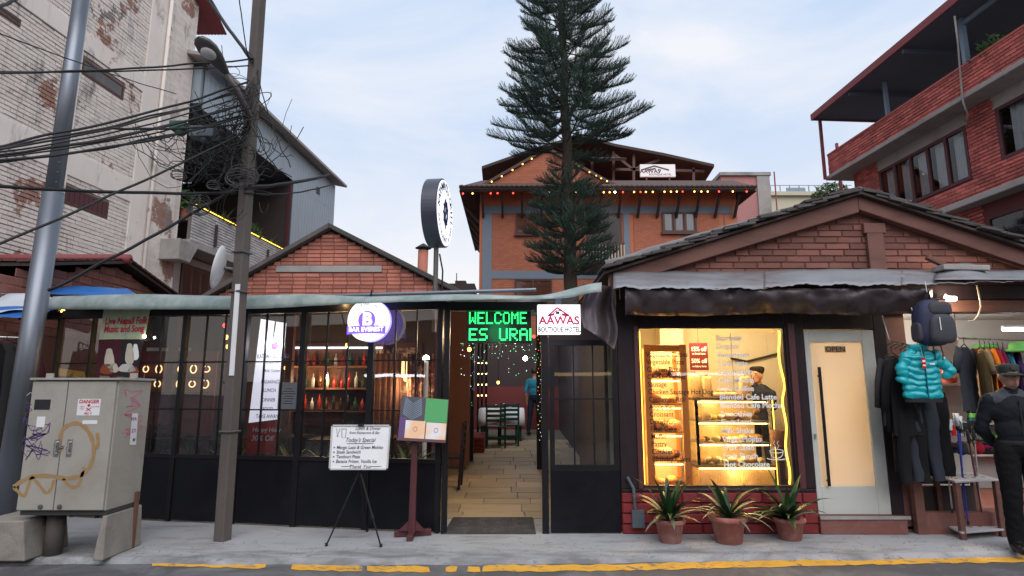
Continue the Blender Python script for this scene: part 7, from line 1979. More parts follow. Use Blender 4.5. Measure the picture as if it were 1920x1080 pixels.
# distribution boxes
for px, py, w_, h_, m_, lab in ((337,238,.17,.10,'box_green','small green junction box in the cables left of the pole'), (383,250,.27,.13,'box_grey','grey blue distribution box hanging in the cables by the pole')):
    q = P(px, py, YO-.05); b = MB(); b.box(q.x-w_/2, q.x+w_/2, q.y-.07, q.y+.07, q.z-h_/2, q.z+h_/2); b.lathe((q.x+.02, q.y, q.z-h_/2-.06), [(.02,0),(.05,.03),(.06,.06)], 10); o = b.build('distribution_box', m_, None, bevel=.012); tag(o, lab, 'junction box')
# long cables
def sagline(a, b_, sag, n_=24, wob=.0, seed=0):
    out = []
    for i in range(n_+1):
        t = i/n_; p = a.lerp(b_, t); p.z -= sag*4*t*(1-t)
        if wob: p += Vector((mnoise.noise(Vector((t*6,seed,0))), mnoise.noise(Vector((t*6,seed,5))), mnoise.noise(Vector((t*6,seed,9)))))*wob
        out.append(p)
    return out
def cable(pts, r, label, mat='cable_black', group='overhead cables at the utility pole'):
    b = MB(); b.tube(pts, r, 6); o = b.build('overhead_cable', mat, None, smooth=True); tag(o, label, 'cable', group)
g = random.Random(8)
for i in range(9):
    a = P(-80, 288 + i*2.6 + g.uniform(-3,3), 4.2 + g.uniform(-.1,.3)); m_ = pole_at(165 + i*7 + g.uniform(-8,8), g.uniform(-.12,.05), g.uniform(-.16,-.1))
    cable(sagline(a, m_, .06 + .03*g.random(), wob=.02, seed=i), g.choice((.008,.01,.012)), 'black cable, %s from the top in the thick bundle left of the utility pole' % ORD[i], group='thick cable bundle left of the utility pole')
ext = [((-60,139,4.5),(452,112,None),.01,'thin cable crossing the white wall at the lower of two near level lines'),((-60,134,4.6),(455,124,None),.008,'thin cable crossing the white wall, upper of two near level lines'),
       ((-60,40,4.4),(330,176,7.5),.006,'thin wire slanting down across the upper white wall'),((-60,346,4.6),(440,362,None),.016,'thick dark cable running almost level left of the pole'),
       ((-60,482,4.2),(452,250,None),.012,'cable rising from lower left to the junction boxes'),((90,545,5.6),(440,352,None),.016,'thick cable rising from the tiled house to the pole'),
       ((372,-30,7.0),(468,112,None),.02,'pair of twisted wires coming from the top left to the pole'),((378,-30,7.0),(470,118,None),.012,'thinner wire beside the twisted pair at the top'),
       ((444,-40,5.6),(450,110,None),.006,'thin wire hanging from the top beside the pole'),((618,328,7.5),(470,352,None),.022,'thick cable end pointing right of the pole'),((622,346,7.5),(470,362,None),.01,'thin cable below the thick cable end right of the pole'),
       ((210,240,5.0),(455,232,None),.012,'cable sagging left of the pole above the green box'),((-60,20,4.0),(30,0,4.5),.014,'dark cable cutting the top left corner')]
for i, (a, b_, r, lab) in enumerate(ext):
    A_ = P(*a); B_ = pole_at(b_[1], (b_[0]-462)/FPX*YO*.5, -.11) if b_[2] is None else P(*b_)
    cable(sagline(A_, B_, .03 if i not in (10,) else .06, wob=.01, seed=i+20), r, lab)
# tangle: coils, loops and loose strands round the pole
b = MB(); g = random.Random(23)
for i in range(58):
    py = g.gauss(255, 62); px = 462 + g.gauss(-12, 26); c = P(px, max(110,min(380,py)), YO + g.uniform(-.3,.15)); rr = g.uniform(.05,.2); ax1 = Vector((g.uniform(-1,1), g.uniform(-.5,.5), g.uniform(-.6,.6))).normalized(); ax2 = ax1.cross(Vector((g.uniform(-1,1), g.uniform(-1,1), g.uniform(-1,1)))).normalized()
    a0 = g.uniform(0,6.28); span = g.uniform(2,6.5); pts = []
    for k in range(13):
        a_ = a0+span*k/12; pts.append(c + ax1*rr*math.cos(a_) + ax2*rr*1.3*math.sin(a_) + Vector((0,0,-.06*math.sin(k/12*math.pi))))
    b.tube(pts, g.choice((.003,.004,.005)), 4, cap=False)
for i in range(54):
    a = pole_at(g.uniform(130, 350), g.uniform(-.12,.12), -.11); c = P(462+g.choice((-1,-1,-1,1))*g.uniform(20,125), g.uniform(170,370), YO+g.uniform(-.3,.3)); pts = sagline(a, c, g.uniform(.02,.28), 12, .05, i)
    b.tube(pts, g.choice((.003,.004,.005,.006)), 4, cap=False)
for i in range(26):     # strands looping between bundle and boxes
    a = P(g.uniform(240,400), g.uniform(225,275), YO+g.uniform(-.3,.2)); c = P(g.uniform(330,460), g.uniform(230,330), YO+g.uniform(-.2,.1)); b.tube(sagline(a, c, g.uniform(.05,.35), 12, .05, i+200), g.choice((.0035,.005)), 4, cap=False)
o = b.build('cable_tangle', 'cable_black', None, smooth=True, kind='stuff'); o['label'] = 'dense tangle of loose black cables around the utility pole'; o['category'] = 'cables'
b = MB()
for px, py, rx in ((335,333,.06),(455,335,.14),(400,352,.05),(372,395,.09),(376,380,.08),(448,340,.12)):
    for k in range(4):
        c = P(px, py, YO-.22); pts = [c + Vector((rx*math.cos(a_)*(1+.06*k), .04*math.sin(a_+k), rx*(.5+.1*k)*math.sin(a_)+.01*k)) for a_ in [2*math.pi*j/22 for j in range(23)]]; b.tube(pts, .0045, 4, cap=False)
o = b.build('cable_coils', 'cable_grey', None, smooth=True, kind='stuff'); o['label'] = 'coiled spare cable loops hung on the utility pole'; o['category'] = 'cables'

# ================================================================ whiteboard on tripod
YW = G(665, 1018).y
wbd = thing('whiteboard_easel', 'whiteboard of daily specials on a black tripod in front of the restaurant', 'easel', G(668,1015))
F1 = G(612,1024); F2 = G(714,1026); F3 = G(688,997); YB = YW
BL, BR, TR, TL = P(618,880,YB-.02), P(726,880,YB-.02), P(732,798,YB+.12), P(623,798,YB+.12)
nb = (BR-BL).cross(TL-BL).normalized(); nb = -nb if nb.y > 0 else nb
b = MB(); b.prism([BL,BR,TR,TL], -nb*.012); brd = b.build('board', 'white_plastic', wbd)
for a, c in ((BL,BR),(BR,TR),(TR,TL),(TL,BL)):
    b = MB(); b.beam(a+nb*.002, c+nb*.002, .014, .02, up=nb); b.build('frame', 'rack_white', brd)
for q in (BL,BR,TR,TL):
    b = MB(); b.ball(q+nb*.006, .012, 8, 5); b.build('corner', 'cloth_char', brd)
hub = (BL+BR)/2 + Vector((0,.06,-.02))
for f, k in ((F1,0),(F2,1),(F3,2)):
    lg = MB(); mdp = hub.lerp(f, .62); lg.tube([hub, mdp], .011, 8); lg.tube([mdp, f+Vector((0,0,.01))], .008, 8); lo = lg.build('leg', 'black_steel', wbd)
    b = MB(); b.tube([hub.lerp(f,.59), hub.lerp(f,.64)], .017, 8); b.build('clamp', 'black_steel', lo); b = MB(); b.tube([f+Vector((0,0,.03)), f], .014, 8); b.build('rubber_foot', 'rubber', lo)
b = MB(); b.tube([hub, (TL+TR)/2 + Vector((0,.03,.02))], .012, 8); b.build('mast', 'black_steel', wbd)
b = MB(); q = (TL+TR)/2; b.beam(q-Vector((.03,0,0))+nb*.01, q+Vector((.03,0,0))+nb*.01, .03, .02); b.build('clip', 'cloth_char', wbd)
bu = (BR-BL).normalized(); bv = nb.cross(bu).normalized(); bv = -bv if bv.z < 0 else bv
def bpt(u_, v_): return BL.lerp(BR, u_).lerp(TL.lerp(TR, u_), v_) + nb*.004
for s_t, u_, v_, sz, al in (('Lunch & Dinner', .40, .93, .05, 'LEFT'), ('from Restaurant & Bar', .30, .83, .042, 'LEFT'), ("Today's Special", .5, .66, .062, 'CENTER')): text('lettering', s_t, 'navy_ink', brd, bpt(u_, v_), bu, bv, sz, al, .0, shear=.3, xs=.82)
for k, s_t in enumerate(('Mango Lassi & Green Mohito', 'Steak Sandwich', 'Tandoori Pizza', 'Banana Fritter, Vanilla Ice')):
    v_ = .49-.105*k; text('lettering', s_t, 'navy_ink', brd, bpt(.10, v_), bu, bv, .047, 'LEFT', .006, shear=.12, xs=.86); b = MB(); b.ball(bpt(.06, v_), .007, 8, 5); b.build('bullet', 'black_ink', brd)
text('lettering', 'Thank You', 'navy_ink', brd, bpt(.52, .055), bu, bv, .05, 'CENTER', 0, shear=.3)
b = MB()
def bl(pts): b.tube([bpt(*q) for q in pts], .0022, 4)
bl([(.08,.93),(.10,.75),(.14,.93)]); bl([(.12,.75),(.09,.75)]); bl([(.17,.92),(.18,.72),(.24,.72),(.25,.92),(.17,.92)]); bl([(.27,.58),(.73,.585)]); bl([(.2,.06),(.36,.07)]); bl([(.7,.06),(.9,.065)]); b.build('drawing', 'navy_ink', brd)

# ================================================================ menu stand
pm0 = G(772, 1008); YMn = pm0.y
ms = thing('menu_stand', 'dark wooden menu stand with open menus beside the doorway', 'menu stand', pm0)
zt_ = P(776, 826, YMn).z; xt_ = P(778, 826, YMn).x
b = MB(); b.box8([(pm0.x-.035,YMn-.03,.05),(pm0.x+.035,YMn-.03,.05),(pm0.x+.035,YMn+.03,.05),(pm0.x-.035,YMn+.03,.05),(xt_-.03,YMn-.025,zt_+.02),(xt_+.03,YMn-.025,zt_+.02),(xt_+.03,YMn+.025,zt_+.02),(xt_-.03,YMn+.025,zt_+.02)]); b.build('post', 'maroon_wood', ms, bevel=.004)
b = MB(); b.beam(G(738,1008)+Vector((0,.03,.035)), G(808,1003)+Vector((0,.0,.035)), .075, .06); b.build('foot', 'maroon_wood', ms, bevel=.006)
b = MB(); q = pm0; b.beam(q+Vector((.005,-.17,.03)), q+Vector((-.01,.2,.03)), .06, .055); b.build('foot', 'maroon_wood', ms, bevel=.006)
for sg_ in (-1, 1):
    b = MB(); b.prism([pm0+Vector((sg_*.036,-.012,.066)), pm0+Vector((sg_*.14,-.012,.066)), pm0+Vector((sg_*.036,-.012,.17))], (0,.024,0)); b.build('gusset', 'maroon_wood', ms)
BL, BR, TR, TL = P(745,824,YMn-.08), P(836,829,YMn-.08), P(842,749,YMn+.09), P(753,742,YMn+.09)
nb = (BR-BL).cross(TL-BL).normalized(); nb = -nb if nb.y > 0 else nb
b = MB(); b.prism([BL,BR,TR,TL], -nb*.02); pn = b.build('panel', 'maroon_wood', ms, bevel=.004)
b = MB(); b.beam(BL+nb*.015, BR+nb*.015, .03, .018, up=nb); b.build('ledge', 'maroon_wood', pn)
def mpt(u_, v_, e=.004): return BL.lerp(BR, u_).lerp(TL.lerp(TR, u_), v_) + nb*e
for u0, u1, v0, v1, m_, nm, e in ((.02,.5,.45,.99,'leaf_print','menu_cover',.004), (.52,.985,.43,.985,'page_green','menu_page',.004), (.14,.55,.03,.44,'page_print','menu_page',.008), (.57,.985,.03,.42,'page_print','menu_page',.008), (.01,.14,.04,.5,'pack_navy','menu_cover',.006)):
    b = MB(); b.prism([mpt(u0,v0,e), mpt(u1,v0,e), mpt(u1,v1,e), mpt(u0,v1,e)], -nb*.003); b.build(nm, 'leaf_navy' if m_ == 'leaf_print' else m_ if nm != 'menu_cover' or u0 > .015 else 'purple_ink', pn)
b = MB()
for k in range(11):
    for sg_ in (-1, 1):
        va = .46+.045*k; ua = .26; ub = ua+sg_*(.2-.004*k); vb = va+.13
        if vb < .98: b.add([mpt(ua, va, .0055), mpt(ub, vb, .0055), mpt(ub, vb+.022, .0055), mpt(ua, va+.012, .0055)], [(0,1,2,3)])
b.build('leaf_motif', 'leaf_stripe', pn)
mu = (BR-BL).normalized(); mv = nb.cross(mu).normalized(); mv = -mv if mv.z < 0 else mv
for u_ in (.35, .78):
    b = MB(); b.tube([mpt(u_+.04*math.cos(a_), .25+.05*math.sin(a_), .010) for a_ in [2*math.pi*j/14 for j in range(15)]], .003, 4); b.build('menu_emblem', 'pink_ink', pn)
# ================================================================ trekking clothes shop at the right
sh = thing('clothes_shop', 'lit trekking clothes shop bay at the right of the cafe', 'shop', (6.5, 8, 0))
x0s = dx1+.17; y1s = 9.3
def sbox(nm, mat, *a, par=None, bev=0):
    b = MB(); b.box(*a); return b.build(nm, mat, par or sh, bevel=bev)
sbox('shop_floor', 'step_red', x0s, 8.6, YF+.05, y1s, .03, .06)
sbox('back_wall', 'pale_wall', x0s, 8.6, y1s, y1s+.1, 0, 2.6)
sbox('side_wall', 'red_wall', x0s-.005, x0s+.06, YF+.32, y1s, 0, 2.6)
sbox('side_wall', 'red_wall', 8.6, 8.7, YF+.05, y1s, 0, 2.6)
sbox('shop_ceiling', 'pale_wall', x0s, 8.7, YF-.1, y1s+.1, 2.58, 2.66)
sbox('threshold', 'step_red', FF.px(1722,940)[0], 8.6, YF-.05, YF+.05, 0, .22)
sbox('post', 'brown_wood', FF.px(1705,900)[0], FF.px(1722,900)[0], YF-.06, YF+.02, 0, 1.0, bev=.005)
sbox('counter_front', 'dark_wall', FF.px(1722,900)[0], FF.px(1850,900)[0], YF+.2, YF+.26, .1, .45)
# shelves on the back wall
for k in range(4):
    sbox('shelf', 'rack_white', x0s+.1, 8.4, y1s-.32, y1s-.002, .55+.45*k, .575+.45*k)
g = random.Random(41)
cl = ['cloth_black','cloth_char','cloth_slate','cloth_khaki','cloth_crimson','cloth_plum','cloth_teal','cloth_blue','cloth_rust','cloth_cream','cloth_burgundy','cloth_green']
for k in range(4):
    x = x0s+.2; sk_ = 0
    while x < 7.6:
        w = g.uniform(.2,.3); hgt = 0
        for j in range(g.randint(2,4)):
            h = g.uniform(.05,.08); b = MB(); z = .576+.45*k+hgt; b.box(x, x+w, y1s-.3, y1s-.04, z, z+h); o = b.build('folded_garment', (cm := g.choice(cl)), None, bevel=.02); hgt += h+.001
            tag(o, '%s folded garment, %s from below in the %s stack along the %s shop shelf' % (cm[6:], ORD[j], ORD[min(13, (sk_ := sk_ + (j == 0)) - 1)], ('lowest','second','third','top')[k]), 'garment', 'folded clothes on the shop shelves')
        x += w+g.uniform(.04,.12)
# low bins of goods near the front
for i in range(16):
    px = 1728 + (i%8)*15; py = 800 + (i//8)*40; q = P(px, py, YF+.35+.08*(i//8)); b = MB(); b.ball(q, .07, 9, 6, sc=(1.1,.8,g.uniform(.8,1.3))); o = b.build('rolled_garment', g.choice(cl), None, smooth=True)
    tag(o, 'rolled garment, %s from the left in the %s row at the dim shop front' % (ORD[i%8], ('upper','lower')[i//8]), 'garment', 'rolled goods at the shop front')
sbox('goods_rack', 'dark_wood', FF.px(1724,860)[0], FF.px(1850,860)[0], YF+.3, YF+.55, .46, .5)
sbox('goods_rack', 'dark_wood', FF.px(1724,860)[0], FF.px(1850,860)[0], YF+.3, YF+.55, .86, .9)
# lights
def tube_light(px0, px1, py, Y, lab, e):
    a, c = P(px0, py, Y), P(px1, py, Y); t = thing('tube_light', lab, 'tube light', (a+c)/2); b = MB(); b.tube([a,c], .02, 8); b.build('tube', 'tube_white', t); b = MB(); b.beam(a+Vector((0,0,.035)), c+Vector((0,0,.035)), .05, .03); b.build('batten', 'white_plastic', t)
    lamp_in(t, (a+c)/2 - Vector((0,0,.1)), e, (.9,.95,1.0), .1)
tube_light(1732, 1768, 625, 8.2, 'white tube light behind the hanging backpack', 8); tube_light(1880, 1925, 618, 8.0, 'white tube light above the row of shirts', 9)
q = P(1783, 560, YF-.2); t = thing('beam_bulb', 'bright bulb under the brown beam right of the backpack', 'light bulb', q)
b = MB(); b.tube([q-Vector((.05,0,.0)), q+Vector((.05,0,0))], .025, 10); b.build('bulb', 'bulb_white', t, smooth=True); b = MB(); b.beam(q+Vector((-.09,0,.03)), q+Vector((-.05,0,.0)), .05, .05); b.build('holder', 'white_plastic', t)
lamp_in(t, q - Vector((0,.06,.02)), 9, (1.0,.78,.5), .04)
pts = [P(1832,535,YF-.4), P(1836,556,YF-.4), P(1839,575,YF-.4), P(1834,592,YF-.4), P(1826,601,YF-.4), P(1816,603,YF-.4)]
b = MB(); b.tube(pts, .008, 6); o = b.build('dangling_cord', 'cable_white', None, smooth=True); tag(o, 'pale cord dangling from the awning right of the bulb', 'cord')
# garments ------------------------------------------------------------
def shirt(name, label, top, w, L, ang, mat, cat='shirt', sleeves=.24, group=None, thick=.05, seed=0, flare=1.05):
    """hung shirt: a folded double sheet with sleeves and hanger; ang turns it about the vertical"""
    t = thing(name, label, cat, top, group); M = Matrix.Rotation(ang, 3, 'Z'); g_ = random.Random(seed)
    rows_ = []; n_ = 26; ph = g_.uniform(0,6)
    for k in range(13):
        v = k/12; z = -.02 - L*v; hwid = w/2*(.34+.66*smoothstep(0,.11,v))*(1+(flare-1)*v); th = thick/2*(.5+.6*smoothstep(0,.3,v))
        if v < .11: z = -.02 - L*v*1.0
        r_ = []
        for j in range(n_+1):
            a = 2*math.pi*j/n_; x = hwid*math.cos(a); y = th*math.sin(a)*(1.1-.4*abs(math.cos(a))) + .016*math.sin(x*38+ph)*v + .02*mnoise.noise(Vector((x*9, v*3.5, seed*1.7)))*v
            r_.append(M @ Vector((x, y, z + .008*math.sin(x*23+ph)*v)))
        rows_.append(r_)
    b = MB(); b.grid(rows_); b.build('body', mat, t, world=False, smooth=True)
    for sx in (-1, 1):
        if sleeves:
            a = Vector((sx*w*.43, 0, -.06)); e = Vector((sx*(w*.5+.10), 0, -.06-sleeves)); b = MB(); b.tube([a, a.lerp(e,.5)+Vector((sx*.02,0,0)), e], [w*.13, w*.135, w*.12], 10, cap=True)
            b.v = [M @ Vector((v.x, v.y*.45, v.z)) for v in b.v]; b.build('sleeve', mat, t, world=False, smooth=True)
    b = MB(); b.tube([M @ Vector((-w*.36,0,-.045)), M @ Vector((0,0,.02)), M @ Vector((w*.36,0,-.045))], .006, 5); b.tube([M @ Vector((0,0,.02)), M @ Vector((0,0,.07)), M @ Vector((.02,0,.09))], .004, 5); b.build('hanger', 'black_steel', t, world=False)
    return t
row = [(1808,648,'slate',.55,.72,R(38),'dark slate shirt facing out at the left end of the shirt row'),(1838,652,'khaki',.5,.78,R(66),'khaki shirt second in the row of hanging shirts'),(1847,652,'orange',.5,.8,R(68),'orange shirt in the row of hanging shirts'),(1856,654,'crimson',.5,.8,R(68),'crimson shirt beside the orange shirt in the row'),
       (1864,655,'plum',.5,.78,R(68),'plum shirt between crimson and teal shirts'),(1872,656,'teal',.5,.74,R(68),'teal shirt left of the light blue shirt'),(1881,655,'blue',.5,.7,R(62),'light blue shirt in the row of hanging shirts'),(1893,658,'violet',.5,.72,R(64),'dark violet shirt right of the light blue shirt'),(1908,658,'burgundy',.52,.7,R(50),'burgundy shirt behind the guard')]
for i, (px, py, m_, w, L, ang, lab) in enumerate(row):
    shirt('hanging_shirt', lab, P(px, py, YF+.28+.02*i), w, L, ang, 'cloth_'+m_, group='shirts hanging in a row', seed=i)
a = P(1795, 634, YF+.25); c = P(1990, 640, YF+.5); t = thing('clothes_rail', 'steel rail carrying the row of coloured shirts', 'clothes rail', a); b = MB(); b.tube([a, c], .012, 8); b.build('bar', 'steel_handle', t)
for q in (a, c): 
    b = MB(); b.tube([q, Vector((q.x, q.y, 2.56))], .006, 6); b.build('hook', 'steel_handle', t)
b = MB(); q = P(1912, 655, YF+.1); b.lathe(q, [(.16,-.03),(.15,-.01),(.1,.01),(.095,.06),(.06,.085),(.01,.09)], 20); o = b.build('sun_hat', 'cloth_green', None, smooth=True); tag(o, 'green cloth hat hanging above the guard', 'hat')
# left rail with dark trousers, jackets
YR_ = YF-.28
a = P(1668, 640, YR_+.1); c = P(1742, 655, YR_-.35); t = thing('clothes_rail', 'slanting rail with hangers beside the frosted door', 'clothes rail', a); b = MB(); b.tube([a, c], .01, 8); b.build('bar', 'steel_handle', t); b = MB(); b.tube([a, Vector((a.x, a.y+.1, 2.36))], .006, 6); b.tube([c, Vector((c.x, c.y+.2, 2.36))], .006, 6); b.build('hook', 'steel_handle', t)
for i in range(7):
    q = a.lerp(c, .1+.13*i); b = MB(); b.tube([q+Vector((-.1,0,-.05)), q, q+Vector((.1,0,-.05))], .005, 5); o = b.build('clothes_hanger', 'black_steel', None); tag(o, 'black hanger, %s along the slanting rail from the frosted door' % ORD[i], 'hanger', 'hangers on the slanting rail')
for i, (px, py, w, L, ang, m_, lab) in enumerate(((1672,664,.42,.72,R(25),'char','dark jacket hanging next to the frosted door'),(1690,668,.44,.8,R(20),'black','black jacket hanging behind the turquoise jacket'))):
    shirt('dark_jacket', lab, P(px, py, YR_+.02-.06*i), w, L, ang, 'cloth_'+m_, 'jacket', .5, 'dark jackets beside the frosted door', .12, 50+i)
def trousers(label, top, w, L, ang, mat, seed):
    t = thing('hanging_trousers', label, 'trousers', top, 'dark trousers hanging under the turquoise jacket'); M = Matrix.Rotation(ang, 3, 'Z')
    b = MB(); b.v = []; b.box(-w/2, w/2, -.03, .03, -.07, 0); b.v = [M @ v for v in b.v]; b.build('waistband', mat, t, world=False, bevel=.01)
    for sx in (-1, 1):
        rows_ = []
        for k in range(11):
            v = k/10; cx = sx*w*.26 + sx*.03*v; rw = w*.27*(1-.3*v); r_ = []
            for j in range(17):
                a_ = 2*math.pi*j/16; r_.append(M @ Vector((cx + rw*math.cos(a_)*(1+.06*math.sin(a_*3+seed)), .05*(1-.2*v)*math.sin(a_) + (.012*math.sin(9*v+seed) + .022*mnoise.noise(Vector((a_*1.3, v*7, seed*2.1)))), -.06 - L*v)))
            rows_.append(r_)
        b = MB(); b.grid(rows_); b.build('leg', mat, t, world=False, smooth=True)
trousers('black trousers hanging at the left below the turquoise jacket', P(1700, 738, YR_-.06), .34, .84, R(15), 'cloth_black', 1)
trousers('charcoal trousers hanging in the middle below the turquoise jacket', P(1722, 735, YR_-.02), .34, .84, R(8), 'cloth_slate', 2)
trousers('black trousers hanging at the right below the turquoise jacket', P(1740, 735, YR_+.04), .32, .8, R(-5), 'cloth_black', 3)
shirt('long_coat', 'long dark coat hanging beside the frosted door post', P(1686, 690, YR_+.08), .4, 1.05, R(30), 'cloth_black', 'coat', .6, None, .14, 60, 1.15)
# turquoise puffer jacket
def puffer(c):
    t = thing('puffer_jacket', 'turquoise quilted puffer jacket hanging below the backpack', 'jacket', c)
    W, L = .36, .50; rows_ = []; nseg = 8; per = 7
    for k in range(nseg*per+1):
        v = k/(nseg*per); bul = abs(math.sin(math.pi*(k % per)/per)) if k % per else 0
        hw_ = W/2*(.5+.5*smoothstep(0,.16,v))*(1+.06*v); th = .06*(.55+.45*smoothstep(0,.2,v)) + .016*bul; hw_ += .010*bul
        rows_.append([Vector((hw_*math.copysign(abs(math.cos(a))**.75, math.cos(a)), th*math.sin(a)*1.0, -L*v)) + Vector((.010*mnoise.noise(Vector((v*5,math.cos(a)*3,1))), .020*mnoise.noise(Vector((math.cos(a)*5,v*9,math.sin(a)))), .022*mnoise.noise(Vector((math.cos(a)*2.2,v*3,7))) + .012*math.cos(a)**2)) for a in [2*math.pi*(j%44)/44 for j in range(45)]])
    b = MB(); b.grid(rows_); b.build('body', 'jacket_turq', t, world=False, smooth=True)
    for sx in (-1, 1):
        pts = []; rs_ = []
        for k in range(5*6+1):
            v = k/30; bul = abs(math.sin(math.pi*(k % 6)/6)) if k % 6 else 0
            if sx < 0: p = Vector((-.12-.09*v-.02*math.sin(v*3), -.02, -.04-.30*v))
            else: p = Vector((.12+.16*math.sin(min(1,v*1.3)*1.57)-.02*v, -.03, -.05-.24*v))
            pts.append(p + Vector((.012*math.sin(v*11+sx), .01*math.sin(v*7), 0))); rs_.append((.055*(1-.18*v)+.012*bul)*(1+.12*math.sin(v*17+sx*2)))
        b = MB(); b.tube(pts, rs_, 14); b.v = [Vector((v.x, v.y*.8, v.z)) for v in b.v]; b.build('sleeve', 'jacket_turq', t, world=False, smooth=True)
    rows_ = [[Vector((.085*math.cos(a), .045*math.sin(a), .0+z)) for a in [2*math.pi*j/20 for j in range(21)]] for z in (-.03,.03,.05)]
    b = MB(); b.grid(rows_); b.build('collar', 'jacket_turq', t, world=False, smooth=True, solid=.02)
    b = MB(); b.box(-.004, .004, -.085, -.068, -L+.01, .03); b.build('zip', 'cloth_teal', t, world=False)
    b = MB(); b.box(-.045, -.005, -.105, -.1, -.20, -.09); tg = b.build('price_tag', 'cloth_red', t, world=False); b = MB(); b.tube([(-.02,-.1,-.09),(-.015,-.06,.02)], .002, 4); b.build('string', 'cable_white', tg, world=False)
    b = MB(); b.box(-.04,-.01,-.1065,-.1052,-.135,-.115); b.box(-.04,-.01,-.1065,-.1052,-.175,-.16); b.build('tag_print', 'white_ink', tg, world=False)
    b = MB(); b.box(.05,.1,-.082,-.078,-.16,-.145); b.build('badge', 'white_ink', t, world=False)
    b = MB(); b.tube([(-.13,0,-.02),(0,0,.05),(.13,0,-.02)], .006, 5); b.tube([(0,0,.05),(0,0,.12)], .004, 5); b.build('hanger', 'black_steel', t, world=False)
    rows_ = [[Vector((W/2*1.04*math.cos(a), .065*math.sin(a), z)) for a in [2*math.pi*j/24 for j in range(25)]] for z in (-L+.005,-L-.035)]
    b = MB(); b.grid(rows_); b.build('hem', 'cloth_char', t, world=False, smooth=True)
puffer(P(1721, 655, YR_-.25))
# backpack
def backpack(c):
    t = thing('backpack', 'navy and charcoal backpack hanging from the awning above the turquoise jacket', 'backpack', c)
    def sup(cx, cy, cz, rx, ry, rz, e, nm, mat):
        rows_ = []
        for i in range(17):
            ph = -math.pi/2+math.pi*i/16; r_ = []
            for j in range(25):
                a = 2*math.pi*j/24; f = lambda v: math.copysign(abs(v)**e, v)
                r_.append(Vector((cx+rx*f(math.cos(ph))*f(math.cos(a))*(1-.12*math.sin(ph)), cy+ry*f(math.cos(ph))*f(math.sin(a)), cz+rz*f(math.sin(ph)))))
            rows_.append(r_)
        b = MB(); b.grid(rows_); return b.build(nm, mat, t, world=False, smooth=True)
    sup(0,0,-.24,.175,.11,.24,.68,'main_bag','pack_navy'); sup(.03,-.09,-.31,.13,.06,.15,.55,'front_pocket','pack_grey'); sup(.04,-.075,-.1,.12,.05,.07,.6,'top_pocket','pack_grey')
    for sx in (-1,1): sup(sx*.165,-.01,-.34,.03,.07,.1,.6,'side_pocket','pack_grey')
    b = MB(); b.tube([(-.02,.05,-.01),(-.01,.03,.06),(.01,.0,.09),(.03,.02,.05),(.04,.05,-.01)], .008, 6); b.build('loop', 'cable_black', t, world=False)
    b = MB(); b.tube([(-.02,-.155,-.2),(-.022,-.16,-.33)], .005, 5); b.build('zip_pull', 'white_ink', t, world=False)
    for sx in (-.03,.05):
        b = MB(); b.tube([(sx,-.02,-.46),(sx+.01,-.03,-.55),(sx+.005,-.03,-.62)], .006, 5); b.build('strap', 'cable_black', t, world=False)
    b = MB(); b.tube([(.175,-.02,-.15),(.195,-.03,-.3),(.18,-.02,-.42)], .008, 5); b.build('strap', 'pack_grey', t, world=False)
    b = MB(); b.tube([(0,.01,.08),(0,.02,.2)], .004, 5); b.build('hook', 'steel_handle', t, world=False)
backpack(P(1741, 562, YF-.58))
# red bottle, shopping goods on the shelf behind
q = P(1781, 718, YF+.9); t = thing('red_bottle', 'red drinks bottle on a shelf right of the turquoise jacket', 'bottle', q); b = MB(); b.lathe(q, [(.075,0),(.08,.02),(.08,.17),(.05,.21),(.035,.22)], 18); b.build('body', 'bottle_red', t, smooth=True); b = MB(); b.lathe(q+Vector((0,0,.221)), [(.045,0),(.045,.04),(.03,.05)], 14); b.build('cap', 'pack_grey', t); b = MB(); b.lathe(q+Vector((0,-.0805,.1)), [(.045,0),(.043,.002)], 18, M=Matrix(((1,0,0),(0,0,-1),(0,1,0)))); b.build('badge', 'cloth_cream', t)
sbox('mid_shelf', 'rack_white', FF.px(1745,720)[0], P(1826,720,YF+1).x, YF+.8, YF+1.1, q.z-.03, q.z-.002)
sbox('divider', 'pale_wall', P(1766,800,YF+.95).x, P(1832,800,YF+.95).x, YF+1.1, YF+1.13, .1, 2.3)
for i in range(9):
    px = 1748+i*6.5; q = P(px, 800 if i > 5 else 790, YF+.2); b = MB(); b.box(q.x-.02, q.x+.025, q.y-.01, q.y+.01, q.z-.1, q.z+.02); o = b.build('blister_pack', 'plastic_clear' if i % 3 else 'cloth_red', None, bevel=.004); tag(o, 'small pack, %s from the left on the rail behind the trekking poles' % ORD[i], 'packet', 'small packets hanging at the shop front')
a = P(1742, 782, YF+.2); c = P(1812, 792, YF+.2); b = MB(); b.tube([a, c], .006, 6); o = b.build('packet_rail', 'steel_handle'); tag(o, 'thin rail holding the small packets at the shop front', 'rail')
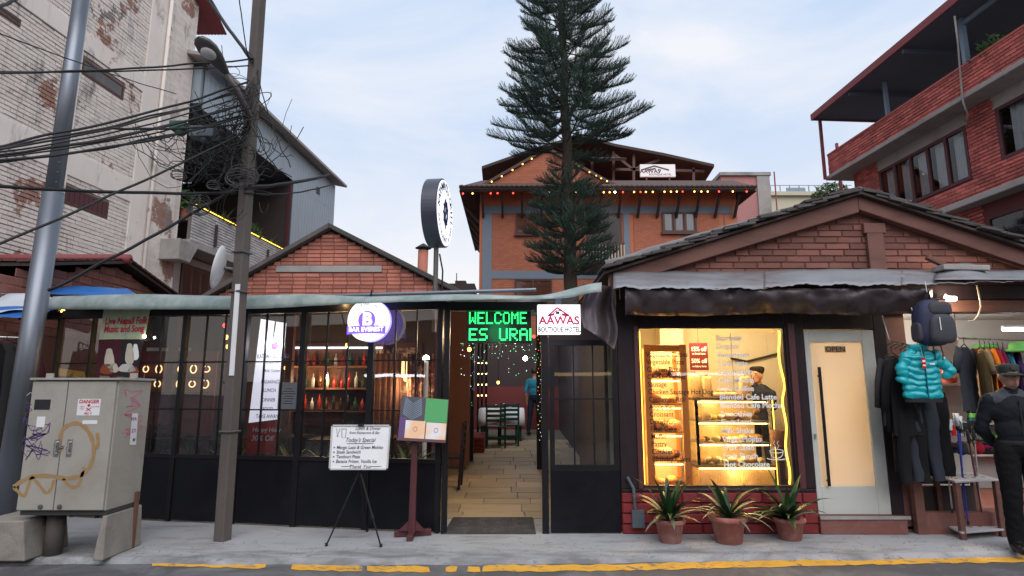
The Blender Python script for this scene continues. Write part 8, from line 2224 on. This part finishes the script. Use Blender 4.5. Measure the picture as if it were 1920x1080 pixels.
# trekking pole rack
R0, R1, R2, R3 = G(1768,1000), G(1806,1010), G(1884,1005), G(1850,990)
R0 = G(1766,992); R1 = G(1806,1012); R2 = G(1880,1006)
e1 = R1-R0; base_ = [R0, R1, R2, R0 + (R2-R1)]
pr = thing('trekking_pole_rack', 'two tier rack of trekking poles with white perforated boards', 'rack', (R0+R2)/2)
zt_ = P(1806, 905, R1.y).z; zb_ = P(1806, 1000, R1.y).z
for i, q in enumerate(base_):
    b = MB(); b.box(q.x-.025, q.x+.025, q.y-.025, q.y+.025, 0, zt_-.001); b.build('leg', 'brown_wood', pr, bevel=.004)
cen = sum(base_, Vector())/4
for z in (zb_, zt_):
    ps = [cen + (q-cen)*1.12 for q in base_]; b = MB(); b.prism([Vector((q.x,q.y,z)) for q in ps], (0,0,.022)); bd = b.build('board', 'rack_white', pr, bevel=.004)
    for i in range(4):
        for j in range(2):
            q = ps[0].lerp(ps[3], .18+.21*i).lerp(ps[1].lerp(ps[2], .18+.21*i), .3+.4*j); b = MB(); b.lathe(Vector((q.x,q.y,z+.0222)), [(.022,0),(.021,.0015)], 12); b.build('hole', 'cabinet_dark', bd)
for i, (tx, ty, bx, by, m_, lab) in enumerate(((1768,802,1786,962,'pole_silver','silver trekking pole leaning at the left of the rack'),(1772,806,1790,930,'pole_orange','orange trekking pole in the rack'),(1795,803,1816,985,'pole_blue','blue trekking pole in the middle of the rack'),(1800,808,1808,975,'pole_blue','second blue trekking pole close behind the first'),(1817,828,1846,988,'pole_plum','dark plum trekking pole at the right of the rack'),(1826,822,1842,984,'pole_silver','grey trekking pole behind the plum one'))):
    Yq = R1.y + .18 + .03*i; a = P(tx, ty, Yq); c = P(bx, by, Yq-.05); t = thing('trekking_pole', lab, 'trekking pole', c, 'trekking poles in the rack'); b = MB(); b.tube([a, a.lerp(c,.45)], .010, 8); b.tube([a.lerp(c,.45), c], .0075, 8); b.build('shaft', m_, t)
    b = MB(); d_ = (a-c).normalized(); b.tube([a-d_*.02, a+d_*.02, a+d_*.1, a+d_*.13], [.014,.017,.016,.012], 10); b.build('grip', 'rubber', t, smooth=True); b = MB(); b.tube([c+d_*.04, c], [.014,.008], 8); b.build('tip', 'rubber', t)
    b = MB(); b.tube([a+d_*.12, a+d_*.06+Vector((.03,-.02,0)), a+d_*-.06+Vector((.035,-.02,0)), a+d_*.1], .005, 5); b.build('wrist_strap', 'cable_black', t)
    if i in (0, 2, 3):
        b = MB(); b.tube([a+d_*.16, a+d_*.02], [.03,.022], 8); b.build('wrapping', 'plastic_clear', t, smooth=True)
# concrete stub and grey crate at the foot of the door post
q = G(1700, 985); b = MB(); b.box(q.x-.1, q.x+.12, q.y-.02, q.y+.2, 0, .22); o = b.build('concrete_stub', 'concrete_block', None, bevel=.02); tag(o, 'low grey concrete block at the foot of the shop post', 'concrete block')

# ================================================================ clothes stall at the left edge
for i, (px, py, m_, L, lab) in enumerate(((-10,640,'black',1.1,'black coat at the left edge stall'),(12,640,'char',1.2,'charcoal coat hanging at the left edge of the picture'),(32,645,'burgundy',1.0,'dark red coat hanging beside the galvanised post'))):
    shirt('stall_coat', lab, P(px, py, 7.0+.1*i), .42, L, R(55), 'cloth_'+m_, 'coat', .55, 'coats at the left edge stall', .14, 80+i)
sr_ = thing('clothes_rail', 'rail of dark coats at the left edge stall', 'clothes rail', P(-20, 632, 7.0)); b = MB(); b.tube([P(-60,630,6.9), P(60,634,7.3)], .012, 8); b.build('bar', 'steel_handle', sr_); b = MB(); b.tube([P(40,633,7.25), P(40,633,7.25)*1+Vector((0,0,-1.62))], .012, 8); b.build('leg', 'steel_handle', sr_)

# ================================================================ people
def person(name, label, prims, mats, loc, rz, vox=.011, smooth=6, headz=1.46, fold=.006):
    """prims: ('c',a,b,ra,rb,mat) tapered capsule or ('e',c,(rx,ry,rz),mat); remeshed into one continuous skin"""
    b = MB()
    for p in prims:
        if p[0] == 'c':
            a, c, ra, rb_ = Vector(p[1]), Vector(p[2]), p[3], p[4]; d_ = (c-a); L = d_.length; dn_ = d_.normalized() if L > 1e-6 else Vector((0,0,1)); pts = []; rs_ = []
            for k in range(5): an = math.pi/2*(k/5); pts.append(a - dn_*ra*math.cos(an)); rs_.append(max(.0008, ra*math.sin(an)))
            for k in range(5): pts.append(a + d_*(k/4)); rs_.append(ra+(rb_-ra)*k/4)
            for k in range(1,6): an = math.pi/2*(k/5); pts.append(c + dn_*rb_*math.sin(an)); rs_.append(max(.0008, rb_*math.cos(an)))
            b.tube(pts, rs_, 14)
        else: b.ball(p[1], 1.0, 18, 12, sc=p[2])
    me = b.mesh('tmp'); o = bpy.data.objects.new('tmp', me); COL.objects.link(o)
    rm = o.modifiers.new('r', 'REMESH'); rm.mode = 'VOXEL'; rm.voxel_size = vox
    sm = o.modifiers.new('s', 'SMOOTH'); sm.iterations = smooth; sm.factor = .5
    dg = bpy.context.evaluated_depsgraph_get(); m2 = bpy.data.meshes.new_from_object(o.evaluated_get(dg)); bpy.data.objects.remove(o); m2.name = 'body'
    m2.update(); nv = len(m2.vertices); nor = [v.normal.copy() for v in m2.vertices]
    for v, n_ in zip(m2.vertices, nor):
        c = v.co
        if c.z < headz:
            f = mnoise.noise(Vector((c.x*8, c.y*8, c.z*9 + c.x*5))) + .6*mnoise.noise(Vector((c.x*17+4, c.y*17, c.z*19)))
            v.co = c + n_*(fold*(1-abs(f)*1.6))
    segs_ = []
    for p in prims:
        if p[0] == 'c': segs_.append((0, Vector(p[1]), Vector(p[2]), p[3], p[4], p[5]))
        else: segs_.append((1, Vector(p[1]), Vector(p[2]), 0, 0, p[3]))
    idx = []
    for f in m2.polygons:
        c = f.center; best = 9; bi = 0
        for s in segs_:
            if s[0] == 0:
                ab = s[2]-s[1]; t = max(0, min(1, (c-s[1]).dot(ab)/max(1e-9, ab.length_squared))); d_ = (c-(s[1]+ab*t)).length - (s[3]+(s[4]-s[3])*t)
            else:
                q = c-s[1]; d_ = (Vector((q.x/s[2].x, q.y/s[2].y, q.z/s[2].z)).length-1)*min(s[2])
            if d_ < best: best = d_; bi = s[5]
        idx.append(bi)
    m2.materials.clear()
    for m_ in mats: m2.materials.append(MAT[m_])
    m2.polygons.foreach_set('material_index', idx); m2.polygons.foreach_set('use_smooth', [True]*len(m2.polygons))
    root = thing(name, label, 'person', loc); root.rotation_euler = (0,0,rz)
    bo = bpy.data.objects.new('body', m2); COL.objects.link(bo); bo.parent = root
    return root
def head_prims(hz, tilt=0.0, skin=0, lips=1, hair=2, fwd=-.015):
    H = [('c',(0,0.012,hz-.2),(0,-.0+fwd*.5,hz-.08),.056,.052,skin), ('e',(0,fwd,hz+.01),(.077,.096,.112),skin), ('e',(0,fwd-.034,hz-.062),(.057,.058,.052),skin),
         ('c',(0,fwd-.098,hz+.008),(0,fwd-.112,hz-.028),.008,.014,skin), ('e',(0,fwd-.088,hz-.062),(.025,.012,.007),lips), ('e',(0,fwd-.086,hz-.074),(.02,.012,.007),lips),
         ('e',(.079,fwd+.01,hz-.008),(.012,.022,.034),skin), ('e',(-.079,fwd+.01,hz-.008),(.012,.022,.034),skin),
         ('e',(.033,fwd-.087,hz+.034),(.02,.01,.006),hair), ('e',(-.033,fwd-.087,hz+.034),(.02,.01,.006),hair),
         ('e',(0,fwd+.028,hz+.035),(.083,.082,.1),hair)]
    return H
def hand_prims(w, d, side, m):
    """palm and five bent fingers at wrist w, pointing along d, thumb to `side`"""
    w = Vector(w); d = Vector(d).normalized(); s = Vector(side).normalized(); s = (s - d*s.dot(d)).normalized(); n_ = d.cross(s); out = [('c', w, w+d*.07, .026, .034, m)]
    for k, (o_, l) in enumerate(((.028,.065),(.010,.075),(-.008,.07),(-.026,.055))):
        a = w + d*.085 + s*o_; b_ = a + d*l*.55 + n_*.01; c = b_ + d*l*.3 + n_*.035; out += [('c', a, b_, .010, .009, m), ('c', b_, c, .009, .008, m)]
    t0 = w + d*.03 + s*.03; t1 = t0 + (d*.6+s*.6).normalized()*.04; out += [('c', t0, t1, .012, .010, m), ('c', t1, t1 + (d*.9+s*.1)*.032, .010, .009, m)]
    return out
# guard
gpos = G(1936, 1036)
pr_ = [('e',(0,0,.98),(.175,.125,.13),4), ('e',(0,-.005,1.13),(.17,.125,.17),3), ('e',(0,0,1.3),(.2,.13,.17),3), ('c',(-.15,.0,1.41),(.15,.0,1.41),.075,.075,5), ('c',(-.06,.01,1.46),(.06,.01,1.46),.06,.06,5), ('c',(0,.01,1.44),(0,.0,1.51),.066,.06,3)]
for sx in (-1, 1):
    pr_ += [('c',(sx*.195,.0,1.4),(sx*.265,.06,1.13),.07,.056,3), ('c',(sx*.265,.06,1.13),(sx*.12,.19,.98),.056,.043,3), ('c',(sx*.1,.0,.93),(sx*.105,-.005,.52),.105,.08,4), ('c',(sx*.105,-.005,.52),(sx*.11,.02,.1),.08,.066,4),
            ('c',(sx*.11,.03,.05),(sx*.125,-.12,.038),.052,.042,6), ('c',(sx*.11,.03,.05),(sx*.11,.02,.14),.05,.055,6)]
    pr_ += hand_prims((sx*.1,.2,.965), (-sx*1,.08,-.35), (0,.2,1), 0)
pr_ += head_prims(1.63)
gd = person('person', 'guard in dark uniform and cap standing with hands behind his back at the right edge', pr_, ['skin','lips','hair','guard_cloth','guard_trousers','guard_yoke','shoe'], gpos, R(-14))
b = MB(); rows_ = []
for k, (r, z, dy_) in enumerate(((.088,1.655,-.01),(.093,1.67,-.01),(.099,1.715,-.008),(.101,1.74,-.004),(.085,1.752,0),(.03,1.757,0),(.002,1.758,0))): rows_.append([Vector((r*.92*math.cos(a), dy_+.0+r*1.08*math.sin(a)+.005, z)) for a in [2*math.pi*j/28 for j in range(29)]])
b.grid(rows_); cap_ = b.build('cap', 'cap_cloth', gd, world=False, smooth=True)
rows_ = []
for i in range(15):
    a = math.pi + math.pi*(.12+.76*i/14); rows_.append([Vector((.085*math.cos(a), -.004+.098*math.sin(a), 1.665)), Vector((.093*math.cos(a), -.02+.145*math.sin(a), 1.655-.006*abs(math.cos(a)))), Vector((.09*math.cos(a), -.025+.17*math.sin(a), 1.642-.012*abs(math.cos(a))))])
b = MB(); b.grid(rows_); b.build('visor', 'cap_cloth', gd, world=False, smooth=True, solid=.004)
b = MB(); b.box(-.02,.02,-.118,-.112,1.695,1.725); b.build('cap_badge', 'pack_grey', gd, world=False)
for sx in (-1, 1):
    b = MB(); b.ball((sx*.033,-.1,1.645), .011, 10, 6, sc=(1.2,.6,.6)); b.build('eye', 'black_ink', gd, world=False, smooth=True)
b = MB(); b.box(-.006,.006,-.135,-.12,1.08,1.4); b.build('zip', 'cable_black', gd, world=False)
b = MB(); b.lathe((0,0,.985), [(.172,0),(.174,.02),(.172,.04)], 28, M=Matrix(((1.03,0,0),(0,.75,0),(0,0,1)))); b.build('belt', 'cable_black', gd, world=False)
# baker behind the display case, looking down to the left
bp_ = Vector((P(1422, 720, YD+.95).x, YD+.95, .165)); hz_ = P(1412, 705, YD+.95).z - .165
pr_ = [('e',(0,0,.95),(.17,.12,.13),3), ('e',(0,-.005,1.1),(.165,.12,.18),3), ('e',(0,0,1.27),(.19,.125,.16),3), ('c',(-.14,0,hz_-.24),(.14,0,hz_-.24),.07,.07,3)]
for sx in (-1, 1):
    pr_ += [('c',(sx*.19,.0,hz_-.26),(sx*.22,-.03,1.1),.06,.05,3), ('c',(sx*.22,-.03,1.1),(sx*.12,-.24,1.06),.05,.038,3), ('c',(sx*.09,0,.9),(sx*.1,0,.5),.09,.07,3), ('c',(sx*.1,0,.5),(sx*.1,.02,.08),.07,.05,3), ('c',(sx*.1,.03,.045),(sx*.11,-.1,.035),.045,.04,3)]
    pr_ += hand_prims((sx*.115,-.255,1.055), (-sx*.3,-1,-.1), (-sx,0,.3), 0)
pr_ += head_prims(hz_, fwd=-.04)
bk = person('person', 'baker in black cap and dark jacket behind the display case', pr_, ['skin','lips','hair','navy_cloth'], bp_, R(-50))
b = MB(); rows_ = [[Vector((r*math.cos(a), -.012+r*1.12*math.sin(a), hz_+z)) for a in [2*math.pi*j/24 for j in range(25)]] for r, z in ((.088,.045),(.092,.06),(.102,.10),(.098,.125),(.06,.14),(.002,.145))]
b.grid(rows_); b.build('cap', 'cloth_black', bk, world=False, smooth=True)
# person in a teal shirt walking inside the yard
tp_ = GF(1003, 815); sc_ = 1.0
pr_ = [('e',(0,0,.95),(.16,.115,.13),3), ('e',(0,0,1.1),(.16,.11,.18),4), ('e',(0,0,1.28),(.185,.115,.16),4), ('c',(-.14,0,1.38),(.14,0,1.38),.065,.065,4), ('c',(-.09,0,.9),(-.1,-.08,.5),.085,.065,3), ('c',(-.1,-.08,.5),(-.1,.0,.09),.06,.045,3), ('c',(.09,0,.9),(.1,.1,.5),.085,.065,3), ('c',(.1,.1,.5),(.1,.24,.12),.06,.045,3), ('c',(-.1,.02,.045),(-.1,-.12,.04),.045,.04,5), ('c',(.1,.26,.06),(.1,.13,.04),.045,.04,5)]
for sx in (-1, 1):
    pr_ += [('c',(sx*.18,0,1.37),(sx*.23,.05*sx,1.1),.055,.047,4), ('c',(sx*.23,.05*sx,1.1),(sx*.22,-.08+.05*sx,.86),.042,.03,0)] + hand_prims((sx*.22,-.09+.05*sx,.84), (0,-.25,-1), (0,-1,.2), 0)
pr_ += head_prims(1.6)
person('person', 'person in a teal shirt walking inside the dining yard', pr_, ['skin','lips','hair','navy_cloth','teal_cloth','shoe'], tp_, R(160))

# ================================================================ the shop across the street, seen only as a reflection in the glass
ac = thing('shop_across', 'red fronted shop across the street mirrored in the glass', 'building', (0, -5.2, 0))
def abox(nm, mat, *a):
    b = MB(); b.box(*a); return b.build(nm, mat, ac)
abox('wall', 'dark_wall', -14, 14, -9, -5.6, 0, 3.9)
for i, x in enumerate((-9, -5.2, -1.4, 2.4, 6.2)):
    abox('shop_window', 'cloth_burgundy', x-1.5, x+1.5, -5.59, -5.55, .4, 2.3); b = MB(); b.box(x-1.2, x+1.2, -5.54, -5.52, 1.95, 2.05); b.build('window_light', ['tube_white','jewel_gold','tube_white','jewel_gold','tube_white'][i], ac)
abox('sign_board', 'red_wall', -3.6, 3.4, -5.5, -5.4, 2.7, 3.7)
text('lettering', 'TRENDS CASHMERE', 'white_ink', ac, (.0, -5.39, 3.35), (-1,0,0), (0,0,1), .5, 'CENTER', .02)
flush_texts()
